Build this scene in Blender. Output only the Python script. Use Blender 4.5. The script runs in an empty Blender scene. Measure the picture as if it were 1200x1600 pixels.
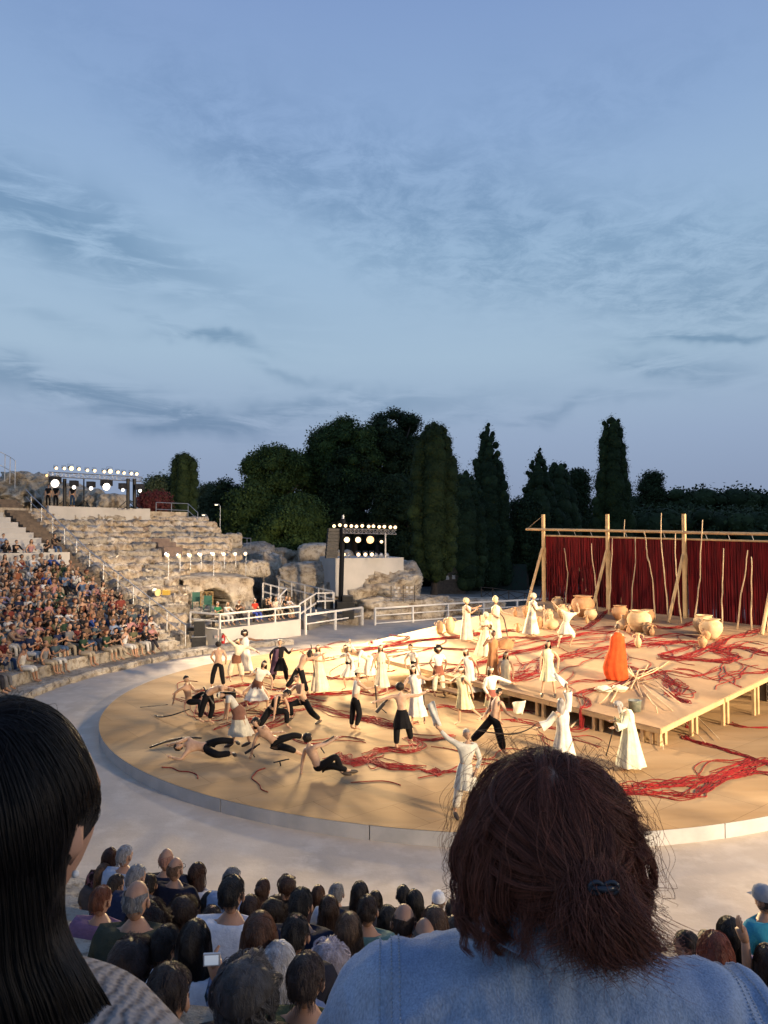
import bpy, math, random
import numpy as np
from math import sin, cos, pi, radians, sqrt, atan2, exp
from mathutils import Vector, Matrix, noise

random.seed(7); rng = np.random.default_rng(7)
S = bpy.context.scene
COL = S.collection
V = Vector
FPX, CZ = 1130.0, 6.0                 # focal length in photo pixels, eye height above the orchestra floor
PT = math.atan(40/FPX)                # the camera looks up a little
# ------------------------------------------------------------ camera
cam = bpy.data.cameras.new('camera'); co = bpy.data.objects.new('camera', cam); COL.objects.link(co)
co.location = (0, 0, CZ); co.rotation_euler = (pi/2+PT, 0, 0)
cam.sensor_fit = 'VERTICAL'; cam.sensor_height = 36; cam.lens = 36*FPX/1600
cam.clip_start = .05; cam.clip_end = 3000
cam.dof.use_dof = True; cam.dof.focus_distance = 26; cam.dof.aperture_fstop = 20.0
S.camera = co
# ------------------------------------------------------------ colour and exposure
S.view_settings.view_transform = 'Standard'; S.view_settings.look = 'None'
S.view_settings.gamma = 1; S.view_settings.use_curve_mapping = False; S.view_settings.exposure = 0.0
S.render.engine = 'CYCLES'
try:
    S.cycles.max_bounces = 6; S.cycles.diffuse_bounces = 3; S.cycles.glossy_bounces = 2; S.cycles.transparent_max_bounces = 8
    S.cycles.use_denoising = True; S.cycles.sample_clamp_indirect = 4; S.cycles.caustics_reflective = False
except Exception: pass
def lin(r, g, b):
    f = lambda c: (c/255/12.92 if c/255 <= .04045 else ((c/255+.055)/1.055)**2.4)
    return (f(r), f(g), f(b), 1)
# ------------------------------------------------------------ dusk sky
W = bpy.data.worlds.new('World'); S.world = W; W.use_nodes = True
nt = W.node_tree; N, L = nt.nodes, nt.links
N.clear()
def nd(t, **k):
    n = N.new(t)
    for a, b in k.items(): setattr(n, a, b)
    return n
def math_(op, a, b=None, c=None):
    n = nd('ShaderNodeMath', operation=op)
    for i, v in enumerate((a, b, c)):
        if v is None: continue
        if isinstance(v, (int, float)): n.inputs[i].default_value = v
        else: L.new(v, n.inputs[i])
    return n.outputs[0]
tc = nd('ShaderNodeTexCoord'); sp = nd('ShaderNodeSeparateXYZ'); L.new(tc.outputs['Generated'], sp.inputs[0])
X, Y, Z = sp.outputs
AZ = math_('ARCTAN2', X, Y); EL = math_('ARCSINE', Z)
rp = nd('ShaderNodeValToRGB'); L.new(math_('MULTIPLY', EL, 1/(pi/2)), rp.inputs[0])
els = [(0, (132, 145, 172)), (.03, (139, 154, 182)), (.085, (150, 169, 197)), (.155, (163, 188, 211)), (.24, (156, 185, 214)), (.33, (142, 171, 210)),
       (.42, (128, 156, 202)), (.7, (98, 126, 180)), (1, (80, 104, 156))]
cr = rp.color_ramp
while len(cr.elements) < len(els): cr.elements.new(.5)
for e, (p, c) in zip(cr.elements, els): e.position = p; e.color = lin(*c)
zz = math_('ADD', math_('MAXIMUM', Z, 0), .06)
cb = nd('ShaderNodeCombineXYZ'); L.new(math_('DIVIDE', X, zz), cb.inputs[0]); L.new(math_('DIVIDE', Y, zz), cb.inputs[1])
def noi(scale, detail=6, rough=.6, src=None, off=(0, 0, 0), dist=0, sc=(1, 1, 1)):
    m = nd('ShaderNodeMapping'); L.new(src or cb.outputs[0], m.inputs[0]); m.inputs['Location'].default_value = off; m.inputs['Scale'].default_value = sc
    n = nd('ShaderNodeTexNoise'); n.inputs['Scale'].default_value = scale; n.inputs['Detail'].default_value = detail
    n.inputs['Roughness'].default_value = rough; n.inputs['Distortion'].default_value = dist; L.new(m.outputs[0], n.inputs['Vector']); return n.outputs['Fac']
def sm(x, a, b):
    n = nd('ShaderNodeMapRange', interpolation_type='SMOOTHSTEP'); L.new(x, n.inputs[0]); n.inputs[1].default_value = a; n.inputs[2].default_value = b; return n.outputs[0]
ae = nd('ShaderNodeCombineXYZ'); L.new(AZ, ae.inputs[0]); L.new(EL, ae.inputs[1])
wob = math_('MULTIPLY', math_('SUBTRACT', noi(5, 4, .6, ae.outputs[0]), .5), .12)
def blob(px, py, lx, ly, deg, amp):                      # a cloud bank at a direction of the sky
    a0 = math.atan((px-600)/FPX); e0 = math.atan((800-py)/FPX)+PT; c, s = cos(radians(deg)), sin(radians(deg))
    da = math_('SUBTRACT', AZ, a0); de = math_('ADD', math_('SUBTRACT', EL, e0), wob)
    u = math_('DIVIDE', math_('ADD', math_('MULTIPLY', da, c), math_('MULTIPLY', de, s)), lx/FPX)
    v = math_('DIVIDE', math_('SUBTRACT', math_('MULTIPLY', de, c), math_('MULTIPLY', da, s)), ly/FPX)
    q = math_('ADD', math_('MULTIPLY', u, u), math_('MULTIPLY', v, v))
    return math_('MULTIPLY', math_('EXPONENT', math_('MULTIPLY', q, -1)), amp)
def addall(l):
    r = l[0]
    for x in l[1:]: r = math_('ADD', r, x)
    return r
mott = noi(7.0, 8, .72, dist=.4)
mott2 = noi(2.2, 5, .6, off=(3, 1, 0))
streak = noi(9, 7, .62, ae.outputs[0], sc=(1, 5, 1), dist=.6)
bankA = addall([blob(760, 360, 450, 85, -16, 1.15), blob(1060, 440, 300, 58, -5, 1.0), blob(430, 260, 300, 70, -20, .45), blob(920, 185, 220, 60, 5, .5)])
A = math_('MULTIPLY', math_('MINIMUM', bankA, 1.0), math_('ADD', math_('MULTIPLY', sm(mott, .34, .66), .75), math_('MULTIPLY', sm(mott2, .3, .7), .25)))
bankB = addall([blob(60, 375, 270, 44, -19, 1.2), blob(130, 635, 210, 24, -7, 1.3), blob(480, 640, 260, 20, 4, .9), blob(330, 548, 70, 8, -5, 1.2), blob(1120, 552, 100, 9, -2, 1.2),
                blob(1050, 595, 90, 17, -9, 1.1), blob(840, 645, 180, 12, 4, .6), blob(60, 520, 90, 16, -15, .35), blob(450, 590, 60, 9, -12, .6), blob(235, 520, 40, 6, -20, .8)])
B = math_('MULTIPLY', math_('MINIMUM', bankB, 1.1), sm(streak, .30, .58))
far = math_('MULTIPLY', math_('MULTIPLY', sm(mott2, .52, .72), sm(mott, .4, .7)), math_('SUBTRACT', 1, sm(math_('ABSOLUTE', AZ), .55, .8)))
far = math_('MULTIPLY', math_('MULTIPLY', sm(mott2, .52, .72), sm(mott, .4, .7)), math_('MULTIPLY', sm(math_('ABSOLUTE', AZ), .5, .7), .6))
M_ = math_('MINIMUM', addall([math_('MULTIPLY', A, .80), math_('MULTIPLY', B, .85), far]), 1)
dk = nd('ShaderNodeMix', data_type='RGBA', blend_type='MULTIPLY'); dk.inputs[0].default_value = 1; L.new(rp.outputs[0], dk.inputs[6]); dk.inputs[7].default_value = (.56, .65, .72, 1)
mx = nd('ShaderNodeMix', data_type='RGBA'); L.new(M_, mx.inputs[0]); L.new(rp.outputs[0], mx.inputs[6]); L.new(dk.outputs[2], mx.inputs[7])
pk = nd('ShaderNodeMix', data_type='RGBA'); L.new(math_('MULTIPLY', sm(noi(1.1, 3, .5, ae.outputs[0], off=(.4, 0, 0)), .45, .75), .16), pk.inputs[0]); L.new(mx.outputs[2], pk.inputs[6]); pk.inputs[7].default_value = lin(158, 168, 208)
bg = nd('ShaderNodeBackground'); L.new(pk.outputs[2], bg.inputs[0]); bg.inputs[1].default_value = 1.0
wo = nd('ShaderNodeOutputWorld'); L.new(bg.outputs[0], wo.inputs[0])

# ------------------------------------------------------------ helpers
def ray(px, py):
    x, y = (px-600)/FPX, (800-py)/FPX
    return V((x, cos(PT)-y*sin(PT), sin(PT)+y*cos(PT)))
def on(px, py, z=0.3):
    d = ray(px, py); return V((0, 0, CZ))+d*((z-CZ)/d.z)
def at(px, py, D):
    d = ray(px, py); return V((0, 0, CZ))+d*(D/d.y)
# raked timber deck
DC = V((7.54, 19.9, 0)); DU = V((-.6198, .7848, 0)); DV = V((.7848, .6198, 0))
def dz(p):
    q = V((p[0], p[1], 0))-DC; return .80+.1*q.dot(DV)+.023*q.dot(DU)
def deck(px, py):
    d = ray(px, py); g = .1*DV+.023*DU      # plane z = .8 + g.(p-DC)
    k = (.8-CZ-g.dot(DC))/(d.z-g.dot(d)); return V((0, 0, CZ))+d*k
def dpt(s, t, h=0):
    p = DC+DV*s+DU*t; return V((p.x, p.y, dz(p)+h))
CX, CY, CR = 3.1, 26.7, 12.6
def pol(r, deg, z=0):
    a = radians(deg); return V((CX+r*cos(a), CY+r*sin(a), z))
MATS = {}
def mat(name, c, c2=None, scale=4, rough=.8, bump=0, bscale=30, c3=None, s3=1, objcol=False, metal=0, emit=None, es=0, stretch=None, hair=False, pit=0, lo=.35, hi=.65, spec=.3, world=False):
    if name in MATS: return MATS[name]
    m = bpy.data.materials.new(name); m.use_nodes = True; t = m.node_tree; P = t.nodes['Principled BSDF']; MATS[name] = m
    P.inputs['Roughness'].default_value = rough; P.inputs['Metallic'].default_value = metal; P.inputs['Specular IOR Level'].default_value = spec
    def n(ty, **k):
        q = t.nodes.new(ty)
        for a, b in k.items(): setattr(q, a, b)
        return q
    c = (*c[:3], 1); out = None
    tcn = n('ShaderNodeTexCoord'); mp = n('ShaderNodeMapping'); t.links.new(tcn.outputs['Object'], mp.inputs[0])
    if world:
        gn = n('ShaderNodeNewGeometry'); t.links.new(gn.outputs['Position'], mp.inputs[0])
    if stretch: mp.inputs['Scale'].default_value = stretch
    def noise_(s, det=6, r=.6):
        q = n('ShaderNodeTexNoise'); q.inputs['Scale'].default_value = s; q.inputs['Detail'].default_value = det; q.inputs['Roughness'].default_value = r
        t.links.new(mp.outputs[0], q.inputs['Vector']); return q.outputs['Fac']
    def mr(x, a, b):
        q = n('ShaderNodeMapRange'); t.links.new(x, q.inputs[0]); q.inputs[1].default_value = a; q.inputs[2].default_value = b; return q.outputs[0]
    if objcol:
        oi = n('ShaderNodeObjectInfo'); out = oi.outputs['Color']
        if c2:
            mxn = n('ShaderNodeMix', data_type='RGBA', blend_type='MULTIPLY'); t.links.new(mr(noise_(scale), lo, hi), mxn.inputs[0]); t.links.new(out, mxn.inputs[6]); mxn.inputs[7].default_value = (*c2[:3], 1); out = mxn.outputs[2]
    elif c2:
        mxn = n('ShaderNodeMix', data_type='RGBA'); t.links.new(mr(noise_(scale), lo, hi), mxn.inputs[0]); mxn.inputs[6].default_value = c; mxn.inputs[7].default_value = (*c2[:3], 1); out = mxn.outputs[2]
        if c3:
            m3 = n('ShaderNodeMix', data_type='RGBA'); t.links.new(mr(noise_(s3, 4), .48, .66), m3.inputs[0]); t.links.new(out, m3.inputs[6]); m3.inputs[7].default_value = (*c3[:3], 1); out = m3.outputs[2]
    if pit and out:
        mp_ = n('ShaderNodeMix', data_type='RGBA', blend_type='MULTIPLY'); pm = n('ShaderNodeMath', operation='MULTIPLY'); t.links.new(mr(noise_(pit, 7, .75), .52, .38), pm.inputs[0]); pm.inputs[1].default_value = .78; t.links.new(pm.outputs[0], mp_.inputs[0]); t.links.new(out, mp_.inputs[6]); mp_.inputs[7].default_value = (.28, .22, .16, 1); out = mp_.outputs[2]
    if out: t.links.new(out, P.inputs['Base Color'])
    else: P.inputs['Base Color'].default_value = c
    if bump:
        b = n('ShaderNodeBump'); b.inputs['Strength'].default_value = bump; b.inputs['Distance'].default_value = .13 if pit else .05
        t.links.new(noise_(bscale, 8, .65), b.inputs['Height']); t.links.new(b.outputs[0], P.inputs['Normal'])
    if emit:
        P.inputs['Emission Color'].default_value = (*emit[:3], 1); P.inputs['Emission Strength'].default_value = es
    return m
def tag(o, label=None, cat=None, group=None, kind=None):
    for k, v in (('label', label), ('category', cat), ('group', group), ('kind', kind)):
        if v: o[k] = v
    return o
def mesh_obj(name, v, f, m, parent=None, smooth=True, loc=None, mi=None):
    me = bpy.data.meshes.new(name)
    v = np.asarray(v, dtype=np.float32).reshape(-1, 3)
    if loc is not None: v = v-np.array(loc, dtype=np.float32)
    if isinstance(f, np.ndarray) and f.ndim == 2:
        me.vertices.add(len(v)); me.vertices.foreach_set('co', v.ravel()); k = f.shape[1]
        me.loops.add(f.size); me.loops.foreach_set('vertex_index', f.ravel().astype(np.int32))
        me.polygons.add(len(f)); me.polygons.foreach_set('loop_start', np.arange(0, f.size, k, dtype=np.int32)); me.update(calc_edges=True)
    else: me.from_pydata(v.tolist(), [], [list(map(int, q)) for q in f]); me.update()
    if smooth: me.polygons.foreach_set('use_smooth', np.ones(len(me.polygons), dtype=bool))
    for q in (m if isinstance(m, (list, tuple)) else [m]): me.materials.append(q)
    if mi is not None: me.polygons.foreach_set('material_index', np.asarray(mi, dtype=np.int32))
    o = bpy.data.objects.new(name, me); COL.objects.link(o)
    if loc is not None: o.location = loc
    if parent: par(o, parent)
    return o
def par(o, parent):
    o.parent = parent; o.matrix_parent_inverse = parent_world(parent).inverted()
def parent_world(o):
    M = Matrix.Translation(o.location) @ o.rotation_euler.to_matrix().to_4x4() @ Matrix.Diagonal((*o.scale, 1))
    if o.parent: M = parent_world(o.parent) @ o.matrix_parent_inverse @ M
    return M
def thing(name, loc, label, cat, group=None):
    o = bpy.data.objects.new(name, None); COL.objects.link(o); o.location = loc; o.empty_display_size = .1
    return tag(o, label, cat, group)
class MB:
    def __init__(s): s.v = []; s.f = []; s.mi = []; s.m = 0
    def add(s, v, f):
        b = len(s.v); s.v += [tuple(p) for p in v]; s.f += [tuple(b+i for i in q) for q in f]; s.mi += [s.m]*len(f); return s
    def box(s, c, sz, rz=0, ax=None):
        c = V(c); x, y, z = sz[0]/2, sz[1]/2, sz[2]/2
        if ax is None: ax = (V((cos(rz), sin(rz), 0)), V((-sin(rz), cos(rz), 0)), V((0, 0, 1)))
        p = [c+ax[0]*a*x+ax[1]*b*y+ax[2]*d*z for a in (-1, 1) for b in (-1, 1) for d in (-1, 1)]
        return s.add(p, [(0, 1, 3, 2), (4, 6, 7, 5), (0, 4, 5, 1), (2, 3, 7, 6), (0, 2, 6, 4), (1, 5, 7, 3)])
    def beam(s, a, b, w, h=None, up=(0, 0, 1)):
        a, b = V(a), V(b); d = (b-a); ln = d.length; d.normalize(); u = V(up)
        if abs(d.dot(u)) > .95: u = V((0, 1, 0))
        x = d.cross(u).normalized(); y = x.cross(d)
        return s.box((a+b)/2, (ln, w, h or w), ax=(d, x, y))
    def tube(s, pts, r, n=6, cap=True):
        pts = [V(p) for p in pts]; k = len(pts); rs = r if isinstance(r, (list, tuple)) else [r]*k
        prev = None; vs = []
        for i in range(k):
            t = (pts[min(i+1, k-1)]-pts[max(i-1, 0)])
            t = t.normalized() if t.length > 1e-9 else V((0, 0, 1))
            if prev is None: x = t.cross(V((0, 0, 1)) if abs(t.z) < .9 else V((1, 0, 0))).normalized()
            else:
                x = prev-t*prev.dot(t); x = x.normalized() if x.length > 1e-6 else t.orthogonal().normalized()
            prev = x; y = t.cross(x)
            for j in range(n):
                a = 2*pi*j/n; vs.append(pts[i]+(x*cos(a)+y*sin(a))*rs[i])
        fs = [(i*n+j, i*n+(j+1) % n, (i+1)*n+(j+1) % n, (i+1)*n+j) for i in range(k-1) for j in range(n)]
        if cap: fs += [tuple(range(n))[::-1], tuple((k-1)*n+j for j in range(n))]
        return s.add(vs, fs)
    def lathe(s, prof, c=(0, 0, 0), n=14, sx=1, sy=1):
        c = V(c); k = len(prof); vs = [c+V((r*cos(2*pi*j/n)*sx, r*sin(2*pi*j/n)*sy, z)) for r, z in prof for j in range(n)]
        fs = [(i*n+j, i*n+(j+1) % n, (i+1)*n+(j+1) % n, (i+1)*n+j) for i in range(k-1) for j in range(n)]
        return s.add(vs, fs+[tuple(range(n))[::-1]])
    def build(s, name, m, parent=None, smooth=False, loc=None):
        return mesh_obj(name, s.v, s.f, m, parent, smooth, loc, s.mi if isinstance(m, (list, tuple)) else None)
def fbm(P, sc, octv=4, seed=0):
    P = np.asarray(P, float); out = np.zeros(len(P)); o = V((seed*7.3, seed*3.1, seed*1.7))
    return np.array([noise.fractal(V(p)*sc+o, 1.0, 2.0, octv) for p in P])
def ico(sub):
    import bmesh
    b = bmesh.new(); bmesh.ops.create_icosphere(b, subdivisions=sub, radius=1); v = np.array([q.co[:] for q in b.verts]); f = np.array([[w.index for w in q.verts] for q in b.faces]); b.free(); return v, f
ICO = {k: ico(k) for k in (1, 2, 3, 4, 5)}
def arc_strip(r0, r1, z0, z1, a0, a1, n=60):
    """annular solid from r0 to r1, z0 to z1 (top), azimuths a0 to a1"""
    m = MB(); vs = []
    for i in range(n+1):
        a = a0+(a1-a0)*i/n
        vs += [pol(r0, a, z0), pol(r1, a, z0), pol(r1, a, z1), pol(r0, a, z1)]
    fs = []
    for i in range(n):
        for j in range(4):
            fs.append((i*4+j, i*4+(j+1) % 4, i*4+4+(j+1) % 4, i*4+4+j))
    fs += [(0, 1, 2, 3), (n*4+3, n*4+2, n*4+1, n*4)]
    return m.add(vs, fs)
# ------------------------------------------------------------ materials
STONE = mat('limestone', (.55, .46, .35), (.38, .30, .22), 2.2, .92, 1.0, 5, c3=(.64, .58, .49), s3=.9, world=True, pit=3.2)
STONE2 = mat('grey_limestone', (.43, .38, .31), (.27, .235, .19), 1.6, .92, .9, 5, c3=(.47, .43, .37), s3=.8, world=True, pit=4.0)
ROCK = mat('weathered_rock', (.50, .43, .33), (.32, .26, .19), .9, .95, 1.0, 3.5, c3=(.58, .52, .43), s3=.6, world=True, pit=1.9)
FLOOR = mat('orchestra_plaster', (.54, .455, .365), (.46, .385, .305), .5, .9, .2, 9, c3=(.57, .49, .40), s3=1.7, world=True, stretch=(1, 1, 1))
EARTH_SHADE = mat('earth_and_cave_shade', (.07, .06, .045), (.12, .10, .075), .5, .95, .4, 5, world=True)
PATH = mat('pale_path', (.24, .22, .19), (.17, .155, .135), .8, .9, .2, 8, world=True)
PLY = mat('sanded_plywood', (.44, .285, .145), (.33, .21, .105), .55, .85, .10, 3, spec=.08, c3=(.50, .345, .19), s3=.22, world=True, stretch=(.5, 1.6, 1))
PLYD = mat('deck_plywood', (.47, .305, .17), (.36, .23, .125), .7, .85, spec=.08, bump=.12, bscale=3, **{}) if False else mat('deck_plywood', (.47, .305, .17), (.36, .23, .125), .7, .85, .12, 3, c3=(.52, .37, .22), s3=.3, world=True, stretch=(1.3, .6, 1))
RIM = mat('grey_rim', (.50, .49, .48), (.38, .38, .38), 1.2, .7, .1, 6, world=True)
TIMB = mat('pale_timber', (.60, .42, .22), (.45, .30, .15), 3, .65, .2, 14, world=True)
BRNCH = mat('peeled_branch', (.60, .45, .28), (.45, .32, .19), 6, .7, .3, 20, world=True)
WHT = mat('white_paint', (.68, .66, .62), (.55, .53, .50), 1.4, .6, .12, 12, world=True)
WALLW = mat('white_wall', (.50, .475, .44), (.42, .40, .37), .6, .8, .1, 8, world=True)
BOARD = mat('pale_boards', (.52, .50, .48), (.40, .385, .37), 2, .7, .15, 12, world=True, stretch=(.3, 1, 4))
DARKW = mat('dark_step_timber', (.16, .12, .09), (.09, .07, .055), 3, .8, .3, 14, world=True)
STEEL = mat('galvanised_steel', (.42, .44, .47), (.30, .32, .35), 4, .42, 0, 1, metal=.6, world=True)
TRUSS = mat('truss_aluminium', (.45, .44, .43), None, 1, .35, metal=.7)
BLK = mat('black_plastic', (.018, .018, .02), (.035, .034, .035), 6, .55)
BLKM = mat('black_mast', (.012, .012, .013), None, 1, .5, metal=.3)
ROPE = mat('red_rope', (.33, .014, .014), (.17, .008, .009), 2.2, .8, .5, 60, world=True)
THRD = mat('red_thread', (.22, .010, .012), (.08, .004, .006), 1.6, .85, world=True, stretch=(4, 4, .4))
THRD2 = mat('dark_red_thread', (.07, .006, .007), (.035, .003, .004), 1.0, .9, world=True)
CLAY = mat('terracotta', (.52, .30, .15), (.40, .21, .10), 3, .75, .25, 16, world=True)
CLAYP = mat('pale_clay', (.60, .44, .26), (.44, .29, .15), 3, .75, .25, 16, world=True)
LAMPW = mat('lamp_lens_warm', (.9, .7, .5), emit=(1, .70, .36), es=2.1)
LAMPC = mat('lamp_lens_white', (.9, .9, .9), emit=(1, .90, .76), es=3)
LAMPO = mat('lamp_lens_amber', (.9, .6, .3), emit=(1, .50, .18), es=2.4)
STREET = mat('street_lamp_glow', (.9, .8, .6), emit=(1, .82, .55), es=4)
GREENP = mat('green_plastic', (.035, .11, .085), None, 1, .45)
REDP = mat('red_enamel', (.45, .02, .02), None, 1, .35)
TIN = mat('weathered_tin', (.16, .19, .15), (.30, .30, .24), 8, .5, .1, 20, metal=.4, world=True)
# ------------------------------------------------------------ ground and orchestra
def disc_mesh(name, r0, r1, z, m, n=160, rings=1, kind='structure'):
    mb = MB(); vs = []; fs = []
    for k in range(rings+1):
        r = r0+(r1-r0)*k/rings
        for j in range(n): vs.append(pol(r, 360*j/n, z))
    for k in range(rings):
        for j in range(n): fs.append((k*n+j, (k+1)*n+j, (k+1)*n+(j+1) % n, k*n+(j+1) % n))
    return tag(mb.add(vs, fs).build(name, m), kind=kind)
tag(mesh_obj('ground', [(-900, -900, -.02), (900, -900, -.02), (900, 1500, -.02), (-900, 1500, -.02)], [(0, 1, 2, 3)], EARTH_SHADE, smooth=False), kind='structure')
# orchestra floor: sheet reaching under the fence and the stands
fl = MB().add([(-24, 2, 0), (40, 2, 0), (46, 60, 0), (-6, 62, 0), (-24, 44, 0)], [(0, 1, 2, 3, 4)]).build('orchestra_floor', FLOOR); tag(fl, kind='structure')
# low round stage, its rim made of curved boards
def stage_mat():
    t = PLY.node_tree; P = t.nodes['Principled BSDF']; src = P.inputs['Base Color'].links[0].from_socket; g = t.nodes.new('ShaderNodeNewGeometry')
    mp = t.nodes.new('ShaderNodeMapping'); mp.inputs['Rotation'].default_value = (0, 0, radians(-38)); t.links.new(g.outputs['Position'], mp.inputs[0])
    b = t.nodes.new('ShaderNodeTexBrick'); b.offset = .5; b.inputs['Scale'].default_value = 1; b.inputs['Brick Width'].default_value = 2.44; b.inputs['Row Height'].default_value = 1.22; b.inputs['Mortar Size'].default_value = .006; b.inputs['Color1'].default_value = (1, 1, 1, 1); b.inputs['Color2'].default_value = (.86, .85, .83, 1); b.inputs['Mortar'].default_value = (.45, .42, .38, 1); t.links.new(mp.outputs[0], b.inputs['Vector'])
    m = t.nodes.new('ShaderNodeMix'); m.data_type = 'RGBA'; m.blend_type = 'MULTIPLY'; m.inputs[0].default_value = .8; t.links.new(src, m.inputs[6]); t.links.new(b.outputs['Color'], m.inputs[7])
    w = t.nodes.new('ShaderNodeMapping'); w.inputs['Scale'].default_value = (.5, 3.5, 1); w.inputs['Rotation'].default_value = (0, 0, .5); t.links.new(g.outputs['Position'], w.inputs[0]); n = t.nodes.new('ShaderNodeTexNoise'); n.inputs['Scale'].default_value = 1.6; n.inputs['Detail'].default_value = 8; n.inputs['Roughness'].default_value = .7; t.links.new(w.outputs[0], n.inputs['Vector'])
    r = t.nodes.new('ShaderNodeMapRange'); t.links.new(n.outputs['Fac'], r.inputs[0]); r.inputs[1].default_value = .54; r.inputs[2].default_value = .68; r.inputs[3].default_value = 0; r.inputs[4].default_value = .45
    m2 = t.nodes.new('ShaderNodeMix'); m2.data_type = 'RGBA'; t.links.new(r.outputs[0], m2.inputs[0]); t.links.new(m.outputs[2], m2.inputs[6]); m2.inputs[7].default_value = (.30, .22, .14, 1); t.links.new(m2.outputs[2], P.inputs['Base Color'])
stage_mat()
st = thing('round_stage', (CX, CY, 0), 'low round wooden stage floor with a pale grey painted rim', 'stage')
top = MB(); top.add([pol(CR, 2*j, .3) for j in range(180)], [tuple(range(180))]); to = top.build('stage_floor', PLY, st)
NB = 22
for k in range(NB):
    a0 = 360*k/NB+9; a1 = a0+360/NB-.10
    arc_strip(CR-.06, CR+(.004 if k % 2 else .0), .0, .292 if k % 3 else .289, a0, a1, 8).build('rim_board', RIM, st)
# panel joints of the plywood: thin battens let into the surface are far too fine; sheets are laid in bands
for k, (s0, s1) in enumerate([(-11, -6.2), (-6.2, -1.3), (-1.3, 3.6), (3.6, 8.4)]): pass
# kerb: irregular stone slabs round the orchestra
kb = thing('kerb', pol(16.8, 180), 'low uneven limestone kerb curving round the orchestra below the left seats', 'kerb')
a = 120
random.seed(3)
while a < 206:
    w = random.uniform(3.2, 6.5); r0 = 16.3+random.uniform(-.08, .08)
    m = MB(); n = 8; vs = []
    for i in range(n+1):
        aa = a+(w-.12)*i/n; j = random.uniform(-.03, .03)
        vs += [pol(r0+j, aa, -.01), pol(17.35, aa, -.01), pol(17.35, aa, .26+random.uniform(-.015, .015)), pol(r0+.07+j, aa, .25+random.uniform(-.02, .02)), pol(r0+j-.01, aa, .15+j)]
    fs = [(i*5+j, i*5+(j+1) % 5, i*5+5+(j+1) % 5, i*5+5+j) for i in range(n) for j in range(5)]+[(4, 3, 2, 1, 0), tuple(n*5+j for j in range(5))]
    m.add(vs, fs).build('kerb_stone', STONE2, kb); a += w
# ------------------------------------------------------------ stands
def seatz(k): return .72+.30*k
ls = thing('stone_stand', pol(22, 160), 'stepped stone stand packed with the seated crowd on the left', 'stand')
for k in range(12):
    r = 17.35+.9*k; a = 142.2
    while a < 196:
        w = random.uniform(5, 11); z = seatz(k)+random.uniform(-.012, .012)
        arc_strip(r+random.uniform(-.02, .02), r+.9+.02*random.random(), z-.62, z, a, min(a+w-.09, 196), 6).build('seat_block', STONE2 if k < 9 else WALLW, ls); a += w
# the stand below the photographer
bs = thing('near_stand', pol(22, 265), 'stepped pale stand under the rows of spectators seen from behind', 'stand')
def seatz2(k): return .85+.43*k
for k in range(12):
    arc_strip(17.35+.9*k, 18.25+.9*k, max(seatz2(k)-.9, 0), seatz2(k), 196.5, 352, 60).build('seat_row', STONE2, bs)
# parapet between lower and upper stand, then the white timber tiers
pw = thing('parapet_wall', pol(28.3, 160), 'plain white parapet wall behind the top row of the crowd', 'wall')
arc_strip(28.18, 28.4, 3.0, 5.12, 142.0, 196, 30).build('wall_face', WALLW, pw)
us = thing('timber_stand', pol(33, 160), 'upper stand of long white timber benches, almost empty', 'stand')
NU = 13
def upz(k): return 4.98+.335*k
for k in range(NU):
    r = 28.4+.86*k; z = upz(k)
    arc_strip(r, r+.50, z-.06, z, 142.3+.12*k, 190, 24).build('bench_board', BOARD, us)
    arc_strip(r+.52, r+.855, z-.07, z-.012, 142.3+.12*k, 190, 24).build('bench_board', BOARD, us)
    arc_strip(r+.012, r+.04, z-.40, z-.062, 142.3+.12*k, 190, 24).build('riser_board', WALLW, us)
# stair along the stand
def zr(r): return .40+.362*(r-17.5) if r < 28 else 4.2+.44*(r-28)
sr = thing('aisle_stair', pol(22, 141), 'narrow dark wooden stair climbing between the crowd and the bare ruins', 'stair')
for k in range(46):
    r = 17.5+.46*k; z = zr(r)
    a1, a0 = 142.1, 140.3-.012*k
    arc_strip(r, r+.49, z-.30, z, a0, a1, 2).build('step', DARKW if k > 5 else STONE2, sr)
# metal stair railing
rl = thing('stair_railing', pol(22, 140), 'galvanised steel handrail running up beside the dark wooden stair', 'railing')
rr = [17.6+1.72*i for i in range(12)]
def rp_(r, h): return pol(r, 140.0-.03*(r-17.5), zr(r)+h)
for r in rr: MB().tube([rp_(r, -.1), rp_(r, 1.0)], .026, 6).build('post', STEEL, rl)
for h in (1.0, .5): MB().tube([rp_(r, h) for r in rr]+([rp_(rr[-1]+.9, h+.05)]), .028 if h == 1 else .018, 6).build('handrail' if h == 1 else 'mid_rail', STEEL, rl)
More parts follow.
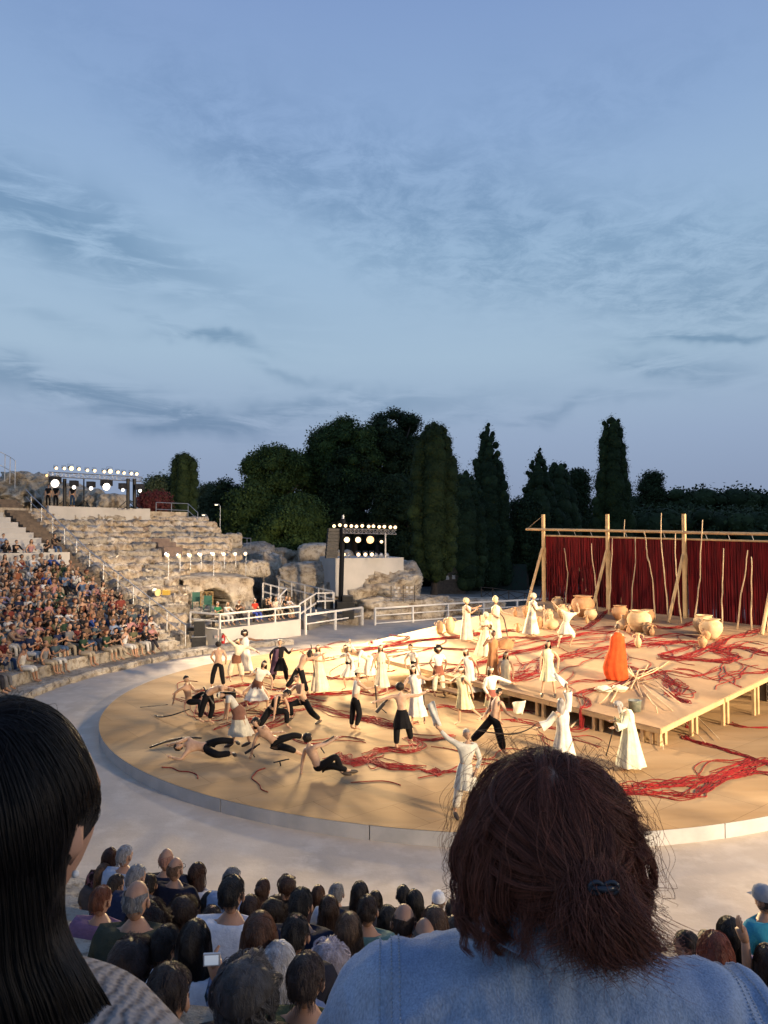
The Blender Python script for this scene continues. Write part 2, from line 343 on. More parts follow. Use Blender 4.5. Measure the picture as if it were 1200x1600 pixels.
# ------------------------------------------------------------ bare stone terraces
def rough_box(seed, nx=7, ny=4, nz=4, amp=.10):
    """unit block with worn, chipped surfaces"""
    import bmesh
    vs, fs, idx = [], [], {}
    def vid(i, j, k):
        if (i, j, k) not in idx:
            idx[(i, j, k)] = len(vs); vs.append((i/nx-.5, j/ny-.5, k/nz-.5))
        return idx[(i, j, k)]
    for i in range(nx):
        for j in range(ny): fs += [(vid(i, j, 0), vid(i, j+1, 0), vid(i+1, j+1, 0), vid(i+1, j, 0)), (vid(i, j, nz), vid(i+1, j, nz), vid(i+1, j+1, nz), vid(i, j+1, nz))]
        for k in range(nz): fs += [(vid(i, 0, k), vid(i+1, 0, k), vid(i+1, 0, k+1), vid(i, 0, k+1)), (vid(i, ny, k), vid(i, ny, k+1), vid(i+1, ny, k+1), vid(i+1, ny, k))]
    for j in range(ny):
        for k in range(nz): fs += [(vid(0, j, k), vid(0, j, k+1), vid(0, j+1, k+1), vid(0, j+1, k)), (vid(nx, j, k), vid(nx, j+1, k), vid(nx, j+1, k+1), vid(nx, j, k+1))]
    P = np.array(vs); d = fbm(P*np.array([3, 1.5, 1.2]), 1.6, 4, seed); d2 = fbm(P*np.array([3, 1.5, 1.2]), 1.6, 4, seed+9); d3 = fbm(P*np.array([6, 2, 2]), 2.4, 3, seed+19)
    n = P/np.maximum(np.linalg.norm(P, axis=1, keepdims=True), .01)
    P = P*(1-.05*(np.abs(P) > .45).sum(1, keepdims=True)**2*.35)
    P[:, 2] += amp*1.3*d*(P[:, 2] > 0)+amp*.5*d3*(P[:, 2] > .3); P[:, 1] += amp*1.6*d2+amp*.9*d3; P[:, 0] += amp*.35*d3
    return P, fs
BLOCKS = []
for s in range(12):
    P, fs = rough_box(s, 14, 5, 7, .13); me = bpy.data.meshes.new('stone'); me.from_pydata(P.tolist(), [], fs); me.materials.append(STONE if s % 3 else STONE2)
    me.polygons.foreach_set('use_smooth', np.ones(len(me.polygons), dtype=bool)); BLOCKS.append(me)
def stone(c, sz, rz, parent, name='stone', me=None):
    o = bpy.data.objects.new(name, me or random.choice(BLOCKS)); COL.objects.link(o); par(o, parent)
    o.location = c; o.scale = sz; o.rotation_euler = (0, 0, rz); return o
def terrz(r): return .35+.385*(r-17.4)+(0 if r < 30 else -.012*(r-30)**1.5)
rt = thing('ruined_terraces', pol(28, 128), 'bare weathered limestone terraces of the ancient stand beside the stair', 'ruin')
random.seed(11)
TIERS = []
r = 18.3; k = 0
while r < 37.2:
    d = random.choice((.95, 1.15, 1.35)); z = terrz(r+d*.5); TIERS.append((r, d, z))
    aend = 119.2+2.0*random.random()-1.0+ (0 if r > 21 else (21-r)*2.6)+(0 if r < 32 else (r-32)*.25)
    if r < 26.6:
        while (600+FPX*pol(r, aend).x/pol(r, aend).y) > 297: aend += .3
    a = 139.6
    while a > aend:
        w = random.uniform(1.1, 3.4)
        if r < 26.6: w = min(w, max(.5, radians(a-aend)*(r+d/2)))
        da = math.degrees(w/(r+d/2)); h = 1.15
        stone(pol(r+d/2+random.uniform(-.10, .10), a-da/2, z-h/2+random.uniform(-.07, .05)), (w*1.07, d*1.35, h), radians(a-da/2)+pi/2+random.uniform(-.05, .05), rt)
        a -= da
    r += d; k += 1
# solid core below the terraces so nothing shows through
for (r, d, z) in TIERS: tag(arc_strip(r+.1, r+d+.4, -.02, z-.55, 120.5 if r > 26.6 else 134, 139.8, 12).build('rubble_core', STONE2, rt))
# purple brown steps let into the terraces
sw = thing('timber_steps', pol(32, 130.5), 'short flight of brown wooden steps set into the bare upper terraces', 'stair')
for k in range(5):
    p = at((262, 253, 243.5, 234.5, 226)[k], (855, 848, 842, 834, 824)[k], 49.6+1.05*k); MB().box(p+V((0, .4, -.32)), (1.25, 1.5, .7), radians(36)).build('step', DARKW if False else mat('brown_step', (.20, .145, .12), (.13, .095, .08), 4, .8, .2, 10, world=True), sw)
# long white wall above the terraces
tw = thing('white_retaining_wall', pol(36, 132), 'long low white wall above the terraces below the light rig', 'wall')
arc_strip(36.4, 36.7, 6.9, 8.25, 125.8, 137.6, 14).build('wall_face', WALLW, tw)
tag(arc_strip(36.7, 45, 6.5, 8.05, 121, 190, 24).build('upper_ground', ROCK), kind='structure')
tag(arc_strip(45, 70, 3.0, 7.9, 121, 190, 24).build('hill_ground', EARTH_SHADE), kind='structure')
# ------------------------------------------------------------ boulders and rock masses
def boulder(name, c, s, label, seed, amp=.35, sub=4, m=None, rz=0, cat='rock', box=.0, freq=1.3):
    v, f = ICO[sub]; v = v.copy()
    if box: v = np.sign(v)*np.abs(v)**(1-box)
    n = v/np.linalg.norm(v, axis=1, keepdims=True)
    d = fbm(v+seed*3.1, freq, 5, seed); d2 = np.abs(fbm(v*np.array([1, 1, 2.2]), 3.0, 4, seed+5)); P = v+n*(amp*d-.16*d2)[:, None]
    P = P*np.array(s); cr_, sr_ = cos(rz), sin(rz); P = np.c_[P[:, 0]*cr_-P[:, 1]*sr_, P[:, 0]*sr_+P[:, 1]*cr_, P[:, 2]]
    base = V((c[0], c[1], c[2]-s[2]*.8)); o = mesh_obj(name, P+np.array(c), f, m or ROCK, loc=base); return tag(o, label, cat)
def rock_px(x0, x1, y0, y1, D, depth, label, seed, **k):
    """rock spanning a pixel box at distance D"""
    a, b = at(x0, y0, D), at(x1, y1, D); c = (a+b)/2
    return boulder('boulder', (c.x, c.y+depth*.5, c.z), (abs(b.x-a.x)/2*1.02, depth*.6, abs(a.z-b.z)/2*1.02), label, seed, **k)
rock_px(544, 660, 893, 965, 55, 5, 'large cracked limestone outcrop below the white box at the centre', 1, amp=.30, box=.35, sub=5, freq=1.8)
rock_px(612, 660, 878, 940, 57.5, 4, 'rounded rock mass at the right end of the white box', 2, box=.3, amp=.2)
rock_px(462, 525, 849, 888, 66, 4, 'pale squared rock behind the speaker tower', 3, box=.55, amp=.15)
rock_px(505, 550, 858, 900, 65, 3, 'rock peeping out behind the mast above the white box', 4, box=.3)
rock_px(428, 548, 880, 985, 58.5, 4, 'long cut rock wall behind the white ramp railings', 5, box=.6, amp=.14, sub=5, freq=2.2)
rock_px(405, 440, 866, 960, 62, 4, 'stepped rock at the right foot of the terraces', 6, box=.55, amp=.2)
rock_px(352, 425, 850, 940, 68, 5, 'grey rock wall rising behind the terrace edge', 7, box=.6, amp=.15, m=STONE2)
rock_px(402, 462, 858, 890, 70, 4, 'grey ledge of rock under the dark pines', 8, box=.45, amp=.3)
rock_px(560, 712, 934, 985, 53.5, 3.0, 'low rock shelf behind the white fence', 9, box=.55, amp=.2, sub=5, freq=2.4)
rock_px(640, 790, 936, 962, 56.5, 3, 'flat rock shelf at the foot of the cypress', 10, box=.5, amp=.2)
rock_px(500, 556, 905, 975, 56.5, 3, 'rough rock behind the black mast', 11, box=.4, amp=.3)
rock_px(-30, 66, 736, 800, 62, 6, 'rough rock ridge at the top left behind the timber benches', 12, box=.35, amp=.3, sub=5, freq=2.5)
rock_px(60, 116, 752, 800, 60, 5, 'rock hump left of the light rig', 13, box=.3, amp=.3)
rock_px(126, 152, 764, 800, 58.5, 3, 'rounded boulder behind the middle of the light rig', 14, amp=.3)
rock_px(145, 186, 770, 800, 57.5, 3, 'pale boulder standing under the right of the light rig', 15, amp=.25, box=.2)
rock_px(296, 345, 975, 1010, 41.0, 1.6, 'low rock at the end of the white terrace wall', 16, box=.4, amp=.3)
# rock face with the dark arched cave above the honour bench
def cave_face():
    A, B = at(292, 968, 44.5), at(414, 962, 47.5); nx, nz = 44, 22; vs = []; H = 2.75
    d = (B-A); dn = V((-d.y, d.x, 0)).normalized()
    if dn.y < 0: dn = -dn
    L_ = V((d.x, d.y, 0)).length; u0 = L_*.37; rw = 1.25; rh = 1.75
    for k in range(nz+1):
        for i in range(nx+1):
            u = L_*i/nx; z = H*k/nz; p = V((A.x+d.x*i/nx, A.y+d.y*i/nx, .95+z*(1-.10*abs(i/nx-.4))))
            q = sqrt(((u-u0)/rw)**2+((z)/rh)**2)
            push = 6.5 if q < .93 else (6.5*(1.05-q)/.12 if q < 1.05 else 0)
            nn = noise.fractal(p*.9, 1, 2, 5)*.32
            ed = (max(0, i/nx-.86)/.14)**2*1.8
            lean = .55*z
            if k >= nz-1: lean = .55*H*.5*2+(k-nz+2)*2.6
            vs.append(p+dn*(push+nn+ed+lean*(0 if push > 1 else 1)*.5)+V((0, 0, nn*.3)))
    fs = [(k*(nx+1)+i, k*(nx+1)+i+1, (k+1)*(nx+1)+i+1, (k+1)*(nx+1)+i) for k in range(nz) for i in range(nx)]
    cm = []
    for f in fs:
        k_, i_ = f[0]//(nx+1), f[0]%(nx+1); cm.append(1 if sqrt(((L_*(i_+.5)/nx-u0)/rw)**2+((H*(k_+.5)/nz)/rh)**2) < 1.0 else 0)  # recessed faces take the dark earth colour: the cave's inner shade is painted on
    o = mesh_obj('cave_rock', vs, fs, [ROCK, EARTH_SHADE], loc=A, mi=cm); tag(o, 'rock face with a dark arched cave behind the green chairs', 'rock'); return A, d, dn, u0, L_
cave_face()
# ------------------------------------------------------------ white terrace for the honour bench, white timber railings
W0, W1, W2 = on(345, 1012, 0), on(470, 993, 0), on(566, 977, 0)
def nrm(a, b):
    d = (b-a).normalized(); n = V((-d.y, d.x, 0)); return n if n.y > 0 else -n
n01 = nrm(W0, W1)
tr = thing('bench_terrace', W0, 'low white terrace wall carrying the bench of seated guests', 'terrace')
MB().beam(W0+V((0, 0, .5))+n01*.08, W1+V((0, 0, .5))+n01*.08, .16, 1.0).build('wall_face', WALLW, tr)
Wl = W0+n01*3.4+V((-.4, 0, 0)); MB().beam(W0+V((0, 0, .5))+n01*.17, Wl+V((0, 0, .5)), .16, .99).build('wall_face', WALLW, tr)
MB().add([W0+V((0, 0, .97)), W1+V((0, 0, .97)), W1+n01*5.5+V((0, 0, .97)), W0+n01*5.5+V((-2.5, 0, .97))], [(0, 1, 2, 3)]).build('terrace_floor', PATH, tr)
def fence(name, pts, hs, label, m=WHT, post=.085, rail=.075, z0=None, cat='railing', posts_per=None, top=.10):
    """pts: ground points; hs: (post height, rail heights...)"""
    f = thing(name, pts[0], label, cat)
    for a, b in zip(pts[:-1], pts[1:]):
        n = max(1, round((b-a).length/(posts_per or 2.0)))
        for i in range(n+(1 if b is pts[-1] else 0)):
            p = a.lerp(b, i/n); MB().box(p+V((0, 0, hs[0]/2)), (post, post, hs[0]), atan2(b.y-a.y, b.x-a.x)).build('post', m, f)
        for h in hs[1:]:
            MB().beam(a+V((0, 0, h)), b+V((0, 0, h)), .045, rail if h != hs[1] else top).build('top_rail' if h == hs[1] else 'rail', m, f)
    return f
z1 = V((0, 0, 1.0))
fence('bench_railing', [W0+n01*2.2+z1+V((-.3, 0, 0)), W0+n01*.10+z1, W1+n01*.10+z1], (.80, .80, .42), 'white timber railing along the top of the bench terrace', posts_per=2.2)
fence('white_fence', [W1+V((.25, .3, 0)), W2], (1.22, 1.22, .66), 'short white timber fence standing in front of the black subwoofers', post=.13, posts_per=2.9, top=.13)
F0, F1, F2 = on(586, 977, 0), on(700, 968, 0), on(905, 955, 0)
fence('white_fence', [F0, F1, F2], (1.15, 1.15, .66, .12), 'long white timber fence behind the two clay jars and the robed figures', post=.12, posts_per=2.9, top=.12)
# ramp and its railings
R0, R1_, R2_ = at(410, 926, 53), at(448, 921, 51.5), at(487, 960, 46.5)
ramp = thing('access_ramp', R0, 'pale grey access ramp descending between white railings', 'ramp')
q = [at(412, 942, 54), at(440, 948, 50), at(482, 976, 47), at(520, 960, 52)]
MB().add([p for p in q]+[V((p.x, p.y, p.z-1.0)) for p in q], [(0, 1, 2, 3), (4, 7, 6, 5), (0, 4, 5, 1), (1, 5, 6, 2), (2, 6, 7, 3), (3, 7, 4, 0)]).build('ramp_floor', PATH, ramp)
def frail(label, pa, pb, Da, Db, h, n):
    a, b = at(*pa, Da), at(*pb, Db); f = thing('ramp_railing', a, label, 'railing')
    for i in range(n+1):
        p = a.lerp(b, i/n); MB().box(p+V((0, 0, -h/2)), (.09, .09, h)).build('post', WHT, f)
    for k in (0, .5): MB().beam(a-V((0, 0, k*h)), b-V((0, 0, k*h)), .05, .10).build('rail', WHT, f)
frail('upper white railing along the back of the ramp', (436, 905), (520, 924), 58, 54, 1.15, 4)
frail('white railing at the left foot of the ruin, beside the last guests', (411, 911), (448, 921), 50, 49, 1.15, 3)
frail('steep white railing climbing behind the last seated guests', (428, 941), (448, 920), 46, 49, 1.1, 2)
frail('white railing sloping down the near side of the ramp', (468, 944), (494, 927), 47, 49.5, 1.3, 3)
frail('white railing along the ramp landing beside the black mast', (494, 927), (522, 926), 49.5, 50.5, 1.1, 2)
# rails on the ridge of the ruin
def srail(label, pts, h, name='steel_railing', mids=(1, .5), m=STEEL):
    P = [at(x, y, D) for x, y, D in pts]; f = thing(name, P[0], label, 'railing')
    for p in P: MB().tube([p-V((0, 0, h)), p], .03, 5).build('post', m, f)
    for k in mids: MB().tube([p-V((0, 0, h*(1-k))) for p in P], .028, 5).build('handrail', m, f)
srail('steel railing around the top landing at the end of the white wall', [(244, 785, 58), (268, 786, 58), (294, 787, 58), (309, 801, 57)], 1.1)
srail('long steel handrail descending the right edge of the ruin', [(309, 822, 57), (328, 838, 56), (346, 851, 55), (366, 866, 54), (384, 880, 53)], .75, mids=(1,))
srail('thin dark cable railing below the ridge handrail', [(313, 836, 55), (335, 852, 54), (358, 868, 53), (378, 884, 52)], .35, mids=(1,))
srail('steel guard railing beside the path under the pines', [(344, 833, 66), (352, 836, 66), (362, 839, 66), (370, 840, 66), (378, 840, 66), (386, 841, 66), (392, 841, 66)], 1.0)
srail('white stair railing at the top left corner of the stand', [(-2, 705, 57), (8, 710, 57), (16, 714, 56.5), (24, 720, 56)], 2.1, m=WHT)
# street lamps among the pines
def street(px, py, yb, D, label):
    a, b = at(px, yb, D), at(px, py, D); t = thing('street_lamp', a, label, 'lamp')
    MB().tube([a, b+V((0, 0, .1)), b+V((-.15, 0, .25))], .035, 6).build('pole', STEEL, t)
    MB().box(b+V((-.35, 0, .26)), (.42, .2, .08)).build('lamp_head', STEEL, t); MB().box(b+V((-.38, -.02, .19)), (.26, .15, .05)).build('lens', STREET, t)
street(344, 792, 838, 72, 'slim street lamp glowing above the ridge path')
street(324, 808, 826, 72, 'smaller street lamp just left of the glowing one')
# wooden ranch fence and dark sheds under the trees
rf = [at(752, 917, 66), at(770, 918, 65), at(795, 922, 63.5), at(820, 926, 62), at(848, 932, 60)]
rfo = thing('rustic_fence', rf[0], 'rustic pole fence with crossed rails under the trees', 'fence')
DKT = mat('dark_rustic_wood', (.10, .08, .06), (.06, .05, .04), 4, .85)
for p in rf: MB().tube([p-V((0, 0, 1.1)), p], .05, 5).build('post', DKT, rfo)
for a, b in zip(rf[:-1], rf[1:]):
    MB().tube([a-V((0, 0, .05)), b-V((0, 0, .05))], .04, 5).build('rail', DKT, rfo); MB().tube([a-V((0, 0, .2)), b-V((0, 0, .95))], .03, 5).build('cross_rail', DKT, rfo); MB().tube([a-V((0, 0, .95)), b-V((0, 0, .2))], .03, 5).build('cross_rail', DKT, rfo)
p = at(757, 905, 84); MB_ = MB().box(p, (9.0, 4, 3.6)); tag(MB_.build('shed_body', mat('dark_green_shed', (.012, .035, .022), (.02, .02, .018), 2, .7, world=True), loc=p), 'low dark green shed under the trees behind the curtain poles', 'shed')
p = at(702, 903, 78); sh = thing('kiosk', p, 'small dark kiosk with pale notices beside the cypress trunk', 'kiosk')
MB().box(p, (3.2, 2.4, 3.8)).build('cabin', DKT, sh)
for dx, dz_ in ((-.3, .1), (.35, .15)): MB().box(p+V((dx, -1.24, dz_)), (.34, .03, .42)).build('notice', WALLW, sh)
pth = tag(MB().add([on(640, 948, .02)+V((0, 8, 0)), on(860, 942, .02)+V((0, 2, 0)), V((26, 88, .05)), V((2, 88, .05))], [(0, 1, 2, 3)]).build('park_path', PATH), kind='structure')
# ------------------------------------------------------------ light rigs
def can(parent, p, aim, rad, lens, body=BLK, name='lamp', ln=None):
    """lantern: body tube, yoke and lens as one fixture of the rig"""
    d = (V(aim)-V(p)).normalized(); ln = ln or rad*2.6; p = V(p)
    o = MB().tube([p-d*ln, p-d*ln*.75, p-d*ln*.3, p-d*.01], [rad*.55, rad*.9, rad*1.0, rad*1.12], 10).build(name, body, parent, smooth=False)
    x = d.cross(V((0, 0, 1))).normalized(); l = MB().tube([p, p+d*.012], [rad, rad*.9], 12).build('lens', lens, o, smooth=False)
    MB().tube([p-d*ln*.5-x*rad*1.2, p-d*ln*.5-x*rad*1.2+V((0, 0, rad*1.6)), p-d*ln*.5+x*rad*1.2+V((0, 0, rad*1.6)), p-d*ln*.5+x*rad*1.2], .012, 4).build('yoke', body, o)
    return o
def truss(parent, a, b, w=.32, n=14, m=TRUSS, r=.022):
    a, b = V(a), V(b); d = (b-a).normalized(); x = d.cross(V((0, 0, 1))).normalized()*w/2; z = V((0, 0, w/2)); mb = MB()
    C4 = [x+z, x-z, -x-z, -x+z]
    for c in C4: mb.tube([a+c, b+c], r, 5)
    for i in range(n):
        p, q = a.lerp(b, i/n), a.lerp(b, (i+1)/n)
        for j in range(4):
            c, e = C4[j], C4[(j+1) % 4]; mb.tube([p+c, q+e] if i % 2 else [p+e, q+c], r*.6, 4)
            mb.tube([p+c, p+e], r*.6, 4)
    return mb.build('truss', m, parent)
def spot(parent, p, aim, e, col, size, blend=1.0, rad=1.1):
    l = bpy.data.lights.new('stage_light', 'SPOT'); l.energy = e; l.color = col; l.spot_size = radians(size); l.spot_blend = blend; l.shadow_soft_size = rad
    o = bpy.data.objects.new('stage_light', l); COL.objects.link(o); o.location = p
    o.rotation_euler = (V(aim)-V(p)).to_track_quat('-Z', 'Y').to_euler(); par(o, parent); return o
AIM = V((2, 27, 1))
LFL = (1, .76, .52)
LW, LA, LC = (1, .73, .36), (1, .62, .30), (1, .77, .50)
# left rig on the upper terrace
lr = thing('light_rig', at(130, 792, 54), 'wide light rig with glowing lamps standing above the white wall at the left', 'light rig')
ta, tb = at(76, 741, 53.5), at(222, 749, 54.5); truss(lr, ta, tb, .34, 22)
for x, y in ((88, 731.6), (100.6, 732), (111.6, 732), (123.6, 733), (136.6, 735), (148, 735.6), (163, 737), (172.4, 736.4), (184.4, 738), (194, 739.2), (205.4, 740), (213.6, 740.6)):
    can(lr, at(x, y, 53.2), AIM, .12 if x not in (111.6, 172.4) else .17, LAMPW)
for x, y, r_ in ((86, 755.4, .30), (115.6, 761.4, .14), (142.2, 763, .14), (166.4, 760.6, .27), (192, 765.6, .12), (218.8, 766.8, .12)): 
    can(lr, at(x, y, 53.0), AIM, r_, LAMPC, ln=.55)
    MB().box(at(x, y-6, 53.4), (.75 if r_ > .2 else .5, .5, .42)).build('lamp_housing', BLK, lr)
can(lr, at(73, 743, 53), AIM, .09, LAMPO)
for x in (101, 131, 200, 210):
    a, b = at(x, 795, 54), at(x, 748, 54); MB().tube([a, b], .05 if x == 131 else .13, 6).build('mast', BLKM, lr)
    for dx in (-.7, .7): MB().tube([a.lerp(b, .3), a+V((dx, -.3, 0))], .03, 5).build('tripod_leg', BLKM, lr)
for i, (x, e, aim, s_) in enumerate(((86, 2.0, (3, 30, 0), 34), (166, 2.0, (1, 25, 0), 34), (120, 1.0, (8, 33, 1.5), 38))):
    spot(lr, at(x, 752, 52.4), aim, e*46000, LC, s_)
# centre rig
cr_ = thing('light_rig', at(533, 950, 50.5), 'black mast with a glowing lamp truss rising in front of the centre rocks', 'light rig')
m0, m1 = at(532, 951, 50.5), at(536, 805, 50.5)
MB().tube([m0, m0.lerp(m1, .96)], .17, 4).build('mast', BLKM, cr_); MB().tube([m0.lerp(m1, .96), m1], .08, 6).build('mast_top', STEEL, cr_)
ta, tb = at(536, 829.5, 50.2), at(619, 831.5, 50.8); truss(cr_, ta, tb, .30, 14)
for x, y in ((522, 822), (531, 820.5), (540, 821.5), (549, 822), (557, 822.5), (566, 821.7), (576, 822.7), (583.5, 822.3), (592.5, 823.3), (600.5, 823), (610, 823.7), (617.5, 824)): can(cr_, at(x, y, 50.3), AIM, .115, LAMPW)
for x, y, r_, l_ in ((542, 843.5, .20, LAMPW), (559.5, 843.5, .20, LAMPW), (578.5, 843.5, .26, LAMPO), (596, 846.5, .11, LAMPW)): can(cr_, at(x, y, 50.2), AIM, r_, l_)
MB().tube([at(602, 872, 52), at(602, 833, 52)], .07, 6).build('support_post', TRUSS, cr_)
for k in range(9): MB().box(at(521.5-k*.5, 828+k*5.2, 50.8), (.82, .6, .215), .25).build('speaker_cabinet', BLK, cr_)
for i, (x, y, e, aim, s_, c_) in enumerate(((559, 840, 1.6, (2, 30, 0), 46, LW), (579, 840, 1.8, (5, 31, 1), 42, LA), (600, 824, 1.7, (-2, 30, 0), 44, LW), (540, 822, 1.3, (4, 26, 0), 40, LW))):
    spot(cr_, at(x, y, 49.9), aim, e*31000, c_, s_)
# white equipment box with floodlights on its roof
wb = thing('equipment_box', at(560, 918, 55), 'plain white box with small floodlights on its roof above the centre rocks', 'box')
P0, P1, P2 = at(500, 920, 60), at(525, 925, 54.5), at(630, 922, 56.5); zt, zb = 4.45, 1.6
for p in (P0, P1, P2): p.z = zb
P3 = P0+(P2-P1); up = V((0, 0, zt-zb))
for a, b in ((P0, P1), (P1, P2), (P2, P3)): MB().beam(a+up/2, b+up/2, .08, zt-zb).build('wall_panel', WALLW, wb)
MB().add([P0+up, P1+up, P2+up, P3+up], [(0, 1, 2, 3)]).build('roof', WALLW, wb)
for x, on_ in ((537, 1), (548, 0), (560, 1), (571, 1), (581, 1), (590, 0), (598, 0), (607, 0)): can(wb, at(x, 866.5, 55.2), AIM if on_ else V((30, 60, 20)), .14, LAMPW if on_ else STEEL, body=STEEL)
# subwoofers beside the mast
for i, (x0, y0, x1, y1, D, lb) in enumerate(((503, 938, 527, 952, 50.8, 'wide black subwoofer left of the mast foot'), (527, 941, 554, 953, 49.6, 'black subwoofer in front of the mast foot'), (535, 931.5, 551, 940.6, 49.8, 'small black speaker stacked on the front subwoofer'), (535, 955, 553, 968, 48.5, 'black case standing behind the short white fence'))):
    a, b = at(x0, y0, D), at(x1, y1, D); c = (a+b)/2; t = thing('subwoofer', V((c.x, c.y+.4, b.z)), lb, 'speaker')
    MB().box(c+V((0, .45, 0)), (b.x-a.x, .9, a.z-b.z)).build('cabinet', BLK, t); MB().box(c+V((0, -.012, 0)), ((b.x-a.x)*.9, .03, (a.z-b.z)*.82)).build('grille', mat('speaker_grille', (.03, .03, .03), (.012, .012, .012), 40, .7), t)
# base under the mast and stacks
tag(MB().add([at(470, 960, 52), at(560, 958, 49.5), at(566, 950, 54), at(470, 948, 56)]+[V((p.x, p.y, 0)) for p in (at(470, 960, 52), at(560, 958, 49.5), at(566, 950, 54), at(470, 948, 56))], [(0, 1, 2, 3), (0, 4, 5, 1), (1, 5, 6, 2), (3, 0, 4, 7)]).build('rock_ground', ROCK), kind='structure')
# lamps on stands on the ruin
for i, (x, y, b) in enumerate(((262, 867.6, 902), (280, 869, 0), (296.5, 868, 0), (313, 867, 0), (333, 865.8, 895), (349.5, 865.8, 0), (367.4, 865.6, 0), (383.4, 865.3, 882))):
    p = at(x, y, 43.5+i*.75); names = ['leftmost lamp of the row on the bare terraces', 'second, yellowish lamp from the left in the terrace row', 'third lamp from the left in the terrace row', 'fourth lamp from the left in the terrace row', 'fourth lamp from the right in the terrace row', 'third lamp from the right in the terrace row', 'second lamp from the right in the terrace row', 'rightmost lamp of the row at the ruin edge']
    t = thing('floodlight', p, names[i], 'lamp', 'row of lamps on the bare terraces')
    can(t, p, AIM, .115, LAMPW if i != 1 else LAMPO, body=STEEL); MB().tube([p+V((0, .2, -.1)), V((p.x, p.y+.2, p.z-(1.5 if b else .9)))], .02, 5).build('stand', STEEL, t)
p = at(247, 926, 42); t = thing('followspot', p, 'black and yellow spotlight clamped to the stair railing', 'lamp'); can(t, p, AIM, .22, mat('pale_lens', (.8, .6, .3), None, 1, .2), ln=.5); MB().box(p+V((.45, .1, 0)), (.38, .3, .28)).build('flap', mat('yellow_case', (.55, .36, .06), None, 1, .5), t)
# right rig, the twin of the left one, out of the frame
for (cx_, cy_, h_, lb_, ti) in ((24, -2.6, 11.0, 'wide light rig on the near right side of the theatre, outside the frame', 0), (29.5, 17.3, 7.6, 'mast light rig at the right of the orchestra, outside the frame', 1)):
    rg = thing('light_rig', (cx_, cy_, 0), lb_, 'light rig'); dx, dy = (.30, .95) if ti == 0 else (-.1, .99)
    truss(rg, (cx_-3*dx, cy_-3*dy, h_), (cx_+3*dx, cy_+3*dy, h_), .34, 14)
    for i in range(9): can(rg, V((cx_+(i-4)*.65*dx, cy_+(i-4)*.65*dy, h_+.42)), AIM, .155, LAMPW)
    for q in (-2, 2): MB().tube([(cx_+q*dx, cy_+q*dy, 0), (cx_+q*dx, cy_+q*dy, h_-.1)], .12, 6).build('mast', BLKM, rg)
    for ex, ey, ez, e, sz, c_ in (((5, 28, 0, 6.4, 46, LC), (-11, 48, 4, 7.5, 34, LFL), (-14, 36, 2, .45, 50, LFL), (-1, 13, 0, 1.0, 75, LFL), (-4, 22, 0, 1.8, 40, LC)) if ti == 0 else ((4, 30, 1, 1.6, 60, LW), (-9, 46, 3, 3.0, 50, LFL), (-2, 56, 2, 3.4, 50, LFL))):
        spot(rg, (cx_-.2, cy_, h_-.3), (ex, ey, ez), e*12000, c_, sz)
# loudspeaker beside the aisle, fire extinguisher
a, b = at(304, 970, 39.5), at(320, 994, 39.5); t = thing('loudspeaker', V((b.x, b.y, 0)), 'tall black loudspeaker on a wheeled case at the foot of the aisle', 'speaker')
MB().box((a+b)/2, (.58, .5, .84), .2).build('cabinet', BLK, t); MB().box((a+b)/2+V((.03, -.26, 0)), (.5, .03, .76), .2).build('grille', MATS['speaker_grille'], t)
c = at(311, 1001, 39.5); MB().box(c+V((.0, 0, -.05)), (.72, .55, .55), .2).build('case', BLK, t); MB().box(c+V((0, 0, .24)), (.78, .6, .035), .2).build('case_edge', STEEL, t)
p = W0.lerp(W1, .028)+V((0, -.12, .45))-n01*.02; t = thing('fire_extinguisher', p, 'red fire extinguisher hanging on the white terrace wall', 'fire extinguisher')
MB().lathe([(.0, -.26), (.085, -.25), (.095, -.2), (.095, .14), (.06, .22), (.03, .25), (.03, .3), (.0, .3)], p).build('cylinder', REDP, t, smooth=True); MB().box(p+V((0, -.05, .31)), (.12, .05, .05)).build('handle', BLK, t)
MB().tube([p+V((.03, -.02, .28)), p+V((.12, -.05, .2)), p+V((.11, -.04, -.05))], .014, 5).build('hose', BLK, t); MB().box(p+V((0, -.10, 0)), (.11, .012, .14)).build('label', WALLW, t)
t = tag(MB().box(p+V((-.34, .08, .12)), (.30, .012, .16)).build('sign_plate', WALLW, loc=p+V((-.34, .08, .12))), 'small white notice with red marks beside the fire extinguisher', 'sign')
mk = MB()
for k in range(3): mk.box(p+V((-.43+.08*k, .07, .14)), (.02, .006, .09)); mk.box(p+V((-.42+.08*k, .07, .18)), (.05, .006, .015))
mk.build('red_marks', REDP, t)
# green plastic chairs by the cave, a brown lattice gate
def plastic_chair(p, rz, label):
    t = thing('plastic_chair', p, label, 'chair', 'green plastic chairs by the cave'); ax = V((cos(rz), sin(rz), 0)); ay = V((-sin(rz), cos(rz), 0))
    MB().box(p+V((0, 0, .45)), (.46, .44, .04), rz).build('seat', GREENP, t); MB().box(p+ay*.22+V((0, 0, .72)), (.46, .04, .50), rz).build('backrest', GREENP, t)
    for a_ in (-1, 1):
        for b_ in (-1, 1): MB().tube([p+ax*.2*a_+ay*.19*b_, p+ax*.2*a_+ay*.19*b_+V((0, 0, .44))], .02, 5).build('leg', GREENP, t)
        MB().box(p+ax*.23*a_+V((0, 0, .65)), (.04, .42, .04), rz).build('armrest', GREENP, t)
plastic_chair(at(306, 951, 43.5), .2, 'green plastic chair on the left, next to the terrace edge'); plastic_chair(at(324, 957, 42.5), .1, 'green plastic chair on the right, beside the man in green')
tag(stone(at(306, 963, 43.4), (2.4, 2.2, 1.0), .2, rt), None)
g = thing('lattice_gate', at(320, 955, 44.4), 'brown wooden gate with crossed slats in front of the cave mouth', 'gate')
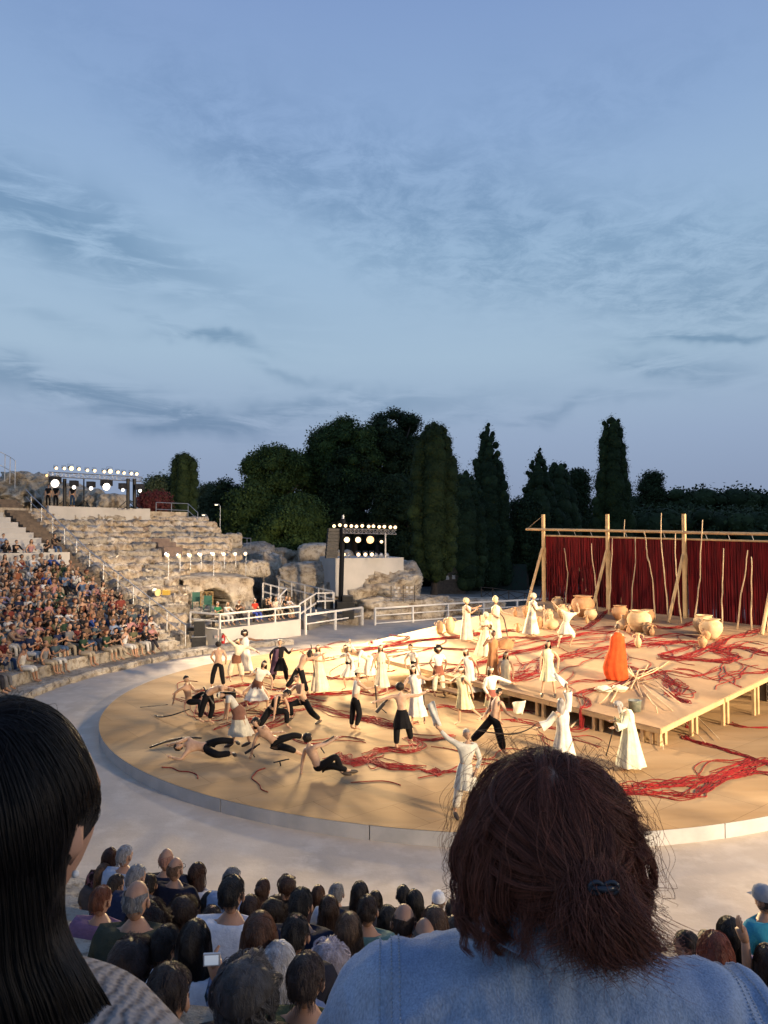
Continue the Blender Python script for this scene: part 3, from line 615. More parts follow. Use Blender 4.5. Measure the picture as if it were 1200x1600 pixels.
g0 = at(313, 955, 44.4); GW = mat('ochre_wood', (.32, .21, .09), None, 1, .7)
for i in range(3): MB().box(g0+V((.38*i, 0, .45)), (.05, .05, 1.5)).build('upright', GW, g)
for z in (0, .4, .8, 1.18): MB().box(g0+V((.38, -.01, z)), (.8, .04, .05)).build('crossbar', GW, g)
for i in range(2):
    for s_ in (-1, 1): MB().beam(g0+V((.38*i+.19-.17*s_, -.03, .84)), g0+V((.38*i+.19+.17*s_, -.03, 1.16)), .03, .03).build('diagonal_slat', GW, g)
# small wire gate with pale signs in the rocks right of the box
g = thing('wire_gate', at(628, 936, 52.8), 'small wire mesh gate with pale square notices below the white box', 'gate')
for x in (611, 630, 648): MB().tube([at(x, 940, 52.6), at(x, 915, 52.6)], .035, 5).build('post', DKT, g)
mm = MB()
for i in range(13): mm.tube([at(611+i*3.1, 938, 52.6), at(611+i*3.1, 917, 52.6)], .008, 4)
for j in range(8): mm.tube([at(611, 917+j*3, 52.6), at(648, 917+j*3, 52.6)], .008, 4)
tag(mm.build('wire_mesh', STEEL, g), kind='stuff')
for x, y in ((617, 918), (623, 918.5), (619, 925), (619, 931), (636, 918), (643, 918), (636, 924), (643, 925)): MB().box(at(x, y, 52.55), (.16, .02, .15)).build('notice', WALLW, g)
# ------------------------------------------------------------ raked deck
NU_ = (V((DV.x, DV.y, .1)).normalized()); NT_ = (V((DU.x, DU.y, .023)).normalized()); NN_ = NU_.cross(NT_).normalized()
if NN_.z < 0: NN_ = -NN_
dk_ = thing('raked_deck', dpt(0, 0, -.5), 'sloping timber deck on posts covered with red ropes and jars', 'stage')
SMAX, TMAX = 14.2, 15.2
nu, nv = 7, 12
for i in range(nu):
    for j in range(nv+1):
        s0, s1 = SMAX*i/nu, SMAX*(i+1)/nu; off = 0 if i % 2 else -.62; t0 = max(0, TMAX*j/nv+off); t1 = min(TMAX, TMAX*(j+1)/nv+off)
        if t1-t0 < .05: continue
        g_ = .004; a, b, c, d = dpt(s0+g_, t0+g_), dpt(s1-g_, t0+g_), dpt(s1-g_, t1-g_), dpt(s0+g_, t1-g_); k = V((0, 0, random.uniform(-.0015, .0015))); h = V((0, 0, -.03))
        MB().add([a+k, b+k, c+k, d+k, a+h, b+h, c+h, d+h], [(0, 1, 2, 3), (0, 4, 5, 1), (1, 5, 6, 2), (2, 6, 7, 3), (3, 7, 4, 0)]).build('deck_sheet', PLYD, dk_)
def dbeam(s0, t0, s1, t1, h0=-.035, hh=.13, w=.05, name='edge_beam'):
    a, b = dpt(s0, t0, h0-hh/2), dpt(s1, t1, h0-hh/2); MB().beam(a, b, w, hh).build(name, TIMB, dk_)
for k in range(4): dbeam(.03, TMAX*k/4+.01, .03, TMAX*(k+1)/4-.01)
for k in range(4): dbeam(.06+SMAX*k/4, .03, SMAX*(k+1)/4-.01, .03)
for s in (2.8, 5.6, 8.4, 11.2): dbeam(s, .1, s, TMAX, name='joist')
def dleg(s, t, w=.11, ax=0):
    p = dpt(s, t, -.04); z0 = .3 if (p-V((CX, CY, p.z))).length < CR else 0.0
    MB().box(V((p.x, p.y, (p.z+z0)/2)), (w, .09, p.z-z0), atan2(DV.y, DV.x)+ax).build('leg', TIMB, dk_)
for s, t in ((.09, .09), (.09, .32), (.09, .60), (.35, .09), (.09, 1.95), (.09, 2.2), (.09, 4.1), (.09, 4.35), (.09, 6.2), (.09, 6.45), (.09, 8.3), (.09, 8.5), (.09, 10.4), (.09, 10.6), (.09, 12.3), (1.75, .09), (2.0, .09), (3.6, .09), (3.85, .09), (5.6, .09), (5.85, .09), (7.5, .09), (7.75, .09), (9.5, .09), (11.5, .09), (2.8, 2.8), (2.8, 5.6), (5.6, 2.8), (5.6, 5.6), (8.4, 2.8), (2.8, 8.4)): dleg(s, t)
# platform step in front of the deck at the middle
t = thing('wooden_step', on(700, 1082), 'small wooden step against the front of the deck beside the dancers', 'step')
a = on(694, 1084); 
for k in range(2): MB().box(a+DU*(-1.0*k)+V((.2, 0, .28)), (.08, .08, .56)).build('leg', TIMB, t)
MB().box(a-DU*.5+V((.2, 0, .58)), (.9, 1.6, .05), radians(38)).build('tread', PLYD, t); MB().box(a-DU*.5+V((-.15, -.3, .28)), (.5, 1.6, .05), radians(38)).build('tread', PLYD, t)
# crate stack under the deck at the right edge
p = on(1196, 1094, .3); t = thing('bottle_rack', p, 'dark open rack standing under the deck at the right edge', 'rack')
for i in range(4):
    for j in range(2): MB().box(p+V((.3*j, .15*j, .12+.22*i)), (.28, .3, .03), .6).build('shelf', DKT, t)
for j in range(3): MB().box(p+V((-.15+.3*j, -.1+.15*j, .42)), (.03, .3, .85), .6).build('side', DKT, t)
# ------------------------------------------------------------ timber frame and red thread curtains
tf = thing('curtain_gantry', dpt(13.3, 11), 'tall timber gantry of posts, beams and braces carrying the red thread curtains', 'frame')
PT_ = (14.9, 10.8, 6.7, 2.6, -1.6)
for t in PT_:
    b = dpt(13.35, t); MB().box(b+V((0, 0, 2.4)), (.15, .13, 4.8), atan2(DU.y, DU.x)).build('post', TIMB, tf)
    for s_, lab in ((-1, 'front_brace'), (1, 'back_brace')):
        e = dpt(13.35+s_*1.25, t+.12, -.0 if s_ < 0 else -.8); MB().tube([e, b+V((0, 0, 2.95))-DU*.0+DV*.09*s_], .075, 8).build(lab, TIMB, tf)
zb = dpt(13.3, 7).z
def beamz(h, t0, t1, r=.07, s=13.22, nm='beam'):
    a, b = dpt(s, t0), dpt(s, t1); MB().tube([V((a.x, a.y, a.z+h)), V((b.x, b.y, b.z+h))], r, 8).build(nm, TIMB, tf)
beamz(3.98, 16.0, 10.78); beamz(3.98, 10.76, 6.7); beamz(3.96, 6.68, 2.6); beamz(3.96, 2.58, -1.8)
for a, b in zip(PT_[:-1], PT_[1:]): beamz(3.62, a-.02, b+.02, .045, 13.5, 'curtain_rail')
MB().tube([dpt(13.3, 16.0, 4.0), dpt(13.35, 14.9, 4.75)], .012, 4).build('tie_rope', BRNCH, tf)
for a, b in zip(PT_[:-1], PT_[1:]):
    for k in (.25, .5, .75): MB().tube([dpt(13.5, a+(b-a)*k, 3.65), dpt(13.3, a+(b-a)*k, 3.96)], .015, 4).build('hook', STEEL, tf)
clabs = ['loosely slanting red threads at the left end of the frame', 'red thread curtain between the second and third posts', 'dense dark red thread curtain at the right edge', 'red thread curtain beyond the right edge']
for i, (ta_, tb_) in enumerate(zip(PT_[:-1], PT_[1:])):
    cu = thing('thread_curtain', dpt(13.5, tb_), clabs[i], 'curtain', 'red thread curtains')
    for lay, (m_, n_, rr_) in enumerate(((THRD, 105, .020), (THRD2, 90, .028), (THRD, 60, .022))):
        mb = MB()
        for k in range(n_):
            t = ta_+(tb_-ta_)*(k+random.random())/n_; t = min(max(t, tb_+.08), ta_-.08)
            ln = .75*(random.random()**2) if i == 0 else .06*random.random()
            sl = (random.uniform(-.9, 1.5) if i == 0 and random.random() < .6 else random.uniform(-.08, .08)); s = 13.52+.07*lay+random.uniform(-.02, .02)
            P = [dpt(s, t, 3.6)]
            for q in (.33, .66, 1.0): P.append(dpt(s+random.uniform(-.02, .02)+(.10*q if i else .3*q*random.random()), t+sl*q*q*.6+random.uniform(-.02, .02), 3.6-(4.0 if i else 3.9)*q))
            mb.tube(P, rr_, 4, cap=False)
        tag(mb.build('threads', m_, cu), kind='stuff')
# ------------------------------------------------------------ standing branches
BR = [(245, 230, 253, 490), (298, 205, 299, 460), (302, 230, 352, 462), (373, 207, 400, 530), (470, 180, 452, 540), (528, 95, 507, 505), (577, 178, 560, 532), (618, 150, 640, 290), (643, 210, 623, 520), (640, 280, 672, 563), (700, 65, 733, 573), (766, 160, 793, 580), (893, 97, 853, 585), (948, 217, 922, 560), (992, 230, 985, 600), (1105, 238, 1055, 610), (1122, 270, 1122, 615), (1200, 470, 1197, 625)]
blab = ['short straight branch leftmost against the red threads', 'slim bent branch rising behind the big left jar', 'branch leaning left out of the big left jar', 'crooked branch fourth from the left against the threads', 'branch hugging the second timber post', 'tall branch just right of the second post', 'thin straight branch between two taller ones', 'short forked tip crossing the beam left of centre', 'branch standing left of a leaning one at the middle', 'lower branch leaning right from the forked pair', 'tallest branch, rising high over the beam', 'wavy branch left of the third post', 'tall curved branch in front of the third post', 'smooth branch just right of the third post', 'zigzag branch between the third post and the curved pair', 'branch bent at its top near the right edge', 'short straight branch second from the right', 'short branch at the far right edge']
random.seed(5)
for (x0, y0, x1, y1), lb in zip(BR, blab):
    b = deck(800+x1/3, 780+y1/3); D = b.y; tp = at(800+x0/3, 780+y0/3, D-.05); L_ = (tp-b).length; P = []; n = 9; w = [0, 0]
    if lb.startswith('short forked'): b = at(800+x1/3, 780+y1/3, 34.5); tp = at(800+x0/3, 780+y0/3, 34.5)
    for i in range(n+1):
        q = i/n; w[0] += random.uniform(-.035, .035); k = sin(pi*q); P.append(b.lerp(tp, q)+V((w[0]*k*1.3, w[1], 0)))
    o = MB().tube(P, [.031*(1-.45*i/n)+.004*random.random() for i in range(n+1)], 6).build('branch', BRNCH, smooth=True, loc=b); tag(o, lb, 'branch', 'peeled branches standing on the deck')
# driftwood pile
DP = [((438, 85), (500, 120), (575, 165), (640, 200)), ((275, 412), (340, 360), (420, 300), (470, 255), (560, 200), (620, 170)), ((550, 150), (640, 250), (740, 335), (830, 420), (905, 485)), ((600, 190), (700, 240), (780, 300), (870, 370), (970, 470)), ((735, 105), (660, 155), (580, 190), (510, 235)), ((635, 120), (610, 175), (575, 200)), ((550, 130), (580, 190), (610, 270)), ((630, 255), (670, 340), (690, 430), (708, 520)), ((520, 110), (560, 160), (600, 180)), ((560, 210), (660, 215), (760, 262)), ((460, 300), (490, 250), (560, 180), (590, 150)), ((690, 130), (620, 185), (545, 180)), ((555, 235), (590, 170), (640, 140))]
dlab = ['long pale stick reaching left over the orange robe hem', 'long bent stick leaning from the stage floor onto the deck', 'long stick sliding off the deck corner to the floor', 'long stick ending on the floor right of the corner', 'stick pointing up right out of the stick pile', 'short upright twig in the stick pile', 'thin stick crossing the pile steeply', 'stick hanging over the near deck corner', 'short stick at the back of the pile', 'stick lying flat to the right of the pile', 'crooked stick left of the bucket', 'stick crossing the pile towards the right', 'thin twig in the middle of the pile']
for P_, lb in zip(DP, dlab):
    pts = []; 
    for i, (x, y) in enumerate(P_):
        X_, Y_ = 800+x/3, 1000+y/3; p = deck(X_, Y_); q = p-DC; s_, t_ = q.dot(DV), q.dot(DU)
        if s_ < 0 or t_ < 0: p = on(X_, Y_, .34)
        e = 0.03+.25*sin(pi*i/(len(P_)-1))*random.random(); pts.append(p+V((0, -e*.5, e)))
    fine = []
    for a, b in zip(pts[:-1], pts[1:]):
        for q in (0, .33, .66): fine.append(a.lerp(b, q)+V((random.uniform(-.015, .015), 0, random.uniform(-.01, .01))))
    fine.append(pts[-1]); o = MB().tube(fine, [.024*(1-.5*i/len(fine)) for i in range(len(fine))], 6).build('stick', BRNCH, smooth=True, loc=pts[0]); tag(o, lb, 'stick', 'loose pile of peeled sticks')
# ------------------------------------------------------------ jars
PR = {
 'amphora': [(0, 0), (.16, 0), (.20, .05), (.34, .30), (.42, .52), (.40, .68), (.26, .80), (.17, .86), (.16, .94), (.22, 1.0), (.18, 1.0), (.13, .93), (.13, .86), (.30, .66), (.1, .1)],
 'pithos': [(0, 0), (.22, 0), (.34, .12), (.50, .38), (.54, .58), (.48, .80), (.36, .90), (.35, .94), (.43, .97), (.43, 1.0), (.34, 1.0), (.32, .92), (.44, .76), (.48, .5), (.2, .1)],
 'round': [(0, 0), (.20, 0), (.40, .14), (.52, .34), (.46, .55), (.24, .68), (.13, .74), (.11, .90), (.17, 1.0), (.12, 1.0), (.08, .88), (.08, .74), (.1, .2)],
 'vase': [(0, 0), (.13, 0), (.22, .20), (.26, .40), (.20, .58), (.11, .70), (.11, .86), (.19, 1.0), (.14, 1.0), (.08, .85), (.1, .2)],
 'tall': [(0, 0), (.20, 0), (.30, .25), (.34, .5), (.30, .75), (.20, .9), (.17, 1.0), (.13, 1.0), (.15, .9), (.2, .2)]}
JR = [(805, 963, 14, 'vase', 0, 'small red vase at the far left of the jar groups'), (823, 964, 17, 'amphora', 0, 'jar half hidden behind the robed figure with a stick'), (872, 955, 22, 'amphora', 1, 'pale banded jar behind the second branch'),
 (879, 966, 21, 'amphora', 1, 'jar with neck standing before the banded one'), (911, 963, 31, 'pithos', 0, 'biggest clay jar on the left, branches rising behind it'), (923, 969, 17, 'pithos', 1, 'small round jar to the right of the biggest left jar'), (917, 974, 12, 'vase', 0, 'small red vase below the biggest left jar'),
 (858, 967, 15, 'amphora', 1, 'small pale jar behind the narrow necked bottle'), (862, 983, 22, 'round', 1, 'round bottle jar with narrow neck'), (843, 982, 18, 'tall', 0, 'jar standing close behind the white robe'), (809, 988, 14, 'vase', 0, 'small red vase at the front left of the jars'),
 (969, 969, 22, 'pithos', 0, 'jar at the left back of the middle group'), (974, 984, 22, 'round', 1, 'pale jar leaning beside the middle giant jar'), (999, 987, 32, 'pithos', 1, 'giant wide jar in the middle group'), (1012, 972, 19, 'pithos', 0, 'jar peeping out behind the giant middle jar'),
 (982, 990, 14, 'vase', 0, 'small red vase left in front of the giant jar'), (1012, 992, 19, 'amphora', 2, 'dark jar right in front of the giant jar'), (1019, 994, 17, 'vase', 0, 'slim orange vase right of the giant jar'), (997, 1012, 22, 'vase', 1, 'pale jug standing alone behind the orange robe'),
 (1100, 990, 28, 'pithos', 1, 'wide jar at the back of the right group'), (1111, 998, 30, 'pithos', 1, 'largest jar of the right group'), (1104, 1000, 20, 'amphora', 0, 'medium orange jar in front of the right group'), (1098, 1012, 18, 'amphora', 0, 'foremost small jar of the right group'),
 (687, 990, 19, 'tall', 1, 'left one of the two clay jars at the deck edge'), (703, 989, 24, 'tall', 1, 'taller right one of the two jars at the deck edge')]
for x, y, h, ty, c_, lb in JR:
    b = deck(x, y); hh = h*b.y/FPX*1.03; mb = MB(); wide = 1.05 if ty in ('pithos',) else .92
    mb.lathe([(r*hh*wide, z*hh) for r, z in PR[ty]], b, 18)
    j = thing('clay_jar', b, lb, 'jar', 'clay jars on the deck'); mb.build('jar_body', (CLAY, CLAYP, mat('dark_clay', (.16, .10, .06), (.3, .18, .1), 3, .8, world=True))[c_], j, smooth=True)
    if ty in ('amphora', 'vase') or x in (687, 703):
        for sgn in (-1, 1):
            P = [b+V((sgn*hh*r, 0, z*hh)) for r, z in ((.16, .90), (.33, .88), (.40, .78), (.36, .66))]; MB().tube(P, .022*hh+.006, 5).build('handle', (CLAY, CLAYP, MATS['dark_clay'])[c_], j, smooth=True)
b = deck(992, 1111); t = thing('bucket', b, 'weathered greenish metal bucket near the deck corner', 'bucket'); MB().lathe([(0, 0), (.17, 0), (.19, .30), (.20, .32), (.185, .32), (.165, .02), (0, .02)], b, 20).build('pail', TIN, t, smooth=True); MB().tube([b+V((.2*cos(a_), -.05, .31+.02*sin(a_))) for a_ in (0, .8, 1.6, 2.4, 3.14)], .008, 5).build('bail_handle', STEEL, t)
for x, y, lb in ((943, 1081, 'crumpled white cloth left of the hunched robed man'), (968, 1080, 'white cloth heap beside the hunched man\'s head')):
    b = deck(x, y); v, f = ICO[3]; d = fbm(v, 1.8, 4, x); tag(mesh_obj('cloth_heap', v*np.array([.24, .16, .11])*(1+.5*d[:, None])+np.array(b)+np.array([0, 0, .09]), f, mat('white_linen', (.66, .60, .46), (.55, .49, .36), 5, .85, .3, 12), loc=b), lb, 'cloth')
b = deck(790, 1010); tag(MB().lathe([(0, 0), (.22, .0), (.16, .12), (.05, .30), (0, .31)], b, 12).build('straw_cone', mat('straw', (.35, .25, .10), (.22, .15, .06), 8, .9), smooth=False, loc=b), 'small straw heap standing on the deck below the tall robed figures', 'straw heap')
# ------------------------------------------------------------ red ropes
def surf(px, py):
    p = deck(px, py); q = p-DC; s, t = q.dot(DV), q.dot(DU)
    if 0 <= s <= SMAX and 0 <= t <= TMAX: return p, 'd', s, t
    p = on(px, py, .3)
    if (p-V((CX, CY, p.z))).length > CR-.02: p = on(px, py, 0); return p, 'g', 0, 0
    return p, 'f', 0, 0
def zsurf(p, zone): return dz(p) if zone == 'd' else (.3 if zone == 'f' else 0)
def rope_path(pts):
    out = []; prev = None
    for x, y in pts:
        p, zn, s, t = surf(x, y)
        if prev and prev[1] != zn and 'd' in (prev[1], zn):
            dp, fp = (prev, (p, zn, s, t)) if prev[1] == 'd' else ((p, zn, s, t), prev)
            q = dp[0]-DC; s_, t_ = q.dot(DV), q.dot(DU); f = fp[0]-DC; sf, tf_ = f.dot(DV), f.dot(DU)
            if sf < 0: s_ = -.05; t_ = (t_+max(tf_, 0))/2
            elif tf_ < 0: t_ = -.05; s_ = (s_+max(sf, 0))/2
            else: t_ = min(t_, TMAX)
            e = dpt(s_, t_, .02); lo_ = V((e.x, e.y, fp[0].z)); seq = [(e, 'h'), ((e+lo_)/2, 'h'), (lo_, 'h')]
            out += seq if prev[1] == 'd' else seq[::-1]
        out.append((p, zn)); prev = (p, zn, s, t)
    return out
def catmull(P, n=5):
    out = []
    for i in range(len(P)-1):
        a, b, c, d = P[max(i-1, 0)], P[i], P[i+1], P[min(i+2, len(P)-1)]
        for k in range(n):
            t = k/n; out.append(.5*((2*b)+(c-a)*t+(2*a-5*b+4*c-d)*t*t+(3*b-a-3*c+d)*t**3))
    out.append(P[-1]); return out
def rope(pts, n, spread, label, r=.0105, parent=None, loops=.5):
    path = rope_path(pts); base = path[0][0]; t = thing('rope_bundle', base, label, 'rope') if n > 1 else None
    for k in range(n):
        ph = random.random()*9; P = []; i0 = 0 if k < n*.6 else random.randint(0, len(path)//3); i1 = len(path) if k < n*.6 else random.randint(2*len(path)//3, len(path))
        o1, o2 = random.gauss(0, spread*1.7), random.gauss(0, spread*1.7)
        for i, (p, zn) in list(enumerate(path))[max(i0, 0):max(i1, i0+2)]:
            w = V((spread*(1.3 if k%3 else 2.2)*sin(i*1.3+ph)+o1*.6, (spread*(1.3 if k%3 else 2.2)*cos(i*1.7+ph*2)+o2*.6)*1.2, 0)); w *= (.35 if zn == 'h' else 1)
            q = p+w
            if zn in 'fgd': 
                q.z = zsurf(q, zn)
            P.append((q, zn))
        if len(P) < 2: continue
        C = catmull([q for q, _ in P], 5); zs = [zn for _, zn in P]; fin = []
        for j, q in enumerate(C):
            zn = zs[min(j//5, len(zs)-1)]; z2 = zs[min(j//5+1, len(zs)-1)]
            if zn == z2 and zn in 'fgd': q = V((q.x+.02*sin(j*.9+ph), q.y+.03*sin(j*.7+ph*3), zsurf(q, zn)+r*(.8+1.5*random.random()*min(1, n/5))))
            fin.append(q)
        o = MB().tube(fin, r, 5).build('rope' if n > 1 else 'red_rope', ROPE, t, smooth=True, loc=None if t else base)
        if n == 1: tag(o, label, 'rope')
random.seed(21)
RP = [
 ([(696, 1049), (719, 1044), (741, 1040), (795, 1022), (829, 1015), (860, 1006), (880, 998), (913, 991), (940, 988), (960, 987)], 9, .10, 'red rope bundle running across the deck to the middle jars'),
 ([(741, 1057), (764, 1061), (795, 1060), (815, 1057), (832, 1050), (843, 1042), (860, 1033), (877, 1027)], 16, .17, 'thick red rope bundle behind the girl on the deck'),
 ([(873, 1027), (900, 1022), (927, 1018), (950, 1013), (980, 1010), (1007, 1007), (1033, 1007), (1060, 1004), (1087, 1002)], 9, .09, 'red rope bundle passing behind the orange robe'),
 ([(905, 985), (923, 977), (933, 967), (943, 958), (960, 953)], 8, .08, 'red ropes trailing up beside the left jar group'),
 ([(1020, 978), (1040, 982), (1067, 980), (1087, 973), (1123, 969)], 8, .09, 'red ropes behind the giant jar along the back'),
 ([(1200, 980), (1183, 985), (1167, 993), (1140, 997), (1120, 1007), (1100, 1013), (1073, 1025), (1053, 1028), (1033, 1023), (1053, 1018), (1080, 1010)], 10, .10, 'red rope loop in front of the right jars'),
 ([(1033, 1025), (1060, 1030), (1087, 1032), (1113, 1033), (1140, 1032), (1150, 1027), (1133, 1022), (1117, 1018), (1133, 1013), (1153, 1012), (1170, 1013), (1183, 1020), (1200, 1023)], 12, .10, 'tangled red rope coil at the right of the deck'),
 ([(975, 1009), (1013, 998), (1040, 993), (1067, 992), (1090, 997)], 6, .10, 'red ropes arching from the jug to the right jars'),
 ([(960, 1040), (980, 1043), (1000, 1050), (1027, 1050), (1040, 1060), (1053, 1070), (1067, 1077), (1067, 1087), (1053, 1085), (1042, 1075), (1047, 1065), (1063, 1072)], 8, .11, 'red rope loop behind the stick pile'),
 ([(983, 1062), (960, 1072), (940, 1077), (920, 1080), (902, 1086), (913, 1092), (915, 1103), (912, 1138), (893, 1141), (860, 1137), (837, 1133), (813, 1127), (790, 1126)], 7, .06, 'red rope bundle dropping over the deck front behind the white cloth'),
 ([(1047, 1085), (1060, 1092), (1073, 1097), (1071, 1152), (1080, 1158), (1100, 1163), (1127, 1170), (1150, 1178), (1167, 1183), (1205, 1197)], 9, .06, 'red rope bundle hanging from the deck side to the floor'),
 ([(950, 1233), (987, 1235), (1013, 1230), (1033, 1227), (1060, 1223), (1087, 1222), (1113, 1220), (1133, 1213), (1153, 1207), (1170, 1200), (1187, 1193), (1210, 1190)], 16, .09, 'heavy red rope bundle lying at the front right of the floor'),
 ([(940, 1238), (1000, 1240), (1033, 1241), (1060, 1243), (1083, 1245), (1093, 1237), (1107, 1227), (1120, 1222), (1150, 1210), (1180, 1206), (1210, 1212)], 9, .07, 'lower red rope loop of the front right bundle'),
 ([(1090, 1213), (1095, 1200), (1115, 1190), (1150, 1190), (1170, 1186), (1150, 1197), (1115, 1206)], 3, .05, 'thin red rope loops above the front right bundle'),
 ([(303, 1086), (313, 1081), (335, 1078), (367, 1072), (392, 1070), (430, 1078), (455, 1072), (480, 1066)], 8, .10, 'red ropes behind the bending bare backed man'),
 ([(310, 1088), (308, 1100), (316, 1116), (345, 1116), (376, 1103), (392, 1097), (417, 1091), (443, 1088)], 10, .13, 'red rope loop around the man sitting at the left'),
 ([(487, 1103), (509, 1107), (531, 1115), (557, 1122), (582, 1126), (614, 1132)], 12, .10, 'red rope bundle behind the man with the hat and staff'),
 ([(382, 1145), (405, 1138), (430, 1132), (449, 1122), (443, 1113), (417, 1116), (398, 1110)], 8, .11, 'red ropes around the kneeling man in the black vest'),
 ([(520, 1187), (537, 1181), (545, 1193), (560, 1192), (575, 1187), (590, 1196), (610, 1199), (632, 1199), (650, 1199)], 14, .08, 'red rope heap right of the man leaning back on the floor'),
 ([(660, 1206), (670, 1206), (682, 1202), (689, 1209), (680, 1211), (670, 1206), (692, 1207), (715, 1206), (740, 1205)], 6, .03, 'small red rope coil left of the old man in grey'),
 ([(560, 1186), (577, 1180), (597, 1172), (617, 1172), (636, 1172), (653, 1166), (645, 1156), (639, 1152), (668, 1155), (702, 1151)], 9, .09, 'red ropes under the bare backed man in the black skirt'),
 ([(560, 1183), (583, 1192), (611, 1197), (645, 1199)], 8, .10, 'red ropes in front of the bare backed man'),
 ([(563, 1127), (583, 1125), (602, 1134), (617, 1135), (640, 1128)], 7, .10, 'red rope knot left of the spreading arms'),
 ([(560, 1016), (588, 1012), (631, 1005), (673, 999), (719, 995), (741, 991), (775, 988), (800, 984)], 9, .10, 'red rope bundle along the far left side of the deck'),
 ([(462, 1018), (489, 1014), (517, 1014), (545, 1014), (580, 1012)], 5, .10, 'red ropes at the back left beyond the deck'),
 ([(510, 1008), (545, 1004), (580, 1004), (590, 997), (615, 994), (636, 995), (629, 1000), (601, 1004)], 4, .08, 'red rope loop on the grey floor left of the jars'),
 ([(465, 1031), (493, 1032), (525, 1027), (557, 1024), (588, 1021), (620, 1016)], 8, .09, 'red rope bundle behind the running women'),
 ([(506, 1062), (531, 1056), (557, 1053), (588, 1051), (612, 1048)], 5, .09, 'red ropes between the running woman and her neighbour'),
 ([(440, 1100), (465, 1090), (493, 1084), (525, 1084), (557, 1081), (588, 1084), (620, 1072)], 10, .09, 'red rope bundle under the middle dancers'),
 ([(597, 1081), (622, 1076), (645, 1081), (673, 1081), (690, 1084)], 5, .08, 'red ropes beneath the woman with the headband'),
 ([(340, 1140), (370, 1128), (400, 1122), (430, 1118), (470, 1108)], 7, .12, 'red ropes left of the crouching archer'),
 ([(1135, 1130), (1150, 1134), (1170, 1138), (1200, 1137)], 4, .06, 'red ropes on the floor by the right deck legs'),
]
RP += [
 ([(600, 1026), (640, 1018), (690, 1012), (740, 1016), (790, 1010), (840, 1000), (880, 1004), (930, 1000), (965, 996)], 4, .09, 'loose red strands wandering along the left half of the deck'),
 ([(640, 1040), (680, 1034), (720, 1040), (760, 1034), (800, 1038), (845, 1030)], 3, .08, 'loose red strands behind the brown clad man'),
 ([(880, 1075), (905, 1068), (935, 1066), (960, 1058), (1000, 1064), (1040, 1052), (1080, 1058), (1120, 1046)], 4, .08, 'loose red strands passing in front of the orange cloak'),
 ([(1020, 1012), (1050, 1003), (1090, 1006), (1130, 1018), (1165, 1003), (1200, 1008)], 5, .09, 'loose red strands in front of the right jars'),
 ([(1045, 1045), (1085, 1050), (1120, 1062), (1150, 1050), (1185, 1052), (1200, 1047)], 4, .09, 'loose red strands near the right edge of the deck'),
 ([(860, 985), (890, 978), (930, 984), (965, 978), (1000, 1000), (1040, 1002)], 4, .09, 'loose red strands winding between the jars'),
 ([(760, 1000), (800, 996), (840, 998), (870, 992)], 4, .08, 'red strands at the feet of the bushy haired figure'),
 ([(275, 1095), (300, 1100), (345, 1095), (385, 1088), (420, 1098), (455, 1092), (500, 1098)], 5, .12, 'loose red strands across the left part of the stage floor'),
 ([(350, 1060), (395, 1054), (440, 1060), (485, 1052), (530, 1062), (575, 1058)], 4, .12, 'loose red strands behind the back row of dancers'),
 ([(420, 1160), (455, 1152), (495, 1158), (530, 1150), (560, 1160)], 3, .10, 'loose red strands behind the men lying at the front'),
 ([(660, 1110), (700, 1104), (740, 1112), (790, 1108), (830, 1114)], 5, .09, 'loose red strands beneath the pale yellow dress'),
 ([(680, 1165), (715, 1172), (750, 1185), (790, 1190), (830, 1185)], 3, .08, 'loose red strands under the man with the long bow'),
 ([(840, 1150), (870, 1160), (905, 1158), (940, 1168)], 3, .07, 'loose red strands left of the hunched old man'),
]
for pts, n, sp_, lb in RP: rope(pts, n, sp_, lb)
# single thin cords wandering over deck and floor
cords = []
for k in range(34):
    for tries in range(30):
        x, y = (random.uniform(620, 1200), random.uniform(985, 1110)) if k < 22 else (random.uniform(250, 900), random.uniform(1050, 1240))
        p, zn, s, t = surf(x, y)
        if (k < 22 and zn == 'd') or (k >= 22 and zn == 'f'): break
    a = random.uniform(0, 6.28); P = [(x, y)]
    for i in range(random.randint(5, 9)):
        a += random.uniform(-.9, .9); x += cos(a)*17; y += sin(a)*6; 
        if surf(x, y)[1] != zn: break
        P.append((x, y))
    if len(P) > 3: cords.append((P, zn))
LMK = [((700, 988), 'the pair of jars at the deck edge'), ((730, 1003), 'the leftmost robed woman'), ((776, 1003), 'the high turbaned woman'), ((832, 993), 'the bushy haired robed figure'), ((911, 965), 'the biggest left jar'), ((884, 1012), 'the leaping dancer'), ((966, 1060), 'the orange cloak'), ((997, 1011), 'the lone pale jug'), ((1000, 985), 'the giant middle jar'),
 ((1104, 1003), 'the right jar group'), ((1010, 1075), 'the stick pile'), ((992, 1111), 'the metal bucket'), ((857, 1088), 'the girl on the deck'), ((1128, 1085), 'the right deck edge'), ((1050, 1040), 'the rope loop behind the sticks'), ((1170, 1040), 'the far right rope coil'), ((650, 1020), 'the far left deck ropes'),
 ((296, 1117), 'the man sitting at the left'), ((322, 1182), 'the curled up man'), ((372, 1168), 'the stooping long haired woman'), ((430, 1186), 'the propped bare chested man'), ((497, 1211), 'the man leaning back'), ((555, 1142), 'the man with the hat'), ((628, 1172), 'the man spreading his arms'), ((724, 1134), 'the pale yellow dress'), ((772, 1180), 'the man with the long bow'), ((424, 1146), 'the kneeling man'), ((590, 1220), 'the front edge of the stage'), ((880, 1207), 'the old man waving a cloth')]
usedc = {}
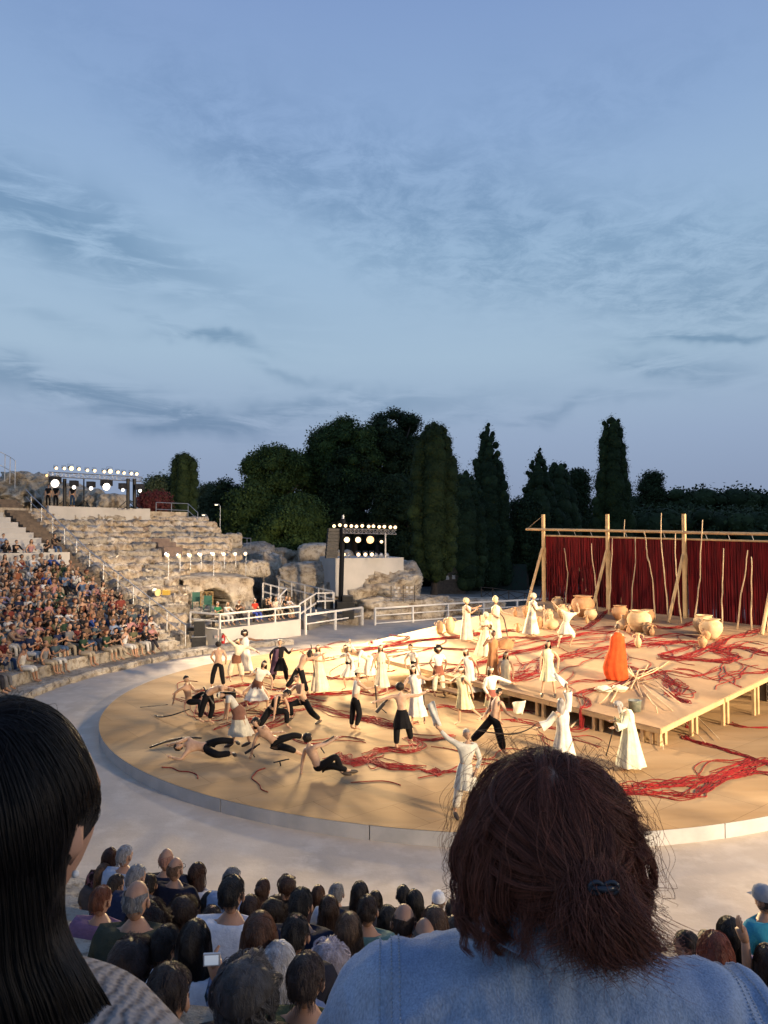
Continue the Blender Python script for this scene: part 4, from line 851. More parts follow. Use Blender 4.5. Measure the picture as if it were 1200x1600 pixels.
for i, (P, zn) in enumerate(cords):
    path = [surf(*q)[0] for q in P]; C = catmull(path, 5); C = [V((q.x, q.y, zsurf(q, zn)+.014)) for q in C]
    mx_, my_ = sum(q[0] for q in P)/len(P), sum(q[1] for q in P)/len(P); nr = min(LMK, key=lambda l: (l[0][0]-mx_)**2+((l[0][1]-my_)*2)**2)[1]; c_ = usedc[nr] = usedc.get(nr, 0)+1
    o = MB().tube(C, .012, 5).build('red_cord', ROPE, smooth=True, loc=C[0]); tag(o, ('thin', 'another thin', 'third thin', 'fourth thin', 'fifth thin', 'sixth thin')[min(c_-1, 5)]+' red cord lying loose near '+nr, 'cord', 'thin loose red cords')
# ------------------------------------------------------------ trees
def leafmat(name, c, c2, c3):
    m = bpy.data.materials.new(name); m.use_nodes = True; t = m.node_tree; P = t.nodes['Principled BSDF']; P.inputs['Roughness'].default_value = .75; P.inputs['Specular IOR Level'].default_value = .15
    g = t.nodes.new('ShaderNodeNewGeometry'); r = t.nodes.new('ShaderNodeValToRGB'); t.links.new(g.outputs['Random Per Island'], r.inputs[0])
    r.color_ramp.elements[0].color = (*c, 1); r.color_ramp.elements[1].color = (*c2, 1); e = r.color_ramp.elements.new(.85); e.color = (*c3, 1)
    t.links.new(r.outputs[0], P.inputs['Base Color']); return m
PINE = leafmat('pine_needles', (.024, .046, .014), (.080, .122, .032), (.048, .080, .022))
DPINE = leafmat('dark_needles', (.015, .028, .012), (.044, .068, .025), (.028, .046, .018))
CYP = leafmat('cypress_scales', (.018, .032, .012), (.036, .058, .018), (.028, .045, .015))
OLV = leafmat('olive_leaves', (.040, .060, .030), (.10, .125, .070), (.070, .092, .048))
BOUG = leafmat('bougainvillea', (.085, .018, .022), (.045, .055, .025), (.12, .035, .035))
BARK = mat('bark', (.09, .07, .055), (.05, .04, .032), 3, .95, .6, 10, world=True, stretch=(3, 3, .6))
def leaves(lobes, n, size, flat=1.0, up=0.0, depth=.45):
    c = np.array([l[:3] for l in lobes]); r = np.array([l[3:6] if len(l) > 4 else (l[3],)*3 for l in lobes]); w = (r[:, 0]*r[:, 2])**1.0; w = w/w.sum()
    i = rng.choice(len(lobes), n, p=w); d = rng.normal(size=(n, 3)); d /= np.linalg.norm(d, axis=1, keepdims=True)
    d[:, 2] = np.where(d[:, 2] < -.5, -d[:, 2], d[:, 2])
    k = 1+.18*rng.random(n)**6*2-depth*rng.random(n)**1.5
    bump = 1+.26*np.sin(d[:, 0]*7+i)*np.sin(d[:, 1]*6+i*2)*np.sin(d[:, 2]*8+i*3)
    p = c[i]+d*r[i]*(k*bump)[:, None]+rng.normal(size=(n, 3))*size*.6
    nrm_ = d+rng.normal(size=(n, 3))*.7; nrm_[:, 2] += up; nrm_ /= np.linalg.norm(nrm_, axis=1, keepdims=True)
    a = np.cross(nrm_, rng.normal(size=(n, 3))); a /= np.linalg.norm(a, axis=1, keepdims=True); b = np.cross(nrm_, a)
    s = size*(.6+.8*rng.random(n))[:, None]; a = a*s; b = b*s*flat
    v = np.stack([p-a*.5, p-b*.45+a*.08, p+a*.55, p+b*.45-a*.05], 1).reshape(-1, 3)
    return v, np.arange(4*n).reshape(n, 4)
def core(lobes, k=.80):
    vs, fs, b = [], [], 0; v, f = ICO[2]
    for l in lobes:
        r = np.array(l[3:6] if len(l) > 4 else (l[3],)*3); vs.append(v*r*k+np.array(l[:3])); fs.append(f+b); b += len(v)
    return np.concatenate(vs), np.concatenate(fs)
def tree(base, lobes, n, size, m, label, trunk=None, flat=.7, up=.2, tr=.25, corek=.78, name='tree', cat='tree', depth=.45):
    n, size = int(n*1.35), size*.84
    t = thing(name, base, label, cat); v, f = leaves(lobes, n, size, flat, up, depth); o = mesh_obj('crown', v, f, m, t, smooth=False)
    cv, cf = core(lobes, corek); c = mesh_obj('inner_foliage', cv, cf, m, o, smooth=False)
    mb = MB()
    for P, r0, r1 in (trunk or []): mb.tube(P, [r0+(r1-r0)*i/(len(P)-1) for i in range(len(P))], 8)
    if mb.v: mb.build('trunk', BARK, t, smooth=True)
    return t
def lumpy(x0, x1, y0, y1, D, nl, rmin, rmax, depth=.45, seed=0, fill=.5):
    """lobes filling a crown whose outline spans a pixel box at distance D"""
    R = random.Random(seed); a, b = at(x0, y0, D), at(x1, y1, D); cx, cz = (a.x+b.x)/2, (a.z+b.z)/2; hx, hz = abs(b.x-a.x)/2, abs(a.z-b.z)/2; out = []
    for i in range(nl):
        r = R.uniform(rmin, rmax); an = R.uniform(0, 2*pi); q = sqrt(R.random()) if R.random() < fill else 1.0
        x, z = cos(an)*q, sin(an)*q; y = R.uniform(-1, .6)*sqrt(max(0, 1-(q*.9)**2))
        out.append((cx+x*max(hx-r, .1), D+y*hx*depth*1.6, cz+z*max(hz-r*.8, .1), r, r, r*.78))
    return out
def trunk_px(px, yb, yt, D, r, lean=0, n=5, R=random.Random(2)):
    a, b = at(px, yb, D), at(px+lean, yt, D); a.z = min(a.z, .5)
    return ([a.lerp(b, i/n)+V((R.uniform(-.15, .15), 0, 0)) for i in range(n+1)], r, r*.55)
def pine(x0, x1, y0, y1, D, nl, label, seed, n=15000, m=PINE, px=None, rmin=.75, rmax=1.9, size=.30, tyb=None, **k):
    nl = int(nl*2.2); n = int(n*1.15); k.setdefault('corek', .62)
    px = px or (x0+x1)/2; lb = lumpy(x0, x1, y0, y1, D, nl, rmin, rmax, seed=seed); tr = [trunk_px(px, 920, (y0+y1)/2, D, .45)]
    top = tr[0][0][-2]
    for l in lb[:7]: tr.append(([top, top.lerp(V(l[:3]), .6)+V((0, 0, -.3)), V(l[:3])], .2, .06))
    return tree(tr[0][0][0], lb, n, size, m, label, tr, **k)
pine(376, 490, 696, 800, 84, 26, 'broad rounded umbrella pine left of the tallest pine', 3, 22000)
pine(345, 440, 755, 868, 80, 22, 'lower bright green pine spreading before the rounded one', 4, 17000)
pine(420, 520, 770, 880, 78, 22, 'pine with drooping mid height branches behind the speaker tower', 5, 16000)
pine(486, 600, 650, 800, 86, 34, 'left half of the tallest pine group, bushy crown', 6, 24000, px=555, m=PINE)
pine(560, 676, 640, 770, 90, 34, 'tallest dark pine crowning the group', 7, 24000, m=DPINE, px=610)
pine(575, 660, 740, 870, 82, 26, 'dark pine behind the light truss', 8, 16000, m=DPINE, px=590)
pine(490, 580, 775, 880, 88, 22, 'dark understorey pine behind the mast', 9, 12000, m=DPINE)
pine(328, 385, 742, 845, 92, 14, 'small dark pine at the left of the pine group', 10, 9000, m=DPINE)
pine(300, 350, 752, 850, 96, 12, 'bluish grey bush tree left of the street lamps', 11, 7000, m=OLV)
pine(215, 290, 742, 822, 74, 16, 'low olive tree behind the bougainvillea', 12, 10000, m=OLV, rmin=.9, rmax=1.6, size=.26)
pine(212, 270, 768, 805, 66, 14, 'reddish flowering bush right of the light rig', 13, 9000, m=BOUG, rmin=.5, rmax=1.0, size=.2, cat='bush', name='flowering_bush')
def cypress(px, yb, yt, half, D, label, seed, n=14000, m=CYP, prof=None, size=.26, wob_=.24, tb=915, **k):
    R = random.Random(seed); lb = []; prof = prof or [(0, .55), (.1, .85), (.35, 1), (.6, .92), (.8, .72), (.93, .42), (1, .15)]
    nl = 54
    for i in range(nl):
        q = i/(nl-1); w = np.interp(q, [a for a, _ in prof], [b for _, b in prof])*half*D/FPX; y = yb+(yt-yb)*q
        for s_ in ((-1, 0, 1) if w > .8 else (0,)):
            p = at(px+R.uniform(-1, 1)*half*.1, y, D); r = max(.3, w*(.40 if s_ else .50))*(1+R.uniform(-wob_, wob_)); off = (w-r)*s_*(1+R.uniform(-wob_, wob_)); lb.append((p.x+off, D-abs(w-r)*.3*R.random()-(0 if s_ else w*.35), p.z, r, r, r*1.15))
    return tree(at(px, tb, D), lb, n, size, m, label, [trunk_px(px, tb, yb-10, D, .38)], flat=.38, up=.9, corek=.80, name='cypress', depth=.3)
cypress(288, 800, 714, 21, 72, 'squat flat topped cypress with reddish tint behind the ruins', 1, 11000, prof=[(0, .9), (.5, 1), (.85, .95), (1, .6)], size=.22)
cypress(678, 900, 665, 37, 64, 'massive broad cypress beside the white equipment box', 2, 30000, prof=[(0, .55), (.12, .9), (.4, 1), (.7, .98), (.9, .75), (1, .35)], size=.24)
cypress(762, 905, 664, 38, 82, 'tall tapering cypress with a ragged tip', 3, 22000, m=DPINE, prof=[(0, .9), (.25, 1), (.5, .85), (.7, .65), (.85, .40), (.93, .34), (1, .2)], wob_=.3, size=.3)
cypress(726, 910, 740, 34, 78, 'dark cypress filling the gap right of the massive one', 4, 14000, m=DPINE, wob_=.3, prof=[(0, .9), (.5, 1), (.8, .7), (1, .3)], size=.3)
cypress(842, 880, 702, 34, 86, 'thin topped conifer left of the tall slender cypress', 5, 14000, m=DPINE, prof=[(0, 1.2), (.4, 1), (.62, .6), (.72, .55), (.85, .4), (1, .2)], wob_=.4, size=.32)
cypress(872, 880, 728, 32, 90, 'dark conifer between the ragged one and the slender cypress', 6, 12000, m=DPINE, prof=[(0, 1.2), (.5, 1), (.8, .7), (1, .4)], wob_=.4, size=.32)
cypress(957, 850, 658, 32, 80, 'tall slender flat topped cypress above the timber frame', 7, 26000, prof=[(0, 1.1), (.25, 1), (.55, .78), (.8, .62), (.93, .5), (1, .38)], size=.24)
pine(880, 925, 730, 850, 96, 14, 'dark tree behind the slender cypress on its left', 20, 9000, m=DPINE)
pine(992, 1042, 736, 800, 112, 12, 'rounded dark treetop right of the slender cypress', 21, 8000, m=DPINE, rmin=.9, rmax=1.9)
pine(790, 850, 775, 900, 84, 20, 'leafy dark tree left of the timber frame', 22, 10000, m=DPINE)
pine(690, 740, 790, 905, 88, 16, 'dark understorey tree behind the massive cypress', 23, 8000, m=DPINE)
def belt(x0, x1, ytop, yb, D, label, seed, m, n, rmin=1.6, rmax=3.2, size=.5, dens=1):
    R = random.Random(seed); lb = []; a, b = at(x0, yb, D), at(x1, yb, D); k = int((b.x-a.x)/1.6*dens)
    for i in range(k):
        x = x0+(x1-x0)*(i+R.random())/k; yt = ytop+R.uniform(-4, 10); r = R.uniform(rmin, rmax)
        for j in range(4):
            y = yt+(yb-yt)*(j/3.5); p = at(x+R.uniform(-6, 6), y, D+R.uniform(-4, 4)-j*1.5); lb.append((p.x, p.y, p.z-r*.6, r, r, r*.8))
    v, f = leaves(lb, n, size, .7, .2); t = thing('far_wood', at((x0+x1)/2, 842, D), label, 'woodland'); t['kind'] = 'stuff'
    o = mesh_obj('foliage', v, f, m, t, smooth=False); cv, cf = core(lb, .85); mesh_obj('inner_foliage', cv, cf, m, o, smooth=False)
pine(395, 500, 790, 905, 74, 20, 'low spreading pine boughs filling the gap below the umbrella pine', 31, 14000)
pine(500, 590, 700, 840, 84, 24, 'pine bough mass joining the two tall pine crowns', 32, 16000, m=DPINE)
pine(455, 530, 700, 810, 88, 18, 'upright pine between the umbrella pine and the tall group', 33, 13000)
pine(470, 560, 665, 790, 89, 18, 'rounded pine crown bridging the left domes of the grove', 35, 12000)
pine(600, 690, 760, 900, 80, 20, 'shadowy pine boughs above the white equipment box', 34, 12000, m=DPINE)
belt(985, 1400, 768, 835, 150, 'far dark wood along the horizon at the right', 1, DPINE, 30000, 1.6, 3.6, .6)
belt(1060, 1330, 798, 850, 110, 'paler olive trees in front of the far wood', 2, OLV, 18000, 1.2, 2.4, .4)
belt(680, 1200, 800, 900, 100, 'dark undergrowth behind the timber frame', 3, DPINE, 30000, 1.5, 3, .5)
belt(-250, 400, 795, 860, 130, 'far dark wood at the left horizon', 4, DPINE, 16000, 1.6, 3.2, .6)
belt(300, 720, 815, 905, 96, 'dark undergrowth behind the pines', 5, DPINE, 22000, 1.5, 3, .5)
belt(-900, -250, 800, 860, 170, 'distant wood beyond the left stand', 6, DPINE, 9000, 2, 4, 1.0)
belt(1400, 2300, 780, 850, 170, 'distant wood beyond the right edge', 7, DPINE, 12000, 2, 4, 1.0)
# ------------------------------------------------------------ people
SKIN = mat('skin', (.5, .3, .2), (.8, .75, .7), 9, .55, objcol=True, spec=.3)
CLOTH = mat('cloth', (.5, .5, .5), (.70, .70, .72), 5, .9, .35, 14, objcol=True, spec=.1)
PRINTC = mat('printed_cloth', (.5, .5, .5), (.12, .14, .10), 16, .9, .2, 14, objcol=True, spec=.1, lo=.47, hi=.53)
HAIR = mat('hair', (.05, .03, .02), (.45, .42, .40), 26, .55, .8, 22, objcol=True, spec=.35, stretch=(1, 1, .25))
EYE = mat('eye_dark', (.02, .015, .012), None, 1, .3)
SHOE = mat('shoe_leather', (.06, .045, .035), None, 1, .5)
def U(v): v = V(v); return v.normalized()
def fk(P):
    """joint positions from limb directions. x = right, y = away from the photographer, z = up"""
    k = P.get('k', 1.0); t = U(P.get('t', (0, 0, 1))); f = U((*P.get('f', (0, -1)), 0)); s = f.cross(t)
    if s.length < .2: s = V((1, 0, 0))
    s.normalize()
    if s.x < -.02 or (abs(s.x) <= .02 and s.y > 0): s = -s
    if 'sh' in P: s = U(P['sh'])
    J = {}; pel = V((0, 0, 0)); J['pel'] = pel
    t2 = (t+U(P.get('t2', t))).normalized(); t3 = U(P.get('t2', t))
    J['waist'] = pel+t*.16*k; J['chest'] = J['waist']+t2*.20*k; J['neck'] = J['chest']+t3*.17*k
    h = U(P.get('h', t3)); J['head'] = J['neck']+h*.178*k*P.get('nk', 1); J['nb'] = J['neck']+h*.07*k
    fh = V((*P['hf'], 0)) if 'hf' in P else f
    fw = (V((fh.x, fh.y, P.get('look', 0)))); fw = fw-h*fw.dot(h); fw = fw.normalized() if fw.length > .05 else h.orthogonal(); J['hu'], J['hfw'] = h, fw
    hs = U((s.x, s.y, s.z))
    for nm, sg in (('l', -1), ('r', 1)):
        J['sh'+nm] = J['chest']+t3*.115*k+s*.175*k*sg*P.get('sw', 1); J['hip'+nm] = pel+hs*.09*k*sg-t*.03*k
        a = P.get('a'+nm, [(.15*sg, 0, -1), (.05*sg, -.2, -1)]); J['el'+nm] = J['sh'+nm]+U(a[0])*.285*k; J['wr'+nm] = J['el'+nm]+U(a[1])*.25*k
        J['ha'+nm] = U(a[2]) if len(a) > 2 else U(a[1])
        g = P.get('g'+nm, [(.06*sg, 0, -1), (0, .05, -1)]); J['kn'+nm] = J['hip'+nm]+U(g[0])*.43*k; J['an'+nm] = J['kn'+nm]+U(g[1])*.42*k
        fd = U(g[2]) if len(g) > 2 else (U((f.x, f.y, -.12)) if abs(U(g[1]).z) > .5 else U((U(g[1])*.4+V((f.x, f.y, 0))*.6)))
        J['to'+nm] = J['an'+nm]+fd*.17*k+(V((0, 0, -.04)) if abs(U(g[1]).z) > .5 else V((0, 0, 0)))
    lo = min([J['an'+n].z-.075*k for n in 'lr']+[J['to'+n].z-.03*k for n in 'lr']+[J['kn'+n].z-.06*k for n in 'lr']+[J['wr'+n].z-.06*k for n in 'lr']+[pel.z-.11*k, J['head'].z-.11*k, J['shl'].z-.06, J['shr'].z-.06])
    if P.get('seat') is not None: lo = pel.z-.11*k-P['seat']
    for n in J:
        if n not in ('hu', 'hfw') and not n.startswith('ha'): J[n] = J[n]-V((0, 0, lo))
    return J
BODY_E = [('pel', 'waist'), ('waist', 'chest'), ('chest', 'neck'), ('neck', 'nb')]
BR_ = {'pel': .115, 'waist': .105, 'chest': .125, 'neck': .066, 'nb': .057, 'shl': .062, 'shr': .062, 'ell': .046, 'elr': .046, 'wrl': .032, 'wrr': .032, 'hipl': .088, 'hipr': .088, 'knl': .058, 'knr': .058, 'anl': .038, 'anr': .038, 'tol': .034, 'tor': .034, 'mul': .050, 'mur': .050}
JOBS = []
def job(J, nodes, edges, rad, root, sub=1):
    ids = {n: i for i, n in enumerate(nodes)}; JOBS.append(([tuple(J[n]) for n in nodes], [(ids[a], ids[b]) for a, b in edges], [rad[n] for n in nodes], ids[root], sub)); return len(JOBS)-1
SKV = []
def run_jobs():
    start = len(SKV); obs = []
    tmp = bpy.data.collections.new('tmp'); COL.children.link(tmp)
    for v, e, r, root, sub in JOBS[start:]:
        me = bpy.data.meshes.new('t'); me.from_pydata(v, e, []); o = bpy.data.objects.new('t', me); tmp.objects.link(o)
        o.modifiers.new('s', 'SKIN'); ly = me.skin_vertices[0].data
        for i, q in enumerate(r): ly[i].radius = (q, q) if isinstance(q, float) else q; ly[i].use_root = (i == root)
        m = o.modifiers.new('u', 'SUBSURF'); m.levels = m.render_levels = sub; obs.append(o)
    bpy.context.view_layer.update(); dg = bpy.context.evaluated_depsgraph_get()
    for o in obs:
        ev = o.evaluated_get(dg); m = ev.to_mesh(); vv = np.empty(len(m.vertices)*3, np.float32); m.vertices.foreach_get('co', vv); SKV.append((vv.reshape(-1, 3), [tuple(p.vertices) for p in m.polygons])); ev.to_mesh_clear()
    for o in obs: me = o.data; bpy.data.objects.remove(o); bpy.data.meshes.remove(me)
    COL.children.unlink(tmp); bpy.data.collections.remove(tmp)
def head_mesh(c, u, f, k=1.0, n=(16, 12)):
    """head with brow, nose, chin, lips, eye sockets and ears; returns verts, faces, material ids"""
    c, u, f = V(c), U(u), U(f); s = f.cross(u).normalized(); vs, fs, mi = [], [], []; na, nb = n
    for i in range(nb+1):
        ph = pi*i/nb; z = cos(ph); r = sin(ph)
        for j in range(na):
            a = 2*pi*j/na; x = r*sin(a); y = r*cos(a)                # y forward
            X_ = x*.073*(1-.18*max(0, -z)); Y_ = y*.092; Z_ = z*.118
            if y > 0: Y_ = y*(.088+.0*z)
            if z < -.25: Y_ -= .012*(1-abs(y)); X_ *= 1-.22*(-z-.25)
            if y < 0 and z < -.2: Y_ *= 1-.45*(-z-.2)
            fr = max(0, y)**6
            if abs(x) < .25 and y > .5: Y_ += .020*exp(-((z+.12)/.16)**2)*(1-abs(x)/.25)*fr+.004*exp(-((z+.42)/.08)**2)
            if y > .4: Y_ -= .010*exp(-((z-.10)/.13)**2-((abs(x)-.38)/.18)**2); Y_ += .006*exp(-((z-.32)/.12)**2); Y_ += .010*exp(-((z+.82)/.15)**2)*fr
            vs.append(c+s*X_*k+f*Y_*k+u*Z_*k)
    for i in range(nb):
        for j in range(na): fs.append((i*na+j, (i+1)*na+j, (i+1)*na+(j+1) % na, i*na+(j+1) % na))
    mi = [0]*len(fs)
    iv, if_ = ICO[1]
    for sx in (-1, 1):
        b = len(vs); e = c+s*.030*sx*k+f*.080*k+u*.012*k; vs += [e+s*q[0]*.013*k+f*q[1]*.010*k+u*q[2]*.008*k for q in iv]; fs += [tuple(b+w for w in q) for q in if_]; mi += [1]*len(if_)
        b = len(vs); e = c+s*.079*sx*k-f*.006*k-u*.008*k; vs += [e+s*q[0]*.012*k+f*(q[1]*.019-.2*q[2]*.01)*k+u*q[2]*.032*k for q in iv]; fs += [tuple(b+w for w in q) for q in if_]; mi += [0]*len(if_)
    b = len(vs); e = c+f*.087*k-u*.052*k; vs += [e+s*q[0]*.022*k+f*q[1]*.006*k+u*q[2]*.006*k for q in iv]; fs += [tuple(b+w for w in q) for q in if_]; mi += [2]*len(if_)
    return vs, fs, mi
def hand_mesh(w, d, side, k=1.0, curl=.5, pn=None):
    """palm and five separate bent fingers starting at the wrist"""
    d = U(d); pn = U(pn) if pn is not None else d.cross(V((0, 1, 0)))
    if pn.length < .1: pn = d.cross(V((1, 0, 0)))
    pn = (pn-d*pn.dot(d)).normalized(); s = d.cross(pn).normalized()*side; m = MB()
    m.tube([w-d*.02*k, w+d*.03*k, w+d*.085*k], [.022*k, .032*k, .034*k], 6)
    for i, (o, l) in enumerate(((-.028, .062), (-.010, .075), (.009, .070), (.026, .055))):
        b = w+d*.075*k+s*o*k; d2 = (d-pn*curl*.6).normalized(); d3 = (d-pn*curl*1.5).normalized(); m.tube([b, b+d*.022*k, b+d*.022*k+d2*l*.45*k, b+d*.022*k+d2*l*.45*k+d3*l*.4*k], [.0095*k, .009*k, .0085*k, .006*k], 5)
    b = w+d*.03*k-s*.026*k; m.tube([b, b-s*.022*k+d*.022*k, b-s*.026*k+d*.055*k-pn*.01*k], [.012*k, .011*k, .008*k], 5)
    return [V(p) for p in m.v], m.f
def loft(rings, n=20, fold=0, nf=7, seed=0, close=True):
    """rings: (centre, half width x dir, half depth y dir, axis) -> pleated cloth"""
    R = random.Random(seed); ph = [R.random()*6.28 for _ in range(4)]; vs = []; k = len(rings)
    for i, (c, rx, ry, ax) in enumerate(rings):
        ax = U(ax); X_ = V((1, 0, 0))-ax*ax.x; X_ = X_.normalized() if X_.length > .2 else V((0, 1, 0)); Y_ = ax.cross(X_).normalized(); q = i/(k-1)
        for j in range(n):
            a = 2*pi*j/n; fo = 1+fold*q*(.6*sin(nf*a+ph[0]+q)+.4*sin((nf*2+1)*a+ph[1]-q*2)); vs.append(V(c)+X_*cos(a)*rx*fo+Y_*sin(a)*ry*fo)
    fs = [(i*n+j, i*n+(j+1) % n, (i+1)*n+(j+1) % n, (i+1)*n+j) for i in range(k-1) for j in range(n)]
    if close: fs.append(tuple(range(n)))
    return vs, fs
def hairshape(J, kind, k=1.0, seed=0, big=0):
    c, u, f = J['head'], J['hu'], J['hfw']; s = f.cross(u).normalized(); v, fc = ICO[3 if not big else 4]; keep = []; out = []
    if kind in ('afro', 'curly'):
        d = fbm(v, 2.6, 4, seed); R_ = (.155 if kind == 'afro' else .118)*k
        P = [c+(s*q[0]*1.0+f*(q[1])*.95+u*q[2]*1.0)*R_*(1+(.30 if kind == 'afro' else .16)*e)-f*.035*k+u*.022*k for q, e in zip(v, d)]
        keep = [q for q in fc if not (np.mean([v[w][1] for w in q]) > .55 and np.mean([v[w][2] for w in q]) < .35)]
        return P, [tuple(q) for q in keep]
    d = fbm(v, 3.0, 3, seed); R1, R2, R3 = (.083, .103, .124) if kind != 'bald' else (.078, .097, .119)
    P = [c+(s*q[0]*R1+f*(q[1])*R2+u*q[2]*R3*(.98))*k*(1+.10*e)-f*.006*k for q, e in zip(v, d)]
    def face(q):
        y, z = q[1], q[2]; lim = .30 if kind in ('short', 'bald') else .18
        if kind in ('short', 'bald') and abs(q[0]) > .80 and -.45 < z < .12 and y > -.35: return True
        return (y > .25 and z < .50+.0*y) or (kind in ('short', 'bald') and z < -.45) or (kind == 'short' and y > .0 and z < -.05) or (kind == 'bald' and z > .62)
    ok = [not face(q) for q in v]
    fs = [tuple(q) for q in fc if all(ok[w] for w in q)]
    if kind in ('long', 'bob', 'bun', 'veil', 'pony'):
        L_ = {'long': .42, 'bob': .20, 'bun': .0, 'veil': .5, 'pony': 0}[kind]*k; b = len(P)
        if L_:
            n = 14; dn = V((0, 0, -1)) if u.z > .1 else (-u); dn = (dn*.75-u*.25-f*.05).normalized()
            rows = 6
            for i in range(rows+1):
                q = i/rows
                for j in range(n):
                    a = pi*(j/(n-1))*1.24-pi*.12; w = (.088+.012*sin(pi*q))*k; dep = (.100+.01*q)*k
                    P.append(c+s*cos(a)*w-f*sin(a)*dep*(1-.25*q)+u*.02*k+dn*L_*q+s*.006*sin(j*2.1+seed)*k)
            for i in range(rows):
                for j in range(n-1): fs.append((b+i*n+j, b+i*n+j+1, b+(i+1)*n+j+1, b+(i+1)*n+j))
        if kind in ('bun', 'pony'):
            b = len(P); cc = c-f*.105*k+u*(.03 if kind == 'bun' else .01)*k; iv, if_ = ICO[2]; sc = (.045, .045, .045) if kind == 'bun' else (.035, .035, .11); o_ = V((0, 0, 0)) if kind == 'bun' else -u*.09*k-f*.02*k
            P += [cc+o_+(s*q[0]*sc[0]+f*q[1]*sc[1]+u*q[2]*sc[2])*k for q in iv]; fs += [tuple(b+w for w in q) for q in if_]
    return P, fs
LIP = mat('lips', (.35, .12, .10), None, 1, .5)
